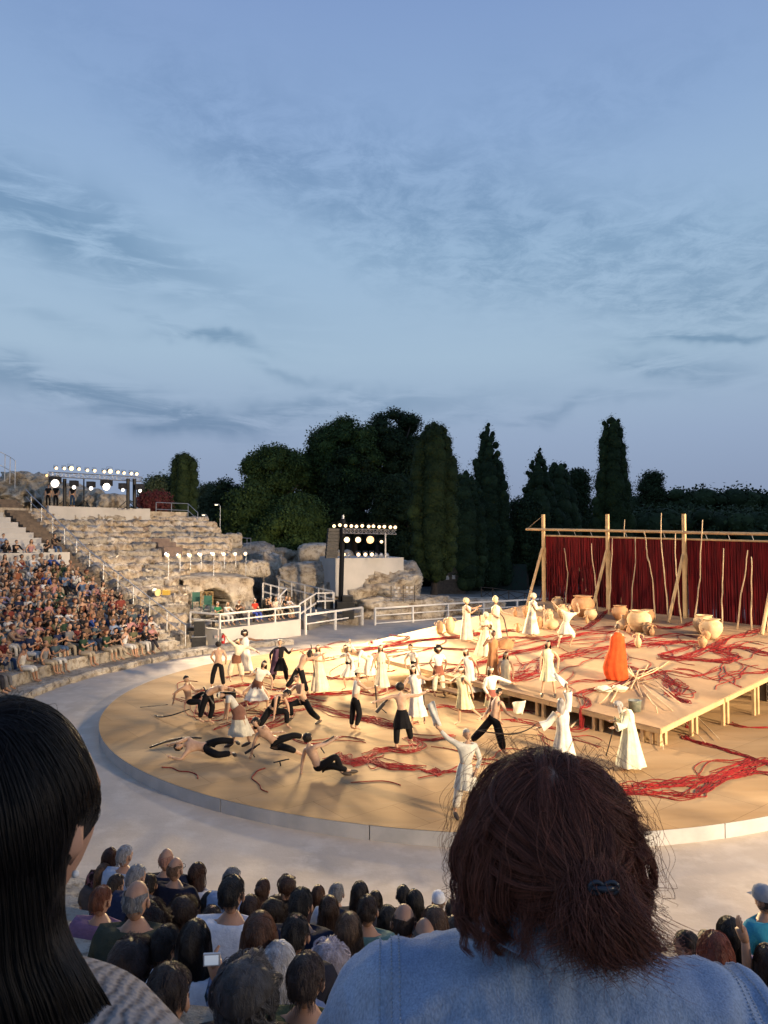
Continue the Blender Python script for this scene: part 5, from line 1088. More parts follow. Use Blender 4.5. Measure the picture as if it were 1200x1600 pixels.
class Person:
    def __init__(s, P, name='person', **kw):
        s.P = P; s.J = fk(P); s.kw = kw; J = s.J; k = P.get('k', 1); s.k = k
        for nm in 'lr':
            J['mu'+nm] = J['kn'+nm].lerp(J['an'+nm], .32)
        e = list(BODY_E)
        for nm in 'lr': e += [('chest', 'sh'+nm), ('sh'+nm, 'el'+nm), ('el'+nm, 'wr'+nm), ('pel', 'hip'+nm), ('hip'+nm, 'kn'+nm), ('kn'+nm, 'mu'+nm), ('mu'+nm, 'an'+nm), ('an'+nm, 'to'+nm)]
        nodes = list(dict.fromkeys(x for q in e for x in q)); fem = P.get('fem', 0)
        r = {n: BR_[n]*k*(.92 if fem else 1)*P.get('fat', 1) for n in BR_}
        s.jb = job(J, nodes, e, r, 'pel', P.get('sub', 1)); s.cl = []
        for g in kw.get('wear', ()):
            ty = g[0]
            if ty == 'trousers':
                e2 = [('pel', 'waist2')]; J['waist2'] = J['pel'].lerp(J['waist'], .55); fl_ = g[2] if len(g) > 2 else 1.0
                rr_ = {'pel': .128*k, 'waist2': .118*k, 'hipl': .112*k, 'hipr': .112*k, 'knl': .080*k*fl_, 'knr': .080*k*fl_, 'al2': .062*k*fl_, 'ar2': .062*k*fl_}
                for nm in 'lr': J['a'+nm+'2'] = J['kn'+nm].lerp(J['an'+nm], g[3] if len(g) > 3 else .86); e2 += [('pel', 'hip'+nm), ('hip'+nm, 'kn'+nm), ('kn'+nm, 'a'+nm+'2')]
                n2 = list(dict.fromkeys(x for q in e2 for x in q)); s.cl.append((g, job(J, n2, e2, rr_, 'pel', 1)))
            elif ty in ('shirt', 'vest', 'tee'):
                e2 = [('pel2', 'waist'), ('waist', 'chest'), ('chest', 'neck2')]; J['pel2'] = J['pel'].lerp(J['waist'], .0); J['neck2'] = J['chest'].lerp(J['neck'], .86)
                q_ = P.get('fat', 1); rr_ = {'pel2': .128*k*q_, 'waist': .122*k*q_, 'chest': .138*k*q_, 'neck2': .086*k, 'shl': .074*k, 'shr': .074*k, 'sl': .060*k, 'sr': .060*k, 'wl': .042*k, 'wr': .042*k}
                for nm in 'lr':
                    e2 += [('chest', 'sh'+nm)]
                    if ty == 'tee': J['s'+nm] = J['sh'+nm].lerp(J['el'+nm], .62); e2 += [('sh'+nm, 's'+nm)]
                    if ty == 'shirt': J['s'+nm] = J['el'+nm]; J['w'+nm] = J['el'+nm].lerp(J['wr'+nm], .86); rr_['s'+nm] = .054*k; e2 += [('sh'+nm, 's'+nm), ('s'+nm, 'w'+nm)]
                n2 = list(dict.fromkeys(x for q in e2 for x in q)); rr_ = {a: b*P.get('cl', 1) for a, b in rr_.items()}; s.cl.append((g, job(J, n2, e2, rr_, 'chest', 1)))
            else: s.cl.append((g, None))
    def build(s, loc, label, skin=(.46, .27, .17), cat='performer', group=None, name='person'):
        J, k = s.J, s.k; v, f = SKV[s.jb]; vs = [V(p) for p in v]; fs = [tuple(q) for q in f]; mi = [0]*len(fs)
        hv, hf, hm = head_mesh(J['head'], J['hu'], J['hfw'], k)
        if s.kw.get('nolip'): hf, hm = [q for q, z in zip(hf, hm) if z == 0], [0]*sum(1 for z in hm if z == 0)
        b = len(vs); vs += hv; fs += [tuple(b+w for w in q) for q in hf]; mi += hm
        for nm, sg in (('l', -1), ('r', 1)):
            if s.kw.get('hands', 1):
                q, g = hand_mesh(J['wr'+nm], J['ha'+nm], sg, k, s.kw.get('curl', .5)); b = len(vs); vs += q; fs += [tuple(b+w for w in x) for x in g]; mi += [0]*len(g)
        loc = V(loc); root = mesh_obj(name, [p+loc for p in vs], fs, [SKIN, EYE, LIP], loc=loc, mi=mi); root.color = (*skin, 1); tag(root, label, cat, group); s.root = root
        def part(nm, v, f, m, col, smooth=True):
            o = mesh_obj(nm, [V(p)+loc for p in v], f, m, root, smooth, loc=loc); o.color = (*col, 1); return o
        for gi, (g, jb) in enumerate(s.cl):
            ty, col = g[0], g[1]; M_2 = PRINTC if s.kw.get('print') and ty != 'trousers' else CLOTH
            if jb is not None: part(ty if ty != 'tee' else 't_shirt', *SKV[jb], M_2, col); continue
            feet = (J['anl']+J['anr'])/2; knm = (J['knl']+J['knr'])/2; spread = (J['anl']-J['anr']).length/2; ksp = (J['knl']-J['knr']).length/2
            if ty in ('robe', 'dress', 'skirt', 'slip', 'kilt'):
                ln = {'robe': .97, 'dress': .80, 'slip': .50, 'skirt': .72, 'kilt': .42}[ty]; w = g[2] if len(g) > 2 else .26; R = []; tdir = J['neck']-J['pel']
                if ty in ('robe', 'dress', 'slip'): R += [(J['neck'].lerp(J['nb'], .3), .055*k, .055*k, tdir), (J['chest'].lerp(J['neck'], .72), .16*k, .085*k, tdir), (J['chest'], .175*k, .135*k, tdir), (J['waist'], .145*k, .13*k, tdir)]
                else: R += [(J['waist'].lerp(J['pel'], .25), .125*k, .115*k, tdir)]
                R.append((J['pel'], .165*k, .15*k, tdir.normalized()+V((0, 0, 1))))
                if ln < .6: tgt = J['pel'].lerp(knm, ln/.5*.98); sp2 = ksp
                else: tgt = knm.lerp(feet, (ln-.5)/.5); sp2 = spread
                wid = max(w, sp2*.8+.12)
                if J['knl'].z < J['pel'].z-.15 or ty in ('robe', 'dress', 'skirt'):
                    for q in (.4, .75, 1.0): R.append((J['pel'].lerp(tgt, q) if ln < .6 else (J['pel'].lerp(knm, q*2) if q < .5 else J['pel'].lerp(tgt, q)), (.165+(wid-.165)*q)*k, (.15+(wid*.85-.15)*q)*k, (0, 0, 1)))
                v, f = loft(R, 44, .17, 7+gi, seed=gi+len(label), close=False); part({'slip': 'short_dress', 'kilt': 'short_skirt'}.get(ty, ty), v, f, M_2, col)
                if ty == 'robe' and len(g) > 3:     # wide sleeves
                    for nm in 'lr':
                        a, b, c = J['sh'+nm], J['el'+nm], J['wr'+nm]; v, f = loft([(a, .085*k, .085*k, b-a), (b, .085*k, .085*k, c-a), (b.lerp(c, .8), .12*k, .12*k, c-b)], 14, .1, 4, close=True); part('sleeve', v, f, M_2, col)
            elif ty == 'cloak':
                Z = lambda z, x=0: V((x, -.02, z)); v, f = loft([(J['neck']+V((0, 0, .03)), .06, .06, (0, 0, 1)), (J['neck']-V((0, 0, .05)), .17, .10, (0, 0, 1)), (J['neck']-V((0, 0, .13)), .225, .14, (0, 0, 1)), (Z(1.05, -.03), .27, .19, (0, 0, 1)), (Z(.75, -.08), .34, .26, (0, 0, 1)), (Z(.42, -.12), .40, .30, (0, 0, 1)), (Z(.18, -.09), .39, .30, (0, 0, 1)), (Z(.03, -.05), .35, .28, (0, 0, 1))], 60, .11, 5, seed=3, close=False); part('cloak', v, f, M_2, col)
            elif ty == 'wrap':
                c0 = J['waist'].lerp(J['pel'], .1); c1 = J['pel'].lerp(knm, .42); v, f = loft([(c0, .150*k, .14*k, J['neck']-J['pel']), (J['pel'], .185*k, .17*k, J['waist']-J['pel']), (c1, .215*k, .19*k, (0, 0, 1))], 20, .07, 5, close=False); part('hip_wrap', v, f, CLOTH, col)
            elif ty == 'sash':
                v, f = loft([(J['waist']-(J['neck']-J['pel'])*.10, .142*k, .128*k, J['neck']-J['pel']), (J['waist']+(J['neck']-J['pel'])*.10, .140*k, .126*k, J['neck']-J['pel'])], 18, 0, close=False); part('sash', v, f, CLOTH, col)
            elif ty == 'band':
                c, u = J['head']+J['hu']*.035*k, J['hu']; ff = J['hfw']; ss = ff.cross(u).normalized(); n = 18
                v = [c+ss*cos(2*pi*j/n)*.083*k+ff*sin(2*pi*j/n)*.103*k+u*z*k for z in (-.022, .03) for j in range(n)]; f = [(j, (j+1) % n, n+(j+1) % n, n+j) for j in range(n)]; part('headband', v, f, CLOTH, col)
            elif ty == 'turban':
                v, fc = ICO[3]; d = fbm(v, 2.4, 3, 5); hh = g[2] if len(g) > 2 else .13; c = J['head']+J['hu']*(.055+(hh-.13)*.7)*k-J['hfw']*.02*k; u, ff = J['hu'], J['hfw']; ss = ff.cross(u).normalized()
                part('turban', [c+(ss*q[0]*.108+ff*q[1]*.122+u*q[2]*hh)*k*(1+.22*e+.05*sin(q[2]*16+q[0]*4)) for q, e in zip(v, d)], fc, CLOTH, col)
            elif ty == 'hat':
                c, u = J['head']+J['hu']*.07*k, J['hu']; ff = J['hfw']; ss = ff.cross(u).normalized(); n = 18; pr = [(.16, .0), (.095, .01), (.09, .06), (.05, .085), (.0, .088)]
                v = [c+(ss*cos(2*pi*j/n)+ff*sin(2*pi*j/n)*1.12)*r*k+u*z*k for r, z in pr for j in range(n)]; f = [(i*n+j, i*n+(j+1) % n, (i+1)*n+(j+1) % n, (i+1)*n+j) for i in range(len(pr)-1) for j in range(n)]; part('hat', v, f, CLOTH, col)
            elif ty == 'shoes':
                for nm in 'lr':
                    iv, if_ = ICO[2]; a, t_ = J['an'+nm], J['to'+nm]; d = (t_-a).normalized(); sd = d.cross(V((0, 0, 1))).normalized() if abs(d.z) < .9 else V((1, 0, 0)); up_ = sd.cross(d); c = a.lerp(t_, .55)-up_*.01
                    part('shoe', [c+(d*q[0]*.145+sd*q[1]*.05+up_*q[2]*.05)*k for q in iv], if_, SHOE, col)
        hk = s.kw.get('hair', 'short'); hc = s.kw.get('hc', (.03, .02, .015))
        if hk != 'none':
            v, f = hairshape(J, hk, k, len(label)); part('hair', v, f, HAIR, hc)
        return root
BLACK = (.012, .012, .014); CREAM = (.78, .70, .50); WHITE_ = (.80, .76, .64); BROWN = (.22, .10, .06); TAN = (.50, .31, .20); PALE = (.60, .40, .28); DK = (.20, .11, .07)
DH = (.014, .010, .008); BH = (.07, .035, .018); GH = (.42, .40, .38); FH = (.22, .13, .06)
def pr(px, py, label, P, wear, hair='short', hc=DH, skin=TAN, zone=None, **kw): return dict(px=px, py=py, label=label, P=P, wear=wear, hair=hair, hc=hc, skin=skin, zone=zone, kw=kw)
A_, B_ = (0, -1), (0, 1)
PERF = [
 pr(341, 1076, 'bare backed man in black trousers standing at the far left of the dancers', dict(f=B_, al=[(-.45, .1, -1), (.3, .5, -.7)], ar=[(.45, .1, -1), (-.2, .5, -.8)], gl=[(-.28, 0, -1), (-.12, 0, -1)], gr=[(.12, 0, -1), (.15, .1, -1)]), [('trousers', BLACK, 1.25)], 'curly', skin=(.56, .36, .24)),
 pr(369, 1067, 'dancer in cream with a brown hip wrap bending beside the standing bare backed man', dict(f=(.4, -1), t=(.30, 0, 1), h=(-.5, -.1, .8), al=[(-.7, 0, .5), (-.5, 0, .6)], ar=[(.9, 0, -.1), (.8, 0, -.5)], gl=[(-.35, -.1, -1), (.0, .1, -1)], gr=[(.3, 0, -1), (.1, .1, -1)], fem=1), [('shirt', CREAM), ('trousers', CREAM, 1.5, .7), ('wrap', BROWN), ('band', CREAM)], 'bob'),
 pr(383, 1052, 'woman with a big afro in a white dress spreading her arms', dict(f=(.2, -1), t=(-.05, 0, 1), al=[(-1, 0, -.3), (-.9, 0, -.25)], ar=[(1, 0, -.25), (.9, -.3, .1)], gl=[(-.2, 0, -1), (-.1, 0, -1)], gr=[(.2, 0, -1), (.1, 0, -1)], fem=1), [('robe', WHITE_, .30), ('band', (.7, .6, .5))], 'afro', skin=DK),
 pr(438, 1070, 'man in a long black tunic with a purple shawl striding towards the right', dict(f=(.3, -1), t=(-.05, 0, 1), al=[(-.7, 0, -.7), (.15, -.4, -.9)], ar=[(.6, 0, -.75), (.35, -.4, .5)], gl=[(-.45, 0, -1), (-.1, .2, -1)], gr=[(.30, 0, -1), (.05, .4, -1)]), [('shirt', BLACK), ('trousers', BLACK, 1.3), ('kilt', BLACK, .2)], 'short', BH),
 pr(468, 1087, 'bare backed man with a dark headscarf lunging left of the staff', dict(f=(.5, .8), t=(.45, 0, 1), h=(.75, 0, .6), al=[(.6, 0, -.5), (.9, 0, .4)], ar=[(.9, 0, .2), (.8, 0, .4)], gl=[(-.45, 0, -1), (-.75, 0, -.9)], gr=[(.25, 0, -1), (.35, .1, -1)]), [('trousers', BLACK, 1.3)], 'bob', skin=(.56, .36, .24)),
 pr(498, 1084, 'fair haired woman in a pale dress gripping the tall dark staff', dict(f=(-.3, -1), t=(-.05, 0, 1), al=[(-.7, -.2, -.3), (-.5, -.2, .6)], ar=[(.3, 0, -1), (-.6, -.3, .1)], gl=[(-.12, 0, -1), (0, 0, -1)], gr=[(.2, 0, -1), (.15, 0, -1)], fem=1), [('robe', CREAM, .33), ('band', CREAM)], 'long', FH),
 pr(547, 1079, 'woman in white running left behind the man with the staff', dict(f=(-1, -.3), t=(-.25, 0, 1), al=[(-.8, 0, -.5), (-1, 0, .0)], ar=[(.6, 0, -.8), (-.2, 0, -1)], gl=[(-.5, 0, -.8), (.2, 0, -1)], gr=[(.25, 0, -1), (.6, .1, -.7)], fem=1), [('shirt', WHITE_), ('kilt', WHITE_, .3), ('sash', BLACK), ('band', CREAM)], 'long', BH),
 pr(596, 1084, 'woman with headband walking with a dark prop on her hip', dict(f=(.3, -1), t=(-.05, 0, 1), al=[(-.4, 0, -1), (-.3, -.2, -1)], ar=[(.5, 0, -.9), (-.1, -.2, -1)], gl=[(-.15, 0, -1), (-.05, 0, -1)], gr=[(.2, 0, -1), (.1, 0, -1)], fem=1), [('dress', CREAM, .24), ('sash', BLACK), ('band', CREAM)], 'long', BH),
 pr(577, 1068, 'dancer in white stooping far forward just left of the walking woman', dict(f=(-.8, -.5), t=(-.8, -.2, .5), h=(-.7, 0, .1), al=[(-.5, 0, .7), (-.4, 0, .9)], ar=[(-.3, -.3, -.8), (0, -.2, -1)], gl=[(-.3, 0, -1), (.2, 0, -1)], gr=[(.2, 0, -1), (.2, 0, -1)], fem=1), [('shirt', WHITE_), ('skirt', WHITE_, .28)], 'short'),
 pr(555, 1142, 'man in black trousers and white vest with a hat holding a staff', dict(f=(.9, .4), t=(.12, 0, 1), al=[(.6, -.2, -.8), (.9, -.2, -.3)], ar=[(.8, 0, -.6), (.8, 0, .2)], gl=[(-.1, 0, -1), (-.1, 0, -1)], gr=[(.25, 0, -1), (-.30, .1, -1)]), [('trousers', BLACK, 1.15), ('vest', WHITE_), ('hat', CREAM)], 'short', skin=(.56, .36, .24)),
 pr(296, 1117, 'man sitting on the floor at the left leaning on one arm', dict(f=(.8, -.4), t=(-.25, 0, 1), h=(.1, -.1, .9), al=[(-.7, 0, -.5), (-.15, -.1, -1)], ar=[(.6, -.3, -.6), (.7, -.3, .2)], gl=[(.9, -.2, .10), (.1, -.3, -.8), (1, 0, 0)], gr=[(.8, .1, .55), (.4, 0, -.9), (1, 0, 0)]), [('trousers', BLACK, 1.2)], 'short', skin=TAN),
 pr(327, 1132, 'bare backed man bending over with one black sleeve reaching right', dict(f=(.9, -.2), t=(.75, 0, .5), t2=(1, 0, .0), h=(.9, 0, -.3), al=[(.3, -.2, -1), (.2, 0, -1)], ar=[(.9, 0, -.2), (.8, 0, -.6)], gl=[(-.35, 0, -1), (-.25, 0, -1)], gr=[(.2, 0, -1), (-.25, 0, -1)], k=1.0), [('trousers', BLACK, 1.2)], 'short', skin=(.56, .36, .24)),
 pr(372, 1168, 'long haired woman in white top and brown skirt stooping to the left', dict(f=(-.9, -.3), t=(-.55, 0, .8), h=(-.85, -.1, .05), al=[(-.15, 0, -1), (-.2, 0, -1)], ar=[(-.1, 0, -1), (-.1, 0, -1)], gl=[(-.15, 0, -1), (-.25, 0, -1)], gr=[(.45, 0, -1), (.25, 0, -1)], fem=1), [('tee', WHITE_), ('skirt', (.70, .66, .52), .26), ('wrap', (.26, .13, .09)), ('band', CREAM), ('shoes', BLACK)], 'long'),
 pr(402, 1109, 'crouching dancer in white with wide skirt left of the archer', dict(f=(.4, -.8), t=(.30, 0, .9), h=(.3, -.1, .9), al=[(-.6, -.1, -.6), (-.8, 0, .0)], ar=[(.5, -.1, -.6), (.0, -.3, -.9)], gl=[(-.75, -.1, -.5), (.2, .1, -.9)], gr=[(.6, -.2, -.55), (-.1, .1, -1)], fem=1), [('tee', WHITE_), ('skirt', WHITE_, .42), ('wrap', BROWN), ('band', CREAM)], 'bob'),
 pr(424, 1146, 'kneeling man in a black vest pressing his hands to the floor', dict(f=(.7, -.5), t=(.55, -.2, .8), h=(.8, -.2, .3), al=[(-.05, -.2, -1), (-.12, -.1, -1)], ar=[(.45, -.1, -1), (.1, 0, -1)], gl=[(-.3, -.2, -.5), (-.4, .4, -.3)], gr=[(.8, -.2, .0), (.0, .1, -1)]), [('trousers', BLACK, 1.2), ('vest', BLACK)], 'curly', skin=(.56, .36, .24)),
 pr(474, 1128, 'archer crouching on one knee with his bow to the left', dict(f=(-.7, -.6), t=(-.30, 0, 1), h=(-.4, -.1, .9), al=[(-.7, -.1, -.6), (-1, 0, .1)], ar=[(-.1, -.3, -1), (-1, -.1, .1)], gl=[(-.55, -.4, -.05), (.15, .1, -1)], gr=[(.35, -.4, -.45), (.5, .3, -.5)]), [('trousers', BLACK, 1.25), ('shoes', BROWN)], 'short', BH, skin=(.56, .36, .24)),
 pr(322, 1182, 'man curled up on the floor on his side, head to the left', dict(f=(-.2, -1), t=(-.9, 0, .12), h=(-.8, -.2, -.2), sh=(-.1, .5, .6), al=[(-.4, -.5, -.5), (-.8, .1, .2)], ar=[(-.6, -.4, -.2), (-.7, .2, -.2)], gl=[(.55, -.5, -.05), (.8, .3, .0)], gr=[(.7, -.3, .25), (.9, .2, -.1)]), [('trousers', BLACK, 1.25), ('shoes', BROWN)], 'curly', skin=(.56, .36, .24)),
 pr(430, 1186, 'bare chested man propped on one arm on the floor, second from the front', dict(f=(-.4, -.8), t=(-.75, 0, .6), h=(-.5, -.1, .8), al=[(-.35, 0, -1), (-.25, -.1, -1)], ar=[(.3, .2, -.5), (.9, 0, .1)], gl=[(.8, -.3, -.1), (.5, .2, -.3)], gr=[(.9, .1, .25), (.8, .2, -.2)]), [('trousers', BLACK, 1.15, .5)], 'curly', skin=(.56, .36, .24)),
 pr(497, 1211, 'man leaning back on one hand with his dark boots to the right, frontmost', dict(f=(.6, .6), t=(-.42, 0, .9), h=(-.05, 0, 1), al=[(-.25, 0, -1), (-.10, -.1, -1)], ar=[(.7, .2, .1), (.9, .1, .5)], gl=[(.9, -.2, .15), (.8, .1, -.3)], gr=[(.8, .1, .55), (.4, 0, -1), (1, 0, 0)]), [('trousers', BLACK, 1.2), ('shoes', (.08, .08, .09))], 'curly', skin=(.62, .42, .30)),
 pr(628, 1172, 'bare backed man in black skirt trousers spreading both arms wide', dict(f=(.2, 1), t=(-.05, 0, 1), h=(-.1, .1, 1), al=[(-.9, 0, -.25), (-.9, 0, -.3)], ar=[(.9, 0, .0), (.9, 0, .45)], gl=[(-.12, 0, -1), (-.03, 0, -1)], gr=[(.25, .2, -1), (.15, .5, -.8)]), [('trousers', BLACK, 1.25), ('kilt', BLACK, .22)], 'curly', skin=(.60, .40, .28)),
 pr(651, 1132, 'woman in a white dress facing the bare backed man, staff in hand', dict(f=(-.3, -1), t=(-.15, 0, 1), al=[(-.5, -.2, -.8), (-.2, -.4, -.3)], ar=[(.7, 0, -.3), (.7, 0, .4)], gl=[(-.15, 0, -1), (.05, 0, -1)], gr=[(.2, 0, -1), (.25, 0, -1)], fem=1), [('dress', WHITE_, .27), ('band', CREAM)], 'bob', BH),
 pr(724, 1134, 'woman in short pale yellow dress running left with bare legs', dict(f=(-.9, -.5), t=(-.10, 0, 1), al=[(-.7, 0, -.5), (-1, -.1, .1)], ar=[(.6, 0, -.8), (.2, -.2, -1)], gl=[(-.15, 0, -1), (.0, .05, -1)], gr=[(.45, 0, -1), (.8, .1, -.7)], fem=1), [('slip', (.76, .70, .40), .22), ('band', CREAM)], 'pony', BH),
 pr(769, 1134, 'dancer in white shirt with a striped brown wrap stepping to the right', dict(f=(.5, -.9), t=(-.05, 0, 1), al=[(-.3, -.1, -1), (.4, -.3, -.6)], ar=[(.8, 0, -.3), (.9, 0, -.3)], gl=[(-.15, 0, -1), (-.1, 0, -1)], gr=[(.3, 0, -1), (.1, .1, -1)], fem=1), [('shirt', WHITE_), ('kilt', (.76, .70, .44), .24), ('wrap', (.34, .12, .09)), ('band', CREAM)], 'bob', BH),
 pr(772, 1180, 'dark haired man in wide black trousers drawing a long bow', dict(f=(.7, .5), t=(.18, 0, 1), h=(.25, 0, 1), al=[(-.3, -.1, -1), (-.5, 0, -.6)], ar=[(.4, 0, -1), (.9, 0, -.5)], gl=[(-.65, 0, -.8), (-.75, 0, -.7)], gr=[(.25, 0, -1), (.25, .1, -1)]), [('trousers', BLACK, 1.5)], 'short', skin=(.58, .38, .26)),
 pr(727, 1276, 'old man in a pale grey suit throwing up his left arm, nearest the audience', dict(f=(.25, -.9), t=(.10, 0, 1), h=(-.1, -.1, 1), al=[(-.75, 0, .45), (-.7, 0, .75)], ar=[(.35, -.1, -1), (-.35, -.4, -.7)], gl=[(-.1, 0, -1), (-.22, 0, -1)], gr=[(.2, 0, -1), (.1, .1, -1)]), [('shirt', (.74, .72, .62)), ('trousers', (.74, .70, .60), 1.35), ('kilt', (.74, .72, .62), .20), ('shoes', BROWN)], 'short', GH, skin=TAN),
 pr(880, 1207, 'old man in a white robe holding up a white cloth, behind the curly hair', dict(f=(-.4, 1), t=(-.05, 0, 1), h=(-.1, 0, 1), al=[(-.6, 0, -.8), (-.6, 0, -.3)], ar=[(.15, .2, 1), (-.15, 0, 1)], gl=[(-.1, 0, -1), (0, 0, -1)], gr=[(.1, 0, -1), (0, 0, -1)]), [('robe', (.80, .77, .66), .36, 1)], 'long', GH),
 pr(984, 1204, 'hunched old man in a long pale robe leaning on a thin black stick', dict(f=(-.9, .2), t=(-.10, 0, 1), t2=(-.35, 0, 1), h=(-.75, 0, .55), al=[(-.2, -.1, -1), (-.8, -.1, -.15)], ar=[(-.15, -.1, -1), (-.8, 0, .0)], gl=[(-.08, 0, -1), (0, 0, -1)], gr=[(.1, 0, -1), (0, 0, -1)]), [('robe', (.78, .76, .56), .34, 1)], 'bob', GH),
 pr(648, 1082, 'dark haired man in white with a black strap bending left of the ragged haired dancer', dict(f=(-.6, -.4), t=(-.1, 0, 1), t2=(-.3, 0, 1), al=[(-.5, 0, -.7), (.1, -.2, -1)], ar=[(.4, 0, -1), (-.3, -.1, -.9)], gl=[(-.2, 0, -1), (0, 0, -1)], gr=[(.35, 0, -1), (.3, 0, -1)]), [('tee', WHITE_), ('skirt', WHITE_, .26), ('sash', BLACK)], 'short'),
 pr(685, 1088, 'woman with wild hair flying above her headband, brown wrap on her hips', dict(f=(.3, -1), t=(.0, 0, 1), al=[(-.5, -.1, -.8), (.5, -.2, -.7)], ar=[(.5, 0, -.9), (-.3, -.2, -.9)], gl=[(-.10, 0, -1), (-.05, 0, -1)], gr=[(.15, 0, -1), (.1, 0, -1)], fem=1), [('tee', WHITE_), ('trousers', (.7, .64, .46), 1.4, .8), ('wrap', (.28, .11, .07)), ('band', CREAM)], 'afro', skin=DK),
 pr(735, 1092, 'woman in white with a headband leaning forward before the wooden step', dict(f=(-.5, -.8), t=(-.2, 0, 1), h=(-.3, 0, 1), al=[(-.5, -.1, -.8), (-.5, -.1, -.7)], ar=[(.5, 0, -.8), (.2, -.1, -.8)], gl=[(-.2, 0, -1), (0, 0, -1)], gr=[(.4, 0, -1), (.4, 0, -1)], fem=1), [('dress', WHITE_, .30), ('band', CREAM)], 'bob', BH),
 pr(770, 1070, 'man in a rust brown tunic lifting a brown cloth to the right', dict(f=(.3, -1), t=(.05, 0, 1), al=[(-.6, -.1, -.6), (.3, -.2, .6)], ar=[(.8, 0, .3), (.9, 0, -.3)], gl=[(-.12, 0, -1), (0, 0, -1)], gr=[(.15, 0, -1), (.1, 0, -1)]), [('dress', (.42, .20, .09), .22)], 'short', skin=DK),
 pr(790, 1100, 'woman in a cream dress with long brown hair standing against the deck front', dict(f=(-.1, -1), t=(.02, 0, 1), al=[(-.4, -.1, -1), (.3, -.3, -.9)], ar=[(.3, -.1, -1), (-.1, -.2, -1)], fem=1), [('dress', CREAM, .26), ('band', CREAM)], 'long', BH),
 pr(857, 1088, 'dark haired girl in a pale yellow dress walking on the deck', dict(f=(-.2, -1), t=(.0, 0, 1), al=[(-.25, -.1, -1), (-.1, -.2, -1)], ar=[(.55, 0, -.8), (-.15, -.1, -1)], gl=[(-.15, 0, -1), (-.1, .1, -1)], gr=[(.15, 0, -1), (.12, 0, -1)], fem=1), [('slip', (.78, .74, .44), .26), ('sash', (.6, .55, .36)), ('shoes', BROWN)], 'bob'),
 pr(729, 1003, 'tall white robed woman pouring from a long curved cane, leftmost on the deck', dict(f=(1, -.1), t=(.02, 0, 1), al=[(.5, -.1, -.7), (.9, 0, .6)], ar=[(.7, 0, -.2), (.9, 0, .35)], gl=[(-.1, 0, -1), (0, 0, -1)], gr=[(.1, 0, -1), (0, 0, -1)], fem=1, k=1.04), [('robe', (.78, .72, .52), .26), ('turban', (.76, .64, .38), .12)], 'none'),
 pr(775, 1003, 'white robed woman with a high wrapped turban holding a drooping cane', dict(f=(.6, -.7), t=(.0, 0, 1), al=[(-.1, -.1, -1), (.7, -.3, -.4)], ar=[(.4, -.1, -.6), (.8, 0, -.2)], gl=[(-.08, 0, -1), (0, 0, -1)], gr=[(.08, 0, -1), (0, 0, -1)], fem=1, k=1.04), [('robe', (.80, .74, .52), .24), ('turban', (.74, .62, .36), .16)], 'none'),
 pr(758, 1028, 'figure wrapped head to foot in a cream shawl, below the two turbaned women', dict(f=(.3, -1), t=(.05, 0, 1), h=(.15, 0, 1), al=[(-.3, -.2, -.9), (.5, -.5, .3)], ar=[(.3, -.2, -.9), (-.4, -.5, .3)], fem=1, k=.98), [('robe', (.76, .68, .46), .42, 1), ('turban', (.76, .68, .46), .12)], 'none'),
 pr(831, 994, 'white robed figure with bushy hair walking right with a thin stick', dict(f=(1, -.1), t=(.15, 0, 1), h=(.1, 0, 1), al=[(.4, -.1, -.8), (.9, -.1, -.1)], ar=[(.4, -.1, -.8), (.9, 0, -.1)], gl=[(-.25, 0, -1), (-.1, 0, -1)], gr=[(.1, 0, -1), (0, 0, -1)], k=1.03), [('robe', (.80, .76, .58), .34, 1), ('turban', (.72, .64, .46), .12)], 'none'),
 pr(884, 1012, 'dancer in white leaping with one arm flung up beside the biggest jar', dict(f=(-.3, -1), t=(.25, 0, 1), h=(.2, 0, 1), al=[(-.8, 0, .5), (-.7, 0, .8)], ar=[(.6, 0, .2), (-.2, 0, .9)], gl=[(-.3, 0, -1), (-.2, 0, -1)], gr=[(.35, -.2, -.6), (-.3, .3, -.9)], fem=1), [('tee', (.80, .74, .52)), ('kilt', (.80, .74, .52), .34), ('trousers', (.80, .74, .52), 1.3, .3)], 'curly', FH),
 pr(966, 1062, 'figure in a flowing bright orange cloak seen from behind', dict(f=B_, t=(-.02, 0, 1), h=(.0, 0, 1), al=[(.1, .5, -1), (.3, .9, .1)], ar=[(-.1, .5, -1), (-.3, .9, .1)], k=1.05), [('cloak', (.62, .080, .020))], 'short', BH),
]
PERS = []
for d in PERF: PERS.append((d, Person(d['P'], wear=d['wear'], hair=d['hair'], hc=d['hc'], **d['kw'])))
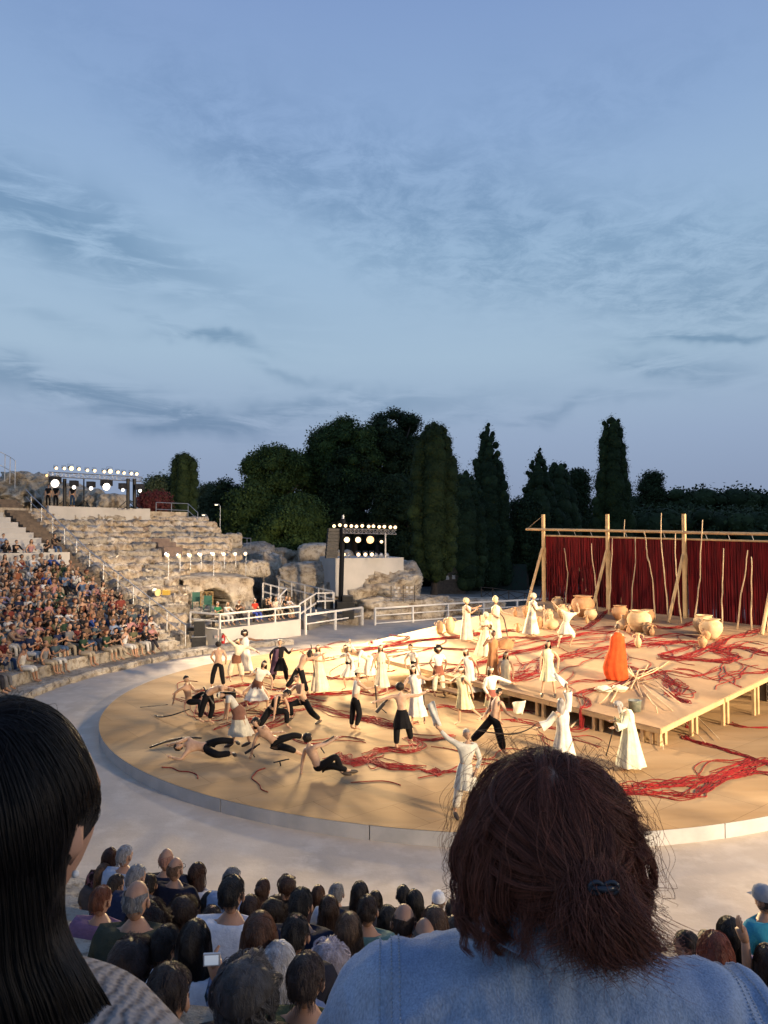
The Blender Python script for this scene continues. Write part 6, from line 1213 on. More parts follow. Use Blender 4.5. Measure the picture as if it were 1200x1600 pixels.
# ---- seated crowd poses (facing -y here, seat at z = 0 below the pelvis)
def seated(al, ar, t=(0, -.10, 1), h=None, gl=None, gr=None, fem=0, look=0, k=1.0, fat=1.0):
    P = dict(f=A_, t=t, al=al, ar=ar, gl=gl or [(-.12, -1, -.02), (-.05, -.12, -1)], gr=gr or [(.12, -1, -.02), (.05, -.12, -1)], seat=0.0, fem=fem, look=look, k=k, fat=fat, sub=1)
    if h: P['h'] = h
    return P
lap = [(-.15, -.3, -1), (.35, -1, -.1)], [(.15, -.3, -1), (-.35, -1, -.1)]
POSES = [seated(*lap), seated([(-.2, -.5, -.9), (.45, -.7, .35)], [(.2, -.5, -.9), (-.45, -.7, .35)], fem=1), seated([(-.1, -.8, -.7), (.3, -.5, .8)], [(.15, -.3, -1), (-.5, -.9, -.2)], t=(0, -.3, 1), h=(-.1, -.1, 1)),
 seated([(-.15, -.75, -.7), (.15, -1, -.1)], [(.15, -.75, -.7), (-.25, -1, -.1)], t=(0, -.45, 1), h=(0, .0, 1)), seated([(-.45, .1, -1), (.2, -.3, -1)], [(.15, -.3, -1), (-.4, -1, -.1)], gl=[(-.1, -1, .0), (.3, -.1, -1)], fem=1),
 seated([(-.2, -.6, -.8), (.4, -.8, .5)], [(.2, -.6, -.8), (-.4, -.8, .5)], t=(.06, -.15, 1), gr=[(-.25, -1, .12), (.0, -.7, -.7)], fem=1), seated([(-.15, -.3, -1), (.3, -1, .0)], [(.2, -.7, -.6), (-.2, -.5, .85)], t=(-.05, -.1, 1), fat=1.08)]
WEARS = ['shirt', 'tee', 'vest']
CROWD = []
for i, P in enumerate(POSES):
    wr = ['tee', 'tee', 'shirt', 'shirt', 'vest', 'tee', 'shirt'][i]; CROWD.append(Person(P, wear=[(wr, (1, 1, 1)), ('trousers', (1, 1, 1), 1.0, .35 if i in (1, 4) else .92)], hands=1))
# rear view sitters
BACK = [Person(dict(cl=1.22, nk=.86, sw=1.12, f=B_, t=(0, .18, 1), h=(0, .05, 1), al=[(-.28, .15, -1), (.4, .7, -.2)], ar=[(.28, .15, -1), (-.4, .7, -.2)], gl=[(-.15, 1, 0), (0, .1, -1)], gr=[(.15, 1, 0), (0, .1, -1)], seat=0.0, fem=fm, fat=ft, sub=1), wear=[(w_, (1, 1, 1)), ('trousers', (1, 1, 1), 1.0)]) for fm, ft, w_ in ((0, 1.05, 'tee'), (1, .95, 'tee'), (0, 1.08, 'shirt'), (1, 1.0, 'shirt'))]
run_jobs()
def ground(px, py, zone=None): 
    p, zn, s, t = surf(px, py)
    if zn == 'd': return p
    return on(px, py, .3)
PB = {}
for d, P in PERS:
    base = ground(d['px'], d['py'])
    if d['px'] == 770 and d['py'] == 1070: base = deck(770, 1066)
    PB[d['label'][:30]] = (P.build(base, d['label'], skin=d['skin']), P, base)
def jp(key, j):
    r, P, b = next(v for k, v in PB.items() if k.startswith(key)); return V(b)+P.J[j]
# ---- props carried by the performers
def stick(a, b, r, label, m=BLK, name='staff', cat='staff', bend=0):
    P = [V(a).lerp(V(b), i/8)+V((0, 0, bend*sin(pi*i/8))) for i in range(9)]; o = MB().tube(P, r, 6).build(name, m, smooth=True, loc=P[0]); return tag(o, label, cat)
def toY(px, py, Y_): return at(px, py, Y_)
DKW = mat('black_wood', (.03, .022, .018), None, 1, .5)
Y_ = jp('fair haired woman', 'wrl').y-.05; stick(toY(486, 1007, Y_), toY(493, 1066, Y_), .022, 'tall dark staff with a short tip held by the fair haired woman', DKW)
Y_ = on(560, 1142).y-.2; stick(toY(586, 1070, Y_), toY(589, 1106, Y_), .022, 'dark staff held by the man with the hat', DKW); 
Y_ = jp('woman in a white dress facing', 'wrr').y; stick(toY(662, 1082, Y_), toY(663, 1129, Y_), .022, 'dark staff planted by the woman facing the bare backed man', DKW); stick(toY(640, 1046, Y_+1.2), toY(659, 1082, Y_+1.2), .018, 'slanting dark staff over the man with the black strap', DKW)
Y_ = jp('bare backed man in black skirt', 'wrl').y; a = toY(588, 1113, Y_); b = toY(606, 1092, Y_)
def gun(a, b, label, r=.022, thick=.035):
    a, b = V(a), V(b); t = thing('wooden_rifle', a.lerp(b, .5), label, 'rifle prop'); MB().tube([a, b], r, 6).build('barrel', DKW, t); c = a.lerp(b, .35); d = (b-a).normalized(); MB().tube([c-d*.16, c+d*.16], thick, 6).build('grip_wrap', BLK, t)
    u = d.cross(V((0, 1, 0))).normalized(); u = u if u.z < 0 else -u; MB().tube([c, c+u*.22], .016, 5).build('trigger_stick', DKW, t)
gun(a, b, 'short black prop in the left hand of the arm spreading man', .03, .05)
Y_ = jp('man leaning back', 'wrr').y; gun(toY(487, 1173, Y_), toY(522, 1150, Y_), 'dark prop rifle raised by the man leaning back')
Y_ = jp('bare chested man propped', 'wrr').y; gun(toY(383, 1177, Y_), toY(406, 1162, Y_), 'short dark prop rifle left of the propped man'); gun(toY(430, 1156, Y_), toY(458, 1147, Y_), 'thin dark prop stick right of the propped man', .015, .02); gun(toY(429, 1191, Y_-.6), toY(452, 1186, Y_-.6), 'dark stick on the floor beneath the propped man', .014, .018)
gun(toY(594, 1113, on(596, 1114).y), toY(608, 1090, on(596, 1114).y), 'spare dark prop lying by the red knot', .02, .03) if False else None
def bow(pts, label, r=.02, string=True):
    P = catmull([V(p) for p in pts], 4); t = thing('bow', P[0], label, 'bow'); MB().tube(P, [r*(.6+.4*sin(pi*i/(len(P)-1))) for i in range(len(P))], 6).build('bow_stave', DKW, t, smooth=True)
    if string: MB().tube([P[0], P[-1]], .006, 4).build('bow_string', BLK, t)
Y_ = jp('dark haired man in wide', 'wrr').y-.1; bow([toY(745, 1141, Y_), toY(770, 1145, Y_), (toY(798, 1147, Y_)), toY(820, 1142, Y_), toY(838, 1132, Y_)], 'long dark bow drawn by the man in wide black trousers')
Y_ = jp('archer crouching', 'wrl').y; bow([toY(434, 1105, Y_), toY(440, 1099, Y_), toY(455, 1097, Y_), toY(472, 1098, Y_)], 'short bow aimed left by the crouching archer'); stick(toY(428, 1110, Y_-.2), toY(452, 1103, Y_-.2), .02, 'dark club beside the crouching archer', DKW, 'club', 'club')
c0 = on(234, 1168, .36); c1 = on(290, 1155, .5); bow([on(234, 1168, .34), on(262, 1158, .40), on(290, 1153, .45), on(315, 1153, .5)], 'long curved black bow lying over the curled up man', .035, False); stick(on(264, 1167, .33), on(286, 1157, .4), .012, 'thin stick crossing under the long black bow', DKW, 'stick', 'stick')
bow([on(241, 1117, .34), on(250, 1120, .36), on(270, 1117, .5), on(296, 1108, .75)], 'reddish curved bow lying before the man sitting at the left', .025, False); stick(on(219, 1105, .32), on(262, 1101, .5), .012, 'thin stick pointing left behind the sitting man', DKW, 'stick', 'stick')
Y_ = jp('bare backed man bending', 'knl').y; gun(toY(318, 1073, Y_), toY(333, 1100, Y_), 'dark rifle prop slung over the bending man', .025, .03)
Y_ = jp('tall white robed', 'wrr').y; bow([toY(737, 945, Y_), toY(745, 946, Y_), toY(749, 958, Y_), toY(751, 980, Y_)], 'curved pale cane arching down from the leftmost robed woman', .03, False); 
Y_ = jp('white robed woman with', 'wrr').y; bow([toY(781, 958, Y_), toY(787, 966, Y_), toY(790, 978, Y_), toY(793, 994, Y_)], 'drooping pale cane of the high turbaned woman', .03, False)
Y_ = jp('white robed figure with', 'wrr').y; stick(toY(850, 945, Y_), toY(850, 978, Y_), .018, 'thin pale stick held upright by the bushy haired figure', BRNCH)
Y_ = jp('hunched old man', 'wrl').y-.03; a = toY(959, 1137, Y_); stick(a, on(947, 1181, .3), .014, 'thin black walking stick of the hunched old man', BLK, 'walking_stick', 'walking stick')
for nm in ('bow',): pass
def cloth_sheet(P4, label, col, amp=.06, n=8, name='cloth'):
    a, b, c, d = [V(p) for p in P4]; vs = []
    for i in range(n+1):
        for j in range(n+1):
            u, w = i/n, j/n; p = a.lerp(b, u).lerp(d.lerp(c, u), w); vs.append(p+V((0, amp*sin(u*7+w*3), amp*.6*sin(w*6+u*2))))
    fs = [(i*(n+1)+j, (i+1)*(n+1)+j, (i+1)*(n+1)+j+1, i*(n+1)+j+1) for i in range(n) for j in range(n)]; o = mesh_obj(name, vs, fs, CLOTH, loc=a); o.color = (*col, 1)
    s_ = o.modifiers.new('thick', 'SOLIDIFY'); s_.thickness = .01; return tag(o, label, 'cloth')
w = jp('old man in a white robe', 'wrr'); cloth_sheet([w+V((-.38, 0, .32)), w+V((-.05, 0, .02)), w+V((.02, 0, .14)), w+V((-.30, 0, .42))], 'white cloth waved in the raised hand of the robed old man', (.8, .78, .7), .03)
w = jp('old man in a pale grey', 'wrl'); cloth_sheet([w+V((-.10, 0, .05)), w+V((.06, 0, .05)), w+V((-.10, 0, .55)), w+V((-.24, 0, .5))], 'pale cloth streaming from the raised hand of the man in grey', (.72, .70, .62), .03)
w = jp('dancer in white shirt with', 'wrr'); Y_ = w.y; cloth_sheet([toY(800, 1098, Y_), toY(822, 1096, Y_), toY(816, 1118, Y_), toY(804, 1114, Y_)], 'cream fabric bag held out at the right by the striped wrap dancer', (.76, .70, .52), .05)
w = jp('man in a rust brown', 'wrr'); cloth_sheet([w+V((-.5, 0, .05)), w+V((.1, 0, .0)), w+V((0, .05, -.4)), w+V((-.45, .05, -.3))], 'brown cloth hanging from the lifted arm of the man in rust', (.45, .24, .12), .05)
w = jp('man in a long black tunic', 'pel'); cloth_sheet([w+V((-.25, -.12, .45)), w+V((-.05, -.16, .45)), w+V((-.12, -.14, -.55)), w+V((-.42, -.1, -.5))], 'purple shawl hanging down the black clad man\'s side', (.12, .07, .11), .05)
# ------------------------------------------------------------ crowd: sitters made once, copied with their parts
HK = ['short', 'long', 'curly', 'bob', 'short', 'bun', 'bald']
def proto(P, hair_kinds):
    out = {}
    for hk in hair_kinds:
        P.kw['hair'] = hk; o = P.build((0, 0, 0), 'sitter', cat='spectator'); out[hk] = o; 
    return out
CP = [proto(P, ('short', 'long', 'bob', 'curly', 'bald', 'bun')) for P in CROWD]
ALLP = [o for d in CP for o in d.values()]
USED = set()
def place(pro, loc, rz, label, shirt, trous, hc, skin, group, scale=1.0, cat='spectator', pr_=False):
    r = pro.copy(); COL.objects.link(r); r.location = loc; r.rotation_euler = (0, 0, rz); r.scale = (scale,)*3; r.color = (*skin, 1); tag(r, label, cat, group)
    for ch in list(pro.children):
        c = ch.copy(); COL.objects.link(c); c.parent = r; nm = ch.name.split('.')[0]
        c.color = (*(hc if nm == 'hair' else (trous if nm == 'trousers' else shirt)), 1)
        if pr_ and nm != 'hair' and nm != 'trousers': c.material_slots[0].link = 'OBJECT'; c.material_slots[0].material = PRINTC
    return r
SHC = [('white', (.55, .54, .52)), ('white', (.66, .65, .62)), ('off white', (.58, .55, .50)), ('white', (.60, .60, .60)), ('black', (.014, .014, .016)), ('black', (.02, .02, .022)), ('black', (.016, .015, .015)), ('black', (.025, .022, .022)), ('navy', (.02, .03, .07)), ('navy', (.03, .04, .09)), ('pale blue', (.22, .29, .42)), ('denim blue', (.10, .15, .26)), ('grey', (.20, .20, .21)), ('brown', (.14, .09, .06)), ('tan', (.30, .21, .15)), ('dusky rose', (.32, .18, .16)), ('dark grey', (.07, .07, .075)), ('maroon', (.13, .03, .03)), ('dull red', (.20, .05, .04)), ('rust', (.24, .09, .05)), ('slate', (.06, .09, .11)),
 ('dark green', (.03, .06, .04)), ('beige', (.40, .33, .25)), ('pink', (.42, .22, .22)), ('cobalt blue', (.04, .08, .28)), ('dark brown', (.08, .05, .035)), ('light grey', (.34, .35, .34)), ('charcoal', (.05, .05, .055)), ('cream', (.55, .50, .40)), ('lilac', (.27, .23, .33)), ('olive', (.12, .12, .07))]
TRC = [('black', (.015, .015, .017)), ('blue jean', (.07, .12, .22)), ('beige', (.38, .32, .24)), ('white', (.58, .57, .54)), ('dark', (.04, .04, .05)), ('grey', (.17, .17, .18))]
HRC = [('black', (.012, .010, .009)), ('dark brown', (.025, .015, .010)), ('brown', (.07, .038, .02)), ('fair', (.26, .17, .09)), ('grey', (.34, .33, .32)), ('reddish', (.12, .035, .015))]
ORD = ['lowest', 'second', 'third', 'fourth', 'fifth', 'sixth', 'seventh', 'eighth', 'ninth', 'tenth', 'eleventh', 'top']
NUMW = 'first second third fourth fifth sixth seventh eighth ninth tenth eleventh twelfth thirteenth fourteenth fifteenth sixteenth seventeenth eighteenth nineteenth twentieth twenty-first twenty-second twenty-third twenty-fourth twenty-fifth twenty-sixth twenty-seventh twenty-eighth'.split()
HN = {'short': 'short', 'long': 'long', 'bob': 'bobbed', 'curly': 'curly', 'bald': 'thinning', 'bun': 'tied up'}
R = random.Random(42)
def projx(p): return 600+FPX*p.x/p.y
ncrowd = 0
for k in range(12):
    r = 17.35+.9*k+.30; z = seatz(k); a = 143.0; n = 0
    while a < 200:
        w = R.uniform(.46, .64)
        if R.random() < (.05 if k else .22): w += R.uniform(.4, 1.3)
        a += math.degrees(w/r)
        p = pol(r+R.uniform(-.06, .06), a, z)
        if projx(p) < -14: break
        if k == 11 and n > 11: break
        hk = R.choice(['short', 'short', 'long', 'long', 'bob', 'curly', 'bald', 'bun', 'long']); ps = R.choice(CP)[hk]
        sn, sc_ = R.choice(SHC); tn, tcx = R.choice(TRC); hn, hcx = R.choice(HRC if hk != 'bald' else HRC[:1]+HRC[4:5]+HRC[4:5]); sk = R.choice([(.42, .25, .16), (.36, .21, .14), (.47, .29, .20), (.30, .17, .11)])
        tw_ = 'bright' if False else ''
        lb = f"{sn} top, {hn} hair, {tn} legwear, {ORD[k]} row, {NUMW[min(n, 27)]} from stair"
        fa = a+180+R.uniform(-14, 14)
        fa_rad = radians(fa)+pi/2+radians(8)
        place(ps, p+V((0, 0, .01)), fa_rad, 'spectator in '+lb if len(lb.split()) <= 14 else lb, sc_, tcx, hcx, sk, 'seated spectators in the left stand', R.uniform(1.04, 1.16)); ncrowd += 1; n += 1
# the few sitting on the white benches above the parapet
for i, (x, y, sn, hk, hn) in enumerate(((5, 842, 'pale blue', 'short', 'brown'), (8, 858, 'black', 'long', 'dark brown'), (23, 859, 'black', 'short', 'black'), (49, 858, 'pink', 'bob', 'fair'), (72, 860, 'black', 'long', 'dark brown'), (103, 853, 'black', 'curly', 'black'))):
    kk = (1, 0, 0, 0, 0, 1)[i]; D = 47.0+kk*.6 if x > 40 else 44+kk*.6
    aa = 142.6; best = None
    for s_ in range(600):
        aa = 142.4+s_*.06; p = pol(28.75+.86*kk, aa, upz(kk))
        if projx(p) < x: break
    place(CP[(i+1) % 7][hk], p, radians(aa+180)+pi/2, f"{sn} top, {hn} hair, white bench above the wall, " + ['second row at the frame edge', 'crouching at the frame edge', 'hand at the mouth', 'arms folded in bright colour', 'head bowed over a bag', 'alone beside the stair'][i], dict(SHC)[sn], TRC[i % 2][1], dict(HRC)[hn], TAN, 'spectators on the white benches')
# honour bench on the terrace
HB = [(340, 'dark green', (.03, .16, .08), 'short', 'grey', 'beige'), (353, 'white', (.66, .64, .60), 'bob', 'fair', 'white'), (372, 'black and orange', (.05, .03, .02), 'short', 'brown', 'black'), (398, 'red', (.50, .05, .03), 'short', 'grey', 'cobalt'), (413, 'black', (.015, .015, .015), 'bob', 'dark brown', 'black'), (420, 'dark plum', (.05, .02, .03), 'short', 'dark brown', 'black'), (431, 'cream', (.58, .52, .42), 'bob', 'brown', 'beige'), (446, 'black', (.015, .015, .015), 'long', 'brown', 'black'), (456, 'white striped', (.60, .58, .55), 'bob', 'fair', 'beige')]
bdir = (W1-W0).normalized(); HBL = ['first', 'second', 'third', 'fourth', 'fifth', 'sixth', 'seventh', 'eighth', 'last']
bn = thing('bench', W0+n01*1.0+z1, 'low dark bench under the seated guests on the white terrace', 'bench'); ba, bb = W0+n01*1.25+bdir*.2+V((0, 0, 1.43)), W1+n01*1.25+V((0, 0, 1.43)); MB().beam(ba, bb, .42, .05).build('seat', DKW, bn)
for q in (.05, .3, .55, .8, .97):
    c = ba.lerp(bb, q); MB().box(V((c.x, c.y, 1.2)), (.08, .35, .42)).build('leg', DKW, bn)
for i, (x, sn, sc_, hk, hn, tn) in enumerate(HB):
    d = ray(x, 950); q = None
    for s_ in range(400):
        p = ba.lerp(bb, s_/400)
        if projx(p) >= x: break
    place(CP[(i*2+1) % 7][hk], V((p.x, p.y, 1.46)), atan2(-n01.y, -n01.x)+pi/2+R.uniform(-.2, .2), f"{HBL[i]} guest from the left on the terrace bench, {sn} top, {hn} hair", sc_, dict(TRC).get(tn, (.05, .08, .35)), dict(HRC)[hn], TAN, 'guests on the terrace bench')
# stagehands by the left rig
SH = Person(dict(f=A_, al=[(-.2, 0, -1), (.1, -.3, -1)], ar=[(.2, 0, -1), (-.1, -.3, -1)]), wear=[('tee', BLACK), ('trousers', BLACK)], hair='short'); run_jobs()
for x, lb, c_ in ((75, 'stagehand in black standing at the left end of the light rig', BLACK), (87, 'stagehand in black behind the big left lamp', BLACK), (113, 'stagehand in dark blue jeans standing under the light rig', (.03, .06, .12))):
    SH.cl[1] = (('trousers', c_), SH.cl[1][1]); SH.build(at(x, 793, 55.5), lb, cat='stagehand')
for o in ALLP:
    for c in list(o.children): bpy.data.objects.remove(c)
    bpy.data.objects.remove(o)
# ------------------------------------------------------------ hair strands
def strandmat():
    m = bpy.data.materials.new('hair_strands'); m.use_nodes = True; t = m.node_tree; P = t.nodes['Principled BSDF']; P.inputs['Roughness'].default_value = .46; P.inputs['Specular IOR Level'].default_value = .25
    oi = t.nodes.new('ShaderNodeObjectInfo'); hi = t.nodes.new('ShaderNodeHairInfo'); mr = t.nodes.new('ShaderNodeMapRange'); t.links.new(hi.outputs['Random'], mr.inputs[0]); mr.inputs[3].default_value = .4; mr.inputs[4].default_value = 2.0
    vm = t.nodes.new('ShaderNodeVectorMath'); vm.operation = 'SCALE'; t.links.new(oi.outputs['Color'], vm.inputs[0]); t.links.new(mr.outputs[0], vm.inputs['Scale']); t.links.new(vm.outputs[0], P.inputs['Base Color']); return m
STR = strandmat()
def curves_obj(name, P, r, parent, col, taper=True, loc=None):
    n, m = P.shape[:2]; h = bpy.data.hair_curves.new(name); h.add_curves([m]*n)
    h.attributes['position'].data.foreach_set('vector', P.astype(np.float32).ravel()) if 'position' in h.attributes else h.position_data.foreach_set('vector', P.astype(np.float32).ravel())
    if 'radius' not in h.attributes: h.attributes.new('radius', 'FLOAT', 'POINT')
    rr = np.tile(r*(1-.75*np.linspace(0, 1, m)**2 if taper else np.ones(m)), n).astype(np.float32); h.attributes['radius'].data.foreach_set('value', rr)
    h.materials.append(STR); o = bpy.data.objects.new(name, h); COL.objects.link(o); o.color = (*col, 1)
    if parent: par(o, parent)
    return o
def strands(c, f, u, kind, n, L, ell, seed=0, amp=.0, freq=40, m=12, front=.25, gather=None, lift=.0, drape=.5, side_part=.0, low=-.55, clump=24, hug=None):
    """strand paths that hug the head ellipsoid, then hang"""
    R = np.random.default_rng(seed); c, f, u = (np.array(V(q)) for q in (c, f, u)); s = np.cross(f, u); s /= np.linalg.norm(s); B = np.stack([s, f, u], 1); E_ = np.array(ell)
    d = R.normal(size=(n*4, 3)); d /= np.linalg.norm(d, axis=1, keepdims=True)
    ok = (d[:, 2] > low) & ~((d[:, 1] > front) & (d[:, 2] < .55)) ; d = d[ok][:n]; n = len(d)
    q = d.copy(); P = [q*E_]; crown = np.array([0, -.35, .94]); t = d-crown*.9; t -= d*(t*d).sum(1, keepdims=True); t /= np.linalg.norm(t, axis=1, keepdims=True)+1e-6
    side = np.sign(d[:, 0]+side_part); g = np.array([0, 0, -1.0]); dirn = t; st = L/(m-1)*(1+.25*R.normal(size=(n, 1))*(kind != 'straight')); p = P[0].copy(); off = 1+lift*R.random((n, 1))+.03*R.random((n, 1))
    ph = R.random((n, 1))*6.28; cl = R.normal(size=(n, 3))
    for i in range(1, m):
        w = i/(m-1); gg = np.tile(g, (n, 1)); gg[:, 0] += side*.15*(p[:, 2:3].ravel() > 0); 
        if kind == 'combback': gg = np.tile(np.array([0, -.8, -.55]), (n, 1)); gg[:, 0] += .35*np.sign(d[:, 0])*(np.abs(d[:, 0]))
        if gather is not None:
            gq = np.array(gather); v = gq-p; dist = np.linalg.norm(v, axis=1, keepdims=True); gg = np.where((dist > .02) & (w < .75), v/(dist+1e-6)*1.3, np.tile(g, (n, 1))+cl*.25)
        dirn = dirn*(1-drape*.5)+gg*drape*.6; dirn /= np.linalg.norm(dirn, axis=1, keepdims=True)
        p = p+dirn*st; e = p/E_; rad = np.linalg.norm(e, axis=1, keepdims=True); below = e[:, 2:3] < -.15
        tgt = off
        push = (rad < tgt) & ~(below & (e[:, 1:2] > -.2) & (rad < .5)); p = np.where(push, p*(tgt/np.maximum(rad, .2)), p)
        hg = hug or (1.10 if kind == 'fall' else 1.03); e = p/E_; rad = np.linalg.norm(e, axis=1, keepdims=True); big_ = (rad > off*hg) & (e[:, 2:3] > -.45); p = np.where(big_, p*(off*hg/np.maximum(rad, .2)), p)
        if kind == 'fall' or gather is not None:
            e = p/E_; rr2 = np.linalg.norm(e[:, :2], axis=1, keepdims=True); bb = (e[:, 2:3] <= -.45) & (rr2 > 1.08); p[:, :2] = np.where(bb, p[:, :2]*(1.08/np.maximum(rr2, .2)), p[:, :2])
        P.append(p.copy())
    P = np.stack(P, 1)
    if clump:
        K = max(6, n//clump); gi = R.choice(n, K, replace=False); rt_ = P[:, 0]; ds = ((rt_[:, None, :]-rt_[gi][None])**2).sum(2); own = ds.argmin(1); G_ = P[gi][own]; cf = (.78 if kind == 'fall' else .38); tt0 = np.minimum(np.linspace(0, 1, m)[None, :, None]*2.2, 1); P = P+(G_-P)*cf*tt0
        if amp and kind == 'fall':
            gp = R.random((K, 1, 1))*6.28; gf = freq*.55*(1+.35*R.normal(size=(K, 1, 1))); ga = amp*1.5*(.5+R.random((K, 1, 1))); kk = (gf*np.linspace(0, 1, m)[None, :, None]*L+gp)[own]; P = P+(ga[own]*np.minimum(np.linspace(0, 1, m)[None, :, None]*3, 1))*np.concatenate([np.cos(kk), np.sin(kk*1.1), .6*np.sin(kk)], 2); amp = amp*.3
    if amp:
        tt = np.linspace(0, 1, m)[None, :, None]; a = amp*np.minimum(tt*2.5, 1); fr = freq*(1+.3*R.normal(size=(n, 1, 1))); k = fr*tt*L+ph[:, None]
        cid = R.integers(0, clump, n) if clump else None
        wob = np.concatenate([np.cos(k), np.sin(k*.9), np.sin(k)*.7], 2); P = P+a*wob
        low_ = np.sin(P[:, :, [1, 2, 0]]*46+seed)*amp*.75+np.sin(P[:, :, [2, 0, 1]]*97+seed*2)*amp*.35; P = P+low_*np.minimum(tt*2, 1)
    return P@B.T+c
def shirt_color_map(r, col, trous=BLACK, print_=False):
    for ch in r.children:
        pass
HW = {'short': .170, 'long': .182, 'bob': .182, 'curly': .225, 'bald': .160, 'bun': .17, 'cap': .17, 'pony': .17}
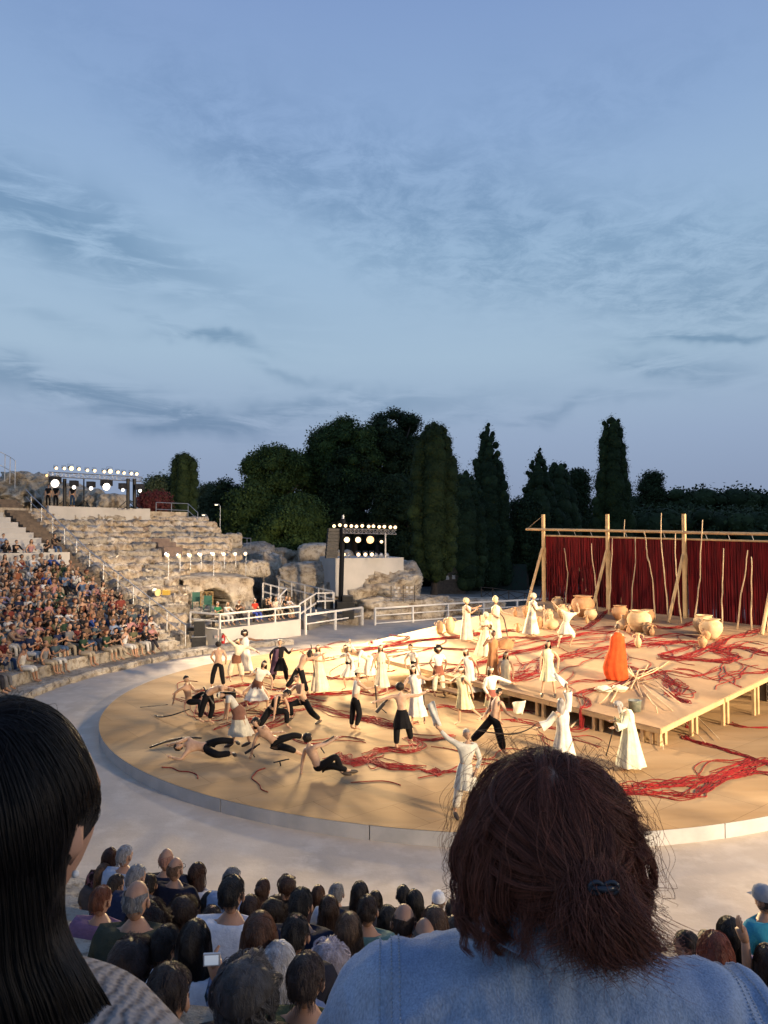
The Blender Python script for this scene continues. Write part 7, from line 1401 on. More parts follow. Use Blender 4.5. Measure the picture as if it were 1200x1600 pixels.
AUD = [ # x, y, head width in photo px, hair, colour, top, label, facing turn (deg, + = to the right)
 (171, 1341, 24, 'long', (.05, .018, .010), (.16, .07, .08), 'woman with long reddish brown hair in dark floral top, front row far left', 12),
 (195, 1338, 24, 'short', (.30, .30, .31), (.42, .50, .62), 'grey haired spectator in pale blue, front row beside the reddish long hair', 20),
 (161, 1366, 25, 'long', (.14, .075, .04), (.10, .08, .07), 'light brown long hair peeping out beside the big black haired head', 5),
 (197, 1371, 22, 'bob', (.014, .011, .010), (.03, .04, .08), 'black haired head squeezed left of the grey haired man', 10),
 (213, 1372, 29, 'short', (.26, .26, .265), (.025, .035, .075), 'grey haired man in a navy top turned to the right, second row', 28),
 (158, 1408, 33, 'short', (.14, .045, .02), (.22, .13, .22), 'auburn haired head right beside the big black haired woman', 5),
 (260, 1344, 23, 'bald', (.30, .15, .10), (.016, .022, .045), 'bald pink scalped man in a dark navy jacket, front row', 5),
 (274, 1359, 24, 'bald', (.14, .08, .05), (.018, .020, .035), 'thinning brown haired man with glasses in a navy jacket', 30),
 (308, 1365, 26, 'bob', (.035, .015, .010), (.70, .66, .63), 'short haired brunette woman in an off white top looking right', 25),
 (213, 1408, 40, 'bald', (.20, .20, .20), (.05, .06, .045), 'balding grey man in olive behind the huge curly head', 12),
 (362, 1375, 27, 'short', (.16, .16, .165), (.30, .38, .52), 'grey haired man in a pale blue shirt behind the black haired white tee', 15),
 (232, 1440, 50, 'curly', (.018, .010, .008), (.02, .024, .055), 'woman with a big mass of dark curls in a navy top', 0),
 (262, 1402, 33, 'curly', (.020, .012, .010), (.03, .03, .04), 'dark wavy head just behind the big curls', -5),
 (286, 1424, 38, 'curly', (.022, .012, .009), (.05, .03, .03), 'dark curly head right of the big mass of curls', 5),
 (327, 1412, 26, 'short', (.012, .010, .010), (.08, .12, .3), 'small round black haired head left of the broad white tee', 0),
 (362, 1398, 41, 'short', (.010, .008, .008), (.74, .78, .84), 'black haired man in a broad pale tee sitting tall', 0),
 (303, 1474, 52, 'bob', (.010, .008, .009), (.74, .78, .84), 'woman with a black bob in a white tee holding up a phone', 3),
 (206, 1502, 60, 'curly', (.050, .032, .028), (.10, .09, .09), 'grey brown hair with a dark headband low at the left', 10),
 (411, 1390, 23, 'pony', (.045, .020, .012), (.14, .10, .09), 'brunette with smoothed hair turned right, front row', 20),
 (449, 1384, 26, 'curly', (.035, .015, .010), (.012, .012, .014), 'woman in black with a tousled brown bun, front row', 0),
 (391, 1420, 32, 'long', (.035, .016, .010), (.12, .07, .06), 'long brown hair right of the broad pale tee', 0),
 (428, 1424, 34, 'curly', (.016, .010, .008), (.03, .03, .03), 'dark hair between the brown long hair and the navy shirt', 0),
 (405, 1462, 54, 'bob', (.085, .038, .022), (.16, .22, .38), 'copper brown bob in a blue patterned blouse', 8),
 (470, 1415, 38, 'short', (.010, .009, .009), (.016, .022, .045), 'man with neat black hair in a dark navy shirt', 0),
 (434, 1512, 58, 'long', (.42, .42, .43), (.14, .19, .33), 'woman with straight silver shoulder length hair', 5),
 (384, 1548, 84, 'curly', (.075, .075, .08), (.06, .05, .05), 'man with thick salt and pepper curls closest at the bottom', 0),
 (515, 1507, 58, 'curly', (.40, .37, .42), (.34, .35, .40), 'woman with short curly lilac white hair', 5),
 (497, 1397, 21, 'long', (.040, .018, .011), (.08, .05, .05), 'brown haired head behind the navy shirted man', 0),
 (526, 1397, 24, 'short', (.22, .215, .21), (.46, .50, .55), 'light grey haired head in the front rows at the centre', 10),
 (514, 1421, 32, 'long', (.035, .018, .012), (.06, .04, .03), 'long brown hair right of the man with neat black hair', 0),
 (545, 1454, 42, 'long', (.11, .07, .045), (.16, .12, .10), 'woman with long light brown hair left of the denim jacket', 0),
 (562, 1396, 28, 'long', (.016, .010, .009), (.05, .05, .06), 'dark long haired head right of the light grey one', 0),
 (586, 1408, 24, 'bob', (.018, .012, .010), (.03, .03, .05), 'dark bob in the third row near the centre', 0),
 (574, 1424, 34, 'short', (.025, .014, .010), (.10, .20, .20), 'dark haired man in a muted green tee', 0),
 (606, 1436, 32, 'long', (.012, .010, .010), (.03, .03, .03), 'glossy black long hair right of the green tee', 0),
 (630, 1400, 23, 'short', (.012, .010, .010), (.03, .03, .04), 'small black haired head near the centre front', 0),
 (648, 1409, 28, 'long', (.010, .009, .009), (.02, .02, .03), 'black long hair left of the white cap', 0),
 (631, 1443, 38, 'bald', (.035, .020, .015), (.10, .08, .08), 'balding dark haired man above the denim shoulder', 0),
 (685, 1410, 20, 'cap', (.10, .07, .05), (.40, .45, .55), 'small spectator wearing a white cap', 0),
 (679, 1446, 44, 'long', (.085, .048, .030), (.12, .10, .08), 'long chestnut streaked hair above the denim shoulder', 0),
 (665, 1466, 40, 'bald', (.20, .18, .16), (.2, .2, .2), 'pale grey head low behind the denim shoulder', 0),
 (707, 1424, 24, 'short', (.022, .013, .010), (.04, .04, .05), 'small dark head behind the chestnut hair', 0),
 (710, 1456, 34, 'short', (.085, .06, .045), (.09, .07, .07), 'short mousy brown hair just left of the big curls', 0),
 (738, 1436, 38, 'long', (.050, .018, .012), (.06, .03, .03), 'red brown long hair half hidden by the big curls', 0),
 (1013, 1483, 36, 'long', (.065, .040, .026), (.10, .08, .07), 'light brown hair just right of the big curls', -15),
 (1074, 1481, 36, 'short', (.016, .011, .010), (.48, .50, .56), 'dark haired man with glasses in a white shirt looking left', -45),
 (1103, 1472, 25, 'short', (.012, .010, .010), (.05, .05, .05), 'small black head behind the copper hair', 0),
 (1118, 1496, 54, 'short', (.19, .045, .022), (.12, .05, .05), 'person with bright copper red hair right of the white shirt', 0),
 (1141, 1460, 40, 'bob', (.012, .010, .010), (.36, .26, .42), 'black bob with a lilac top and raised hand', -5),
 (1132, 1477, 36, 'bob', (.012, .010, .009), (.06, .05, .05), 'black head overlapping the lilac top', 0),
 (1194, 1408, 28, 'cap', (.014, .010, .010), (.04, .28, .42), 'man in a turquoise tee and grey cap leaning to the right', -25),
 (1193, 1470, 27, 'short', (.014, .010, .010), (.45, .46, .50), 'dark haired profile at the right edge', -40),
 (1203, 1508, 46, 'long', (.030, .016, .012), (.08, .07, .06), 'long brown hair cut by the right edge', 0),
 (232, 1384, 26, 'short', (.02, .014, .01), (.05, .05, .06), 'dark short hair between the bald man and the grey balding man', 0),
 (181, 1385, 26, 'short', (.03, .018, .012), (.05, .05, .07), 'dark head behind the auburn hair', 5),
 (330, 1440, 34, 'short', (.02, .012, .010), (.04, .04, .05), 'dark short hair right of the dark curly head', 0),
 (258, 1478, 44, 'short', (.018, .012, .010), (.05, .055, .08), 'dark head and shoulders left of the black bob', 0),
 (348, 1462, 40, 'long', (.030, .016, .012), (.05, .05, .05), 'dark brown hair between the black bob and the copper bob', 0),
 (462, 1462, 44, 'short', (.014, .011, .010), (.03, .03, .04), 'black haired head under the navy shirted man', 0),
 (478, 1532, 58, 'short', (.05, .035, .03), (.12, .14, .07), 'dark head low between the silver hair and the lilac curls', 0),
 (262, 1560, 70, 'short', (.03, .02, .016), (.30, .33, .40), 'dark head at the bottom beside the knit sweater', 0),
 (1165, 1508, 30, 'bob', (.03, .022, .018), (.12, .10, .08), 'dark hair low between the copper hair and the edge', -10),
]
for (x, y, w, hk, hc, top, lb, turn) in AUD:
    D0 = FPX*HW[hk]/w; rows = [9.05-.85*i for i in range(10)]; D = min(rows, key=lambda q: abs(q-D0)); D = D*.6+D0*.4
    sc_ = max(.86, min(1.08, D/D0)); fem = hk in ('long', 'bob', 'bun', 'pony'); 
    turn = turn+(int(x*7) % 27-13); bp = BACK[(1 if fem else 0)+(2 if (int(x) % 3 == 0) else 0)]; a = radians(-turn)
    hd = at(x, y, D); J = bp.J; off = V(J['head'])*sc_; off = Matrix.Rotation(a, 3, 'Z') @ off
    bp.kw['hair'] = {'cap': 'short', 'pony': 'bun'}.get(hk, hk); bp.kw['hc'] = hc
    o = bp.build((0, 0, 0), lb, skin=(.42, .25, .17), cat='spectator', group='spectators seen from behind')
    o.location = hd-off; o.scale = (sc_,)*3; o.rotation_euler = (0, 0, a)
    for c in o.children:
        nm = c.name.split('.')[0]; c.color = (*(hc if nm == 'hair' else ((.05, .06, .09) if nm == 'trousers' else top)), 1)
        if nm not in ('hair', 'trousers') and ('pattern' in lb or 'floral' in lb): c.data.materials[0] = PRINTC
    if hk == 'cap':
        c_, u, ff = J['head']+J['hu']*.045, J['hu'], J['hfw']; ss = ff.cross(u).normalized(); n = 18; prf = [(.101, -.02), (.102, .03), (.085, .075), (.045, .098), (0, .103)]
        v = [c_+(ss*cos(2*pi*j/n)*.85+ff*sin(2*pi*j/n)*1.08)*r+u*z for r, z in prf for j in range(n)]; fcs = [(i*n+j, i*n+(j+1) % n, (i+1)*n+(j+1) % n, (i+1)*n+j) for i in range(len(prf)-1) for j in range(n)]
        b = len(v); v += [c_+ff*(.09+.07*q)+ss*s_*.06*(1-.3*q)+u*(-.01-.01*q) for q in (0, 1) for s_ in (-1, -.3, .3, 1)]; fcs += [(b+i, b+i+1, b+5+i, b+4+i) for i in range(3)]
        cp = mesh_obj('cap', v, fcs, CLOTH); cp.parent = o; cp.color = (.62, .66, .72, 1) if x < 900 else (.30, .33, .37, 1)
    if hk == 'bald' and 'pink' in lb:
        for c in o.children:
            if c.name.startswith('hair'): c.color = (.42, .22, .16, 1)
    n = int(min(2600, 10*w+w*w*.42))
    if hk in ('bald', 'cap') : n = int(n*.35)
    k_ = {'short': ('combback', .045, .0, .0035), 'bald': ('combback', .025, 0, .002), 'cap': ('combback', .04, 0, .003), 'long': ('straight', .38, .0, .006), 'bob': ('straight', .25, 0, .004), 'curly': ('fall', .16, .25, .010), 'pony': ('combback', .14, 0, .003)}[hk]
    if hk == 'curly' and w < 60 and ('big mass' in lb or 'dark' in lb): k_ = ('fall', .26, .35, .016)
    S_ = strands(J['head'], J['hfw'], J['hu'], k_[0], n, k_[1], (.082, .100, .119) if hk != 'curly' else (.098, .108, .124), seed=int(x), amp=k_[3], freq=60 if hk == 'curly' else 18, m=9 if k_[1] < .2 else 12, lift=k_[2], front=.15, low=-.5 if hk != 'bald' else -.5)
    if hk in ('short', 'bald'): rl_ = S_[:, 0]-np.array(J['head']); S_ = S_[~((np.abs(rl_[:, 0]) > .062) & (rl_[:, 2] < .02)) & (rl_[:, 2] > -.045)]
    if hk == 'bald': S_ = S_[S_[:, 0, 2] < J['head'].z+.07]
    if hk == 'cap': S_ = S_[S_[:, 0, 2] < J['head'].z+.02]
    if len(S_): 
        q = curves_obj('hair_strands', S_, .0011*max(.8, 26/w), None, hc); q.parent = o
# a hair cover for hands, glasses and the phone
def ph(x, y, D): return at(x, y, D)
p = ph(331, 1499, 3.35); t = thing('phone', p, 'silver phone with a bright screen held up by the woman with the black bob', 'phone'); MB().box(p, (.075, .012, .055), .1).build('case', mat('silver_case', (.45, .46, .48), None, 1, .3), t); MB().box(p+V((0, -.0075, 0)), (.062, .002, .042), .1).build('screen', mat('phone_screen', (.5, .55, .6), None, 1, .2, emit=(.6, .7, .85), es=.35), t)
w_ = ph(342, 1512, 3.38)
hv, hf_ = hand_mesh(w_+V((.0, 0, -.06)), V((-.25, 0, 1)), 1, 1.0, .7); tmpa = MB().tube([w_+V((-.02, .1, -.30)), w_+V((0, 0, -.05))], [.045, .028], 8)
bob = next(o for o in bpy.data.objects if o.get('label', '').startswith('woman with a black bob')); hb = len(tmpa.v); oo = mesh_obj('raised_forearm', list(map(V, tmpa.v))+hv, tmpa.f+[tuple(hb+q for q in ff) for ff in hf_], SKIN); oo.color = (.42, .25, .17, 1)
oo.parent = bob; oo.matrix_parent_inverse = parent_world(bob).inverted()
bob2 = next(o for o in bpy.data.objects if o.get('label', '').startswith('black bob with a lilac')); w_ = ph(1164, 1470, 4.7)
hv, hf_ = hand_mesh(w_, V((-.35, 0, 1)), 1, 1.0, .4); tmpa = MB().tube([w_+V((.05, .05, -.30)), w_], [.04, .026], 8); hb = len(tmpa.v); oo = mesh_obj('raised_forearm', list(map(V, tmpa.v))+hv, tmpa.f+[tuple(hb+q for q in ff) for ff in hf_], SKIN); oo.color = (.42, .25, .17, 1); oo.parent = bob2; oo.matrix_parent_inverse = parent_world(bob2).inverted()
def glasses(key, side):
    o = next(o for o in bpy.data.objects if o.get('label', '').startswith(key)); M = parent_world(o); J = BACK[0].J; m = MB(); s = 1
    for sx in (-1, 1):
        c = J['head']+J['hfw']*.098+V((sx*.033, 0, .012)); m.tube([c+V((.025*cos(a), 0, .020*sin(a))) for a in np.linspace(0, 2*pi, 11)], .0022, 4); m.tube([c+V((sx*.025, 0, .0)), J['head']+V((sx*.082, .0, .01))], .002, 4)
    q = m.build('glasses', BLK, None); q.parent = o
glasses('dark haired man with glasses', 1); glasses('thinning brown haired man', 1)
# ------------------------------------------------------------ the two women right in front
KNIT = bpy.data.materials.new('cream_knit'); KNIT.use_nodes = True
def knit():
    t = KNIT.node_tree; P = t.nodes['Principled BSDF']; P.inputs['Roughness'].default_value = .95; P.inputs['Specular IOR Level'].default_value = .1
    tcn = t.nodes.new('ShaderNodeTexCoord'); v = t.nodes.new('ShaderNodeTexVoronoi'); v.inputs['Scale'].default_value = 150; t.links.new(tcn.outputs['Object'], v.inputs['Vector'])
    w = t.nodes.new('ShaderNodeTexWave'); w.inputs['Scale'].default_value = 20; w.inputs['Distortion'].default_value = 6; w.inputs['Detail'].default_value = 2; t.links.new(tcn.outputs['Object'], w.inputs['Vector'])
    a = t.nodes.new('ShaderNodeMath'); a.operation = 'MULTIPLY_ADD'; t.links.new(v.outputs['Distance'], a.inputs[0]); a.inputs[1].default_value = .8; t.links.new(w.outputs['Fac'], a.inputs[2])
    r = t.nodes.new('ShaderNodeValToRGB'); t.links.new(a.outputs[0], r.inputs[0]); r.color_ramp.elements[0].position = .25; r.color_ramp.elements[0].color = (.15, .13, .12, 1); r.color_ramp.elements[1].position = 1.1 if False else 1.0; r.color_ramp.elements[1].color = (.33, .30, .28, 1)
    b = t.nodes.new('ShaderNodeBump'); b.inputs['Strength'].default_value = .7; b.inputs['Distance'].default_value = .003; t.links.new(a.outputs[0], b.inputs['Height']); t.links.new(b.outputs[0], P.inputs['Normal']); t.links.new(r.outputs[0], P.inputs['Base Color'])
knit()
DEN = bpy.data.materials.new('washed_denim'); DEN.use_nodes = True
def denim():
    t = DEN.node_tree; P = t.nodes['Principled BSDF']; P.inputs['Roughness'].default_value = .85; P.inputs['Specular IOR Level'].default_value = .12
    tcn = t.nodes.new('ShaderNodeTexCoord'); 
    def nz(s, d=5, st=(1, 1, 1), rot=0):
        mp = t.nodes.new('ShaderNodeMapping'); mp.inputs['Scale'].default_value = st; mp.inputs['Rotation'].default_value = (0, rot, 0); t.links.new(tcn.outputs['Object'], mp.inputs[0]); n = t.nodes.new('ShaderNodeTexNoise'); n.inputs['Scale'].default_value = s; n.inputs['Detail'].default_value = d; t.links.new(mp.outputs[0], n.inputs['Vector']); return n.outputs['Fac']
    r = t.nodes.new('ShaderNodeValToRGB'); t.links.new(nz(7, 6), r.inputs[0]); e = r.color_ramp.elements; e[0].position = .32; e[0].color = (.19, .26, .39, 1); e[1].position = .70; e[1].color = (.36, .44, .55, 1)
    tw = nz(420, 2, (1, 1, .18), .6); mxn = t.nodes.new('ShaderNodeMix'); mxn.data_type = 'RGBA'; mxn.blend_type = 'OVERLAY'; mxn.inputs[0].default_value = .55; t.links.new(r.outputs[0], mxn.inputs[6]); t.links.new(tw, mxn.inputs[7]); t.links.new(mxn.outputs[2], P.inputs['Base Color'])
    b = t.nodes.new('ShaderNodeBump'); b.inputs['Strength'].default_value = .6; b.inputs['Distance'].default_value = .002; t.links.new(tw, b.inputs['Height']); b2 = t.nodes.new('ShaderNodeBump'); b2.inputs['Strength'].default_value = .5; b2.inputs['Distance'].default_value = .02; t.links.new(nz(16, 4), b2.inputs['Height']); t.links.new(b.outputs[0], b2.inputs['Normal']); t.links.new(b2.outputs[0], P.inputs['Normal'])
denim()
THR = mat('pale_stitching', (.34, .38, .44), None, 1, .8)
# woman with the curly hair and the denim jacket
WD = 1.05; hc_ = at(860, 1318, WD); PW = Person(dict(fat=.72, f=B_, t=(0, .05, 1), h=(0, .05, 1), al=[(-.5, .2, -.9), (.2, .8, -.5)], ar=[(.5, .2, -.9), (-.2, .8, -.5)], gl=[(-.15, 1, 0), (0, .1, -1)], gr=[(.15, 1, 0), (0, .1, -1)], seat=0.0, fem=1, sub=2), wear=[('trousers', (.03, .04, .07), 1.0)], hair='none')
LW_f = U((.42, .9, 0)); lc = at(-6, 1274, .82); PL = Person(dict(nk=1.22, k=.98, f=(.42, .91), t=(0, .02, 1), h=(0, .05, 1), al=[(-.4, .2, -.9), (.2, .8, -.5)], ar=[(.42, -.1, -.95), (-.2, .8, -.5)], gl=[(-.15, 1, 0), (0, .1, -1)], gr=[(.15, 1, 0), (0, .1, -1)], seat=0.0, fem=1, sub=2), wear=[('trousers', (.03, .04, .07), 1.0)], hair='none')
PL.J['neckb'] = PL.J['neck']-V((0, 0, .02))
for nm in 'lr': PL.J['w'+nm] = PL.J['el'+nm].lerp(PL.J['wr'+nm], .9)
sj = job(PL.J, ['pel', 'waist', 'chest', 'neckb', 'shl', 'ell', 'wl', 'shr', 'elr', 'wr'], [('pel', 'waist'), ('waist', 'chest'), ('chest', 'neckb'), ('chest', 'shl'), ('shl', 'ell'), ('ell', 'wl'), ('chest', 'shr'), ('shr', 'elr'), ('elr', 'wr')], {'pel': .14, 'waist': .135, 'chest': .16, 'neckb': .088, 'shl': .098, 'shr': .098, 'ell': .07, 'elr': .07, 'wl': .05, 'wr': .05}, 'chest', 3)
run_jobs()
base = hc_-PW.J['head']; ow = PW.build(base, 'woman with tied back dark curly hair in a light blue denim jacket, seen from behind', skin=(.42, .25, .18), cat='spectator')
# jacket, lofted from sleeve to sleeve
def jacket():
    nu, nv = 150, 72; vs = []; xs = np.linspace(-.385, .43, nu+1); ss = [-.385, -.345, -.29, -.235, -.16, -.10, -.06, 0, .06, .12, .20, .27, .31, .36, .43]; zt = [-.44, -.290, -.182, -.152, -.144, -.134, -.126, -.122, -.130, -.158, -.184, -.197, -.207, -.255, -.44]
    for i, x in enumerate(xs):
        top = float(np.interp(x, ss, zt)); 
        top = sum(float(np.interp(x+q, ss, zt)) for q in (-.025, -.012, 0, .012, .025))/5
        dy = .125*sqrt(max(.02, 1-(abs(x-.02)/.43)**3.0)); hz = .30+(top+.12)*.3; yc = .01+.22*max(0, abs(x)-.22)
        for j in range(nv):
            a = 2*pi*j/nv; cy, sz = cos(a), sin(a); y = -dy*np.sign(cy)*abs(cy)**.85+yc; z = top-hz+hz*np.sign(sz)*abs(sz)**.55
            back = max(0, cy)
            # folds: drag lines from the armholes, creases across the blades, fine crumple
            e1 = abs(x+.235); e2 = abs(x-.285); w = .006*sin((x*.9-z*1.6)*52+2.2*noise.noise(V((x*7, 0, z*7))))*exp(-(min(e1, e2)/.10)**2)
            w += .010*(1-.8*max(0, sz)**3)*noise.fractal(V((x*5+3, y*4, z*9)), 1, 2, 4)+.0045*noise.fractal(V((x*20, y*20, z*34)), 1, 2, 3)
            w += .006*sin(z*60+x*16+3*noise.noise(V((x*6, 3, z*3))))*exp(-((abs(x+.30))/.06)**2)
            w *= 1.35-.9*max(0, sz)**4; sf = 1-.8*max(0, sz)**3; w -= sf*(.009*exp(-(e1/.006)**2)+.009*exp(-(e2/.006)**2)); w += sf*(.005*exp(-((x+.220)/.012)**2)+.005*exp(-((x-.270)/.012)**2))
            n = V((0, -cy, max(0, sz)*1.0)); n = n.normalized() if n.length > .1 else V((0, 0, -1)); p = V((x, y, z))+n*w*1.6; vs.append(p+hc_)
    fs = [(i*nv+j, i*nv+(j+1) % nv, (i+1)*nv+(j+1) % nv, (i+1)*nv+j) for i in range(nu) for j in range(nv)]+[tuple(range(nv)), tuple(nu*nv+j for j in range(nv))]
    o = mesh_obj('denim_jacket', vs, fs, DEN, ow, loc=hc_)
    # stitch lines along both armhole seams: sampled from the cloth itself
    for x0 in (-.246, -.226, -.217, .294, .276, .267):
        i = int(round((x0+.385)/.815*nu)); pts = []
        for j in list(range(nv-8, nv))+list(range(0, nv//2-4)):
            q = (V(vs[i*nv+j % nv])); nn = V((0, -cos(2*pi*j/nv), max(0, sin(2*pi*j/nv)))); pts.append(q+nn.normalized()*.0012 if nn.length > .1 else q)
        mb = MB(); fine = catmull(pts, 4)
        for k in range(0, len(fine)-1, 2): mb.tube([fine[k], fine[k].lerp(fine[k+1], .85)], .0013, 4)
        tag(mb.build('seam_stitching', THR, o), kind='stuff')
    cb = MB(); P = [hc_+V((.082*sin(a), .012-.07*cos(a), -.112+.016*abs(sin(a)))) for a in np.linspace(-1.7, 1.7, 19)]; b = []
    for k, (h, out_) in enumerate(((-.02, .0), (.015, .004), (.036, .008), (.038, .013), (.010, .026), (-.012, .034))):
        b += [p+(p-hc_-V((0, .012, -.11))).normalized()*out_+V((0, 0, h)) for p in P]
    cb.add(b, [(k*19+i, k*19+i+1, (k+1)*19+i+1, (k+1)*19+i) for k in range(5) for i in range(18)]); cb.build('collar', DEN, o, smooth=True)
jacket()
cu, cf_, cuv = PW.J['hu'], V((0, 1, 0)), 0
HCOL = (.085, .032, .020)
v, f_ = ICO[5]; d = fbm(v, 2.3, 5, 3); d2 = fbm(v, 6.5, 3, 8)
q = v.copy(); lowb = np.where(v[:, 2] < 0, 1+.10*(-v[:, 2]), 1.0)
Pm = np.c_[v[:, 0]*.104*lowb, v[:, 1]*.104-.008*(v[:, 2] < 0), v[:, 2]*np.where(v[:, 2] < 0, .085, .110)]*(1+.07*d+.04*d2)[:, None]
keep = [tuple(t_) for t_ in f_ if not (v[t_][:, 1].mean() > .55 and v[t_][:, 2].mean() < .35)]
hm = mesh_obj('hair', Pm+np.array(hc_), keep, HAIR, ow, loc=hc_); hm.color = (*HCOL, 1)
GA = (0.028, -.130, .012)
S1 = strands(hc_, cf_, cu, 'fall', 7500, .26, (.112, .104, .120), seed=1, clump=60, amp=.012, freq=28, m=26, lift=.06, front=.3, low=-.6, drape=.35)
rr_ = (S1[:, 0]-np.array(hc_)); S1 = S1[~((rr_[:, 1] < -.055) & (np.abs(rr_[:, 0]) < .075) & (rr_[:, 2] < .06))]
S2 = strands(hc_, cf_, cu, 'fall', 6000, .26, (.108, .106, .118), seed=2, clump=60, amp=.008, freq=30, m=22, lift=.07, front=.1, low=-.5, gather=GA, drape=.45)
S3 = strands(hc_, cf_, cu, 'fall', 190, .24, (.120, .118, .132), seed=3, amp=.013, freq=26, m=30, lift=.26, front=.4, low=-.5, drape=.3, clump=0)
m_ = 20
def locks(n, per, seed):
    R = np.random.default_rng(seed); out = []; t = np.linspace(0, 1, 30)[:, None]
    for i in range(n):
        a = R.uniform(-.35, .75)+(pi if i % 2 else 0)*1.0; a = R.choice([R.uniform(-.5, .5), pi+R.uniform(-.5, .5)]); z = R.uniform(-.04, .07); r = R.uniform(.98, 1.06); b = np.array([.108*cos(a)*r, .10*sin(a)*r-.02, z]); L = R.uniform(.05, .13); fr = R.uniform(9, 17); am = R.uniform(.005, .011); ph = R.random()*6.28; o_ = np.array([cos(a), 0, 0])*R.uniform(.0, .018)
        base = b+o_*np.sin(t*pi)+np.array([0, 0, -1])*t*L+am*np.minimum(t*3, 1)*np.c_[np.cos(fr*t+ph), np.sin(fr*t+ph), np.zeros_like(t)]
        for k in range(per): out.append(base+R.normal(size=3)*.0018*(1+t*.8))
    return np.array(out)
S6 = locks(46, 14, 77)+np.array(hc_)
def tail(n, c, L, spread, amp, seed, col_=None):
    R = np.random.default_rng(seed); t = np.linspace(0, 1, m_)[None, :, None]; b = np.array(c)+R.normal(size=(n, 1, 3))*np.array([.014, .008, .010]); e = R.normal(size=(n, 1, 3))*np.array([spread, spread*.5, .02])+np.array([.012, -.014, -L]); e[:, :, 2] *= (.55+.6*R.random((n, 1)))
    P = b+e*t+np.array([0, -.02, 0])*np.sin(t*pi); k = 38*(1+.2*R.normal(size=(n, 1, 1)))*t*L*2.2+R.random((n, 1, 1))*6.28; return P+amp*np.minimum(t*2, 1)*np.concatenate([np.cos(k), np.sin(k), np.sin(k*.8)*.5], 2)
S4 = tail(3200, np.array(hc_)+np.array(GA), .12, .034, .009, 4)
# loose curls that hang at the nape and the sides
nb_ = 3000; Rb = np.random.default_rng(12); an = Rb.uniform(-2.5, -.64, nb_)*1.0; t = np.linspace(0, 1, m_)[None, :, None]
an = Rb.uniform(pi+.0, 2*pi, nb_); b = np.stack([.106*np.cos(an), .094*np.sin(an), Rb.uniform(-.045, .04, nb_)], 1)[:, None, :]*np.array([1, 1, 1]); Ln = Rb.uniform(.03, .075, (nb_, 1, 1)); k = 40*t*Ln*2.4+Rb.random((nb_, 1, 1))*6.28
P5 = b+np.concatenate([np.zeros_like(t*Ln), np.zeros_like(t*Ln), -t*Ln], 2)+.011*np.minimum(t*2.5, 1)*np.concatenate([np.cos(k), np.sin(k), .5*np.sin(k*.7)], 2)+Rb.normal(size=(nb_, 1, 3))*.004; P5[:, :, 2] = np.maximum(P5[:, :, 2], -.10-.02*Rb.random((nb_, 1))); S5 = P5+np.array(hc_)
for nm, S_, r_ in (('loose_curls', S1, .00032), ('gathered_hair', S2, .00032), ('flyaway_curls', S3, .00026), ('ponytail', S4, .00034), ('nape_curls', S5, .00034), ('loose_locks', S6, .00026)):
    zz_ = S_[:, :, 2]-hc_.z; S_ = S_.copy(); S_[:, :, 2] = hc_.z+np.where(zz_ < -.052, -.052+(zz_+.052)*(.30 if nm != 'ponytail' else .45), zz_); curves_obj(nm, S_, r_, ow, (HCOL[0]*1.3, HCOL[1]*1.15, HCOL[2]*1.1))
cc = hc_+V(GA)+V((0, -.026, .002)); clip = MB()
for s_ in (-1, 1):
    clip.tube([cc+V((s_*.009+.0085*cos(a), -.004, .007*sin(a))) for a in np.linspace(0, 2*pi, 12)], .0026, 6)
clip.tube([cc+V((-.018, -.003, .0)), cc+V((0, -.009, 0)), cc+V((.018, -.003, 0))], [.003, .0042, .003], 6); clip.build('hair_clip', mat('dark_clip', (.03, .035, .045), None, 1, .25), ow, smooth=True)
# woman with long straight black hair and the cream knit
base = lc+V((.023, .02, -.010))-PL.J['head']; PL.kw['nolip'] = 1; ol = PL.build(base, 'woman with long straight black hair and a pale knit sweater, cut by the left edge', skin=(.46, .27, .19), cat='spectator')
v, f_ = SKV[sj]; nn = fbm(np.asarray(v), 9, 3, 5); v2 = [V(p)+base+V((0, 0, .006*e)) for p, e in zip(v, nn)]; mesh_obj('knit_sweater', v2, f_, KNIT, ol, loc=base)
u_, f2 = V((0, 0, 1)), U((.12, .99, 0)); s2 = f2.cross(u_).normalized(); fF = PL.J['hfw']; sF = fF.cross(u_).normalized(); hF = lc+V((.023, .02, -.010)); HC2 = (.0035, .0028, .0032)
v, f_ = ICO[4]; Pm = [lc+s2*q[0]*.094+f2*(q[1]*.100-.004)+u_*q[2]*.122 for q in v]
keep = [tuple(t_) for t_ in f_ if not (v[t_][:, 1].mean() > .05 and v[t_][:, 2].mean() < .30) and not (v[t_][:, 2].mean() < -.3 and v[t_][:, 1].mean() > -.25) and not (v[t_][:, 2].mean() < .08 and v[t_][:, 0].mean() > .45)]
hm = mesh_obj('hair', Pm, keep, HAIR, ol, loc=lc); hm.color = (*HC2, 1)
f3 = U((.22, .97, 0)); s3 = f3.cross(u_).normalized()
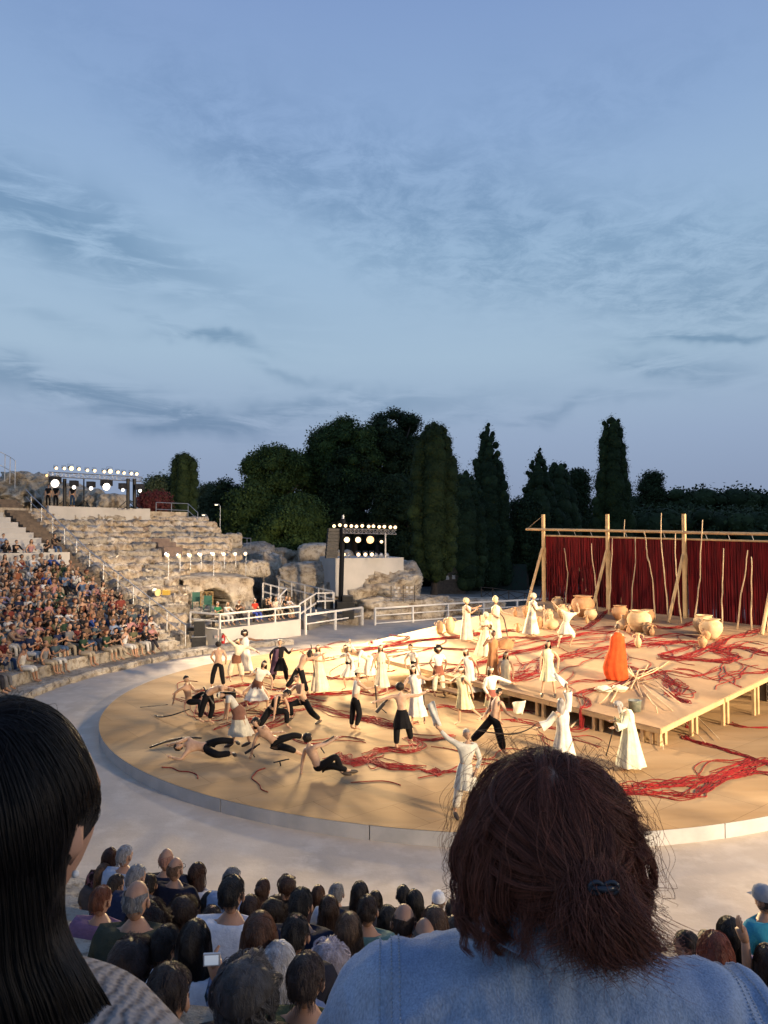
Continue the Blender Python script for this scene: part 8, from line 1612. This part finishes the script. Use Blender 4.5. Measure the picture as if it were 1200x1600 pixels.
# sheet of hair down the back under the strands
vs = []; nR, nC = 16, 26
for i in range(nR+1):
    q = i/nR
    for j in range(nC):
        a = pi*1.02+(pi*.93)*(j/(nC-1)); wv = (.072 if q < .15 else .072+.17*(q-.15)); dp = .095+.02*q; vs.append(lc+s3*cos(a)*wv+f3*sin(a)*dp*(1-.05*q)+V((0, 0, -.03-.52*q))+V((0, -.01*q, 0)))
fs = [(i*nC+j, i*nC+j+1, (i+1)*nC+j+1, (i+1)*nC+j) for i in range(nR) for j in range(nC-1)]; hs_ = mesh_obj('hair_fall', vs, fs, HAIR, ol, loc=lc); hs_.color = (*HC2, 1)
S1 = strands(lc, f2, u_, 'straight', 12000, .66, (.096, .102, .125), seed=5, amp=.0035, freq=7, m=24, lift=.03, front=.02, low=-.35, drape=.6, side_part=.1)
mask = ~((S1[:, 0]-np.array(lc))@np.array(f2) > -.01) | ((S1[:, 0, 2]-lc.z) > .05); S1 = S1[mask]
# strands tucked behind the right ear, spreading over the shoulder blades
rel = S1-np.array(lc); yy = rel@np.array(f2); low_ = rel[:, :, 2] < -.02; S1 = S1-np.where(low_ & (yy > -.02), (yy+.02)*1.0, 0)[:, :, None]*np.array(f2)[None, None, :]
rel = S1-np.array(lc); xx = rel@np.array(s2); zr_ = -rel[:, :, 2]; lim = np.interp(zr_, [-.2, .0, .03, .09, .13, .20, .35, .6], [.2, .102, .097, .094, .099, .114, .155, .21]); dx_ = np.where(xx > 0, np.minimum(0, lim-xx), np.minimum(0, lim*1.1+xx)*-1); S1 = S1+dx_[:, :, None]*np.array(s2)
rel = S1-np.array(lc); xx = rel@np.array(s2); spr = np.clip((-rel[:, :, 2]-.10)/.4, 0, 1)[:, :, None]; S1 = S1+spr*(xx*1.7)[:, :, None]*np.array(s2)[None, None, :]
curves_obj('straight_hair', S1, .00036, ol, HC2)
S3 = strands(lc, f2, u_, 'fall', 60, .10, (.092, .112, .136), seed=8, amp=.008, freq=14, m=12, lift=.10, front=.3, low=.2, drape=.2); curves_obj('flyaway_hairs', S3, .0002, ol, HC2)
e = hF+sF*.084-fF*.004-u_*.046; MB().lathe([(0, -.004), (.003, -.0032), (.0042, 0), (.003, .0032), (0, .004)], e, 10).build('pearl_earring', mat('pearl', (.75, .72, .68), None, 1, .2), ol, smooth=True)
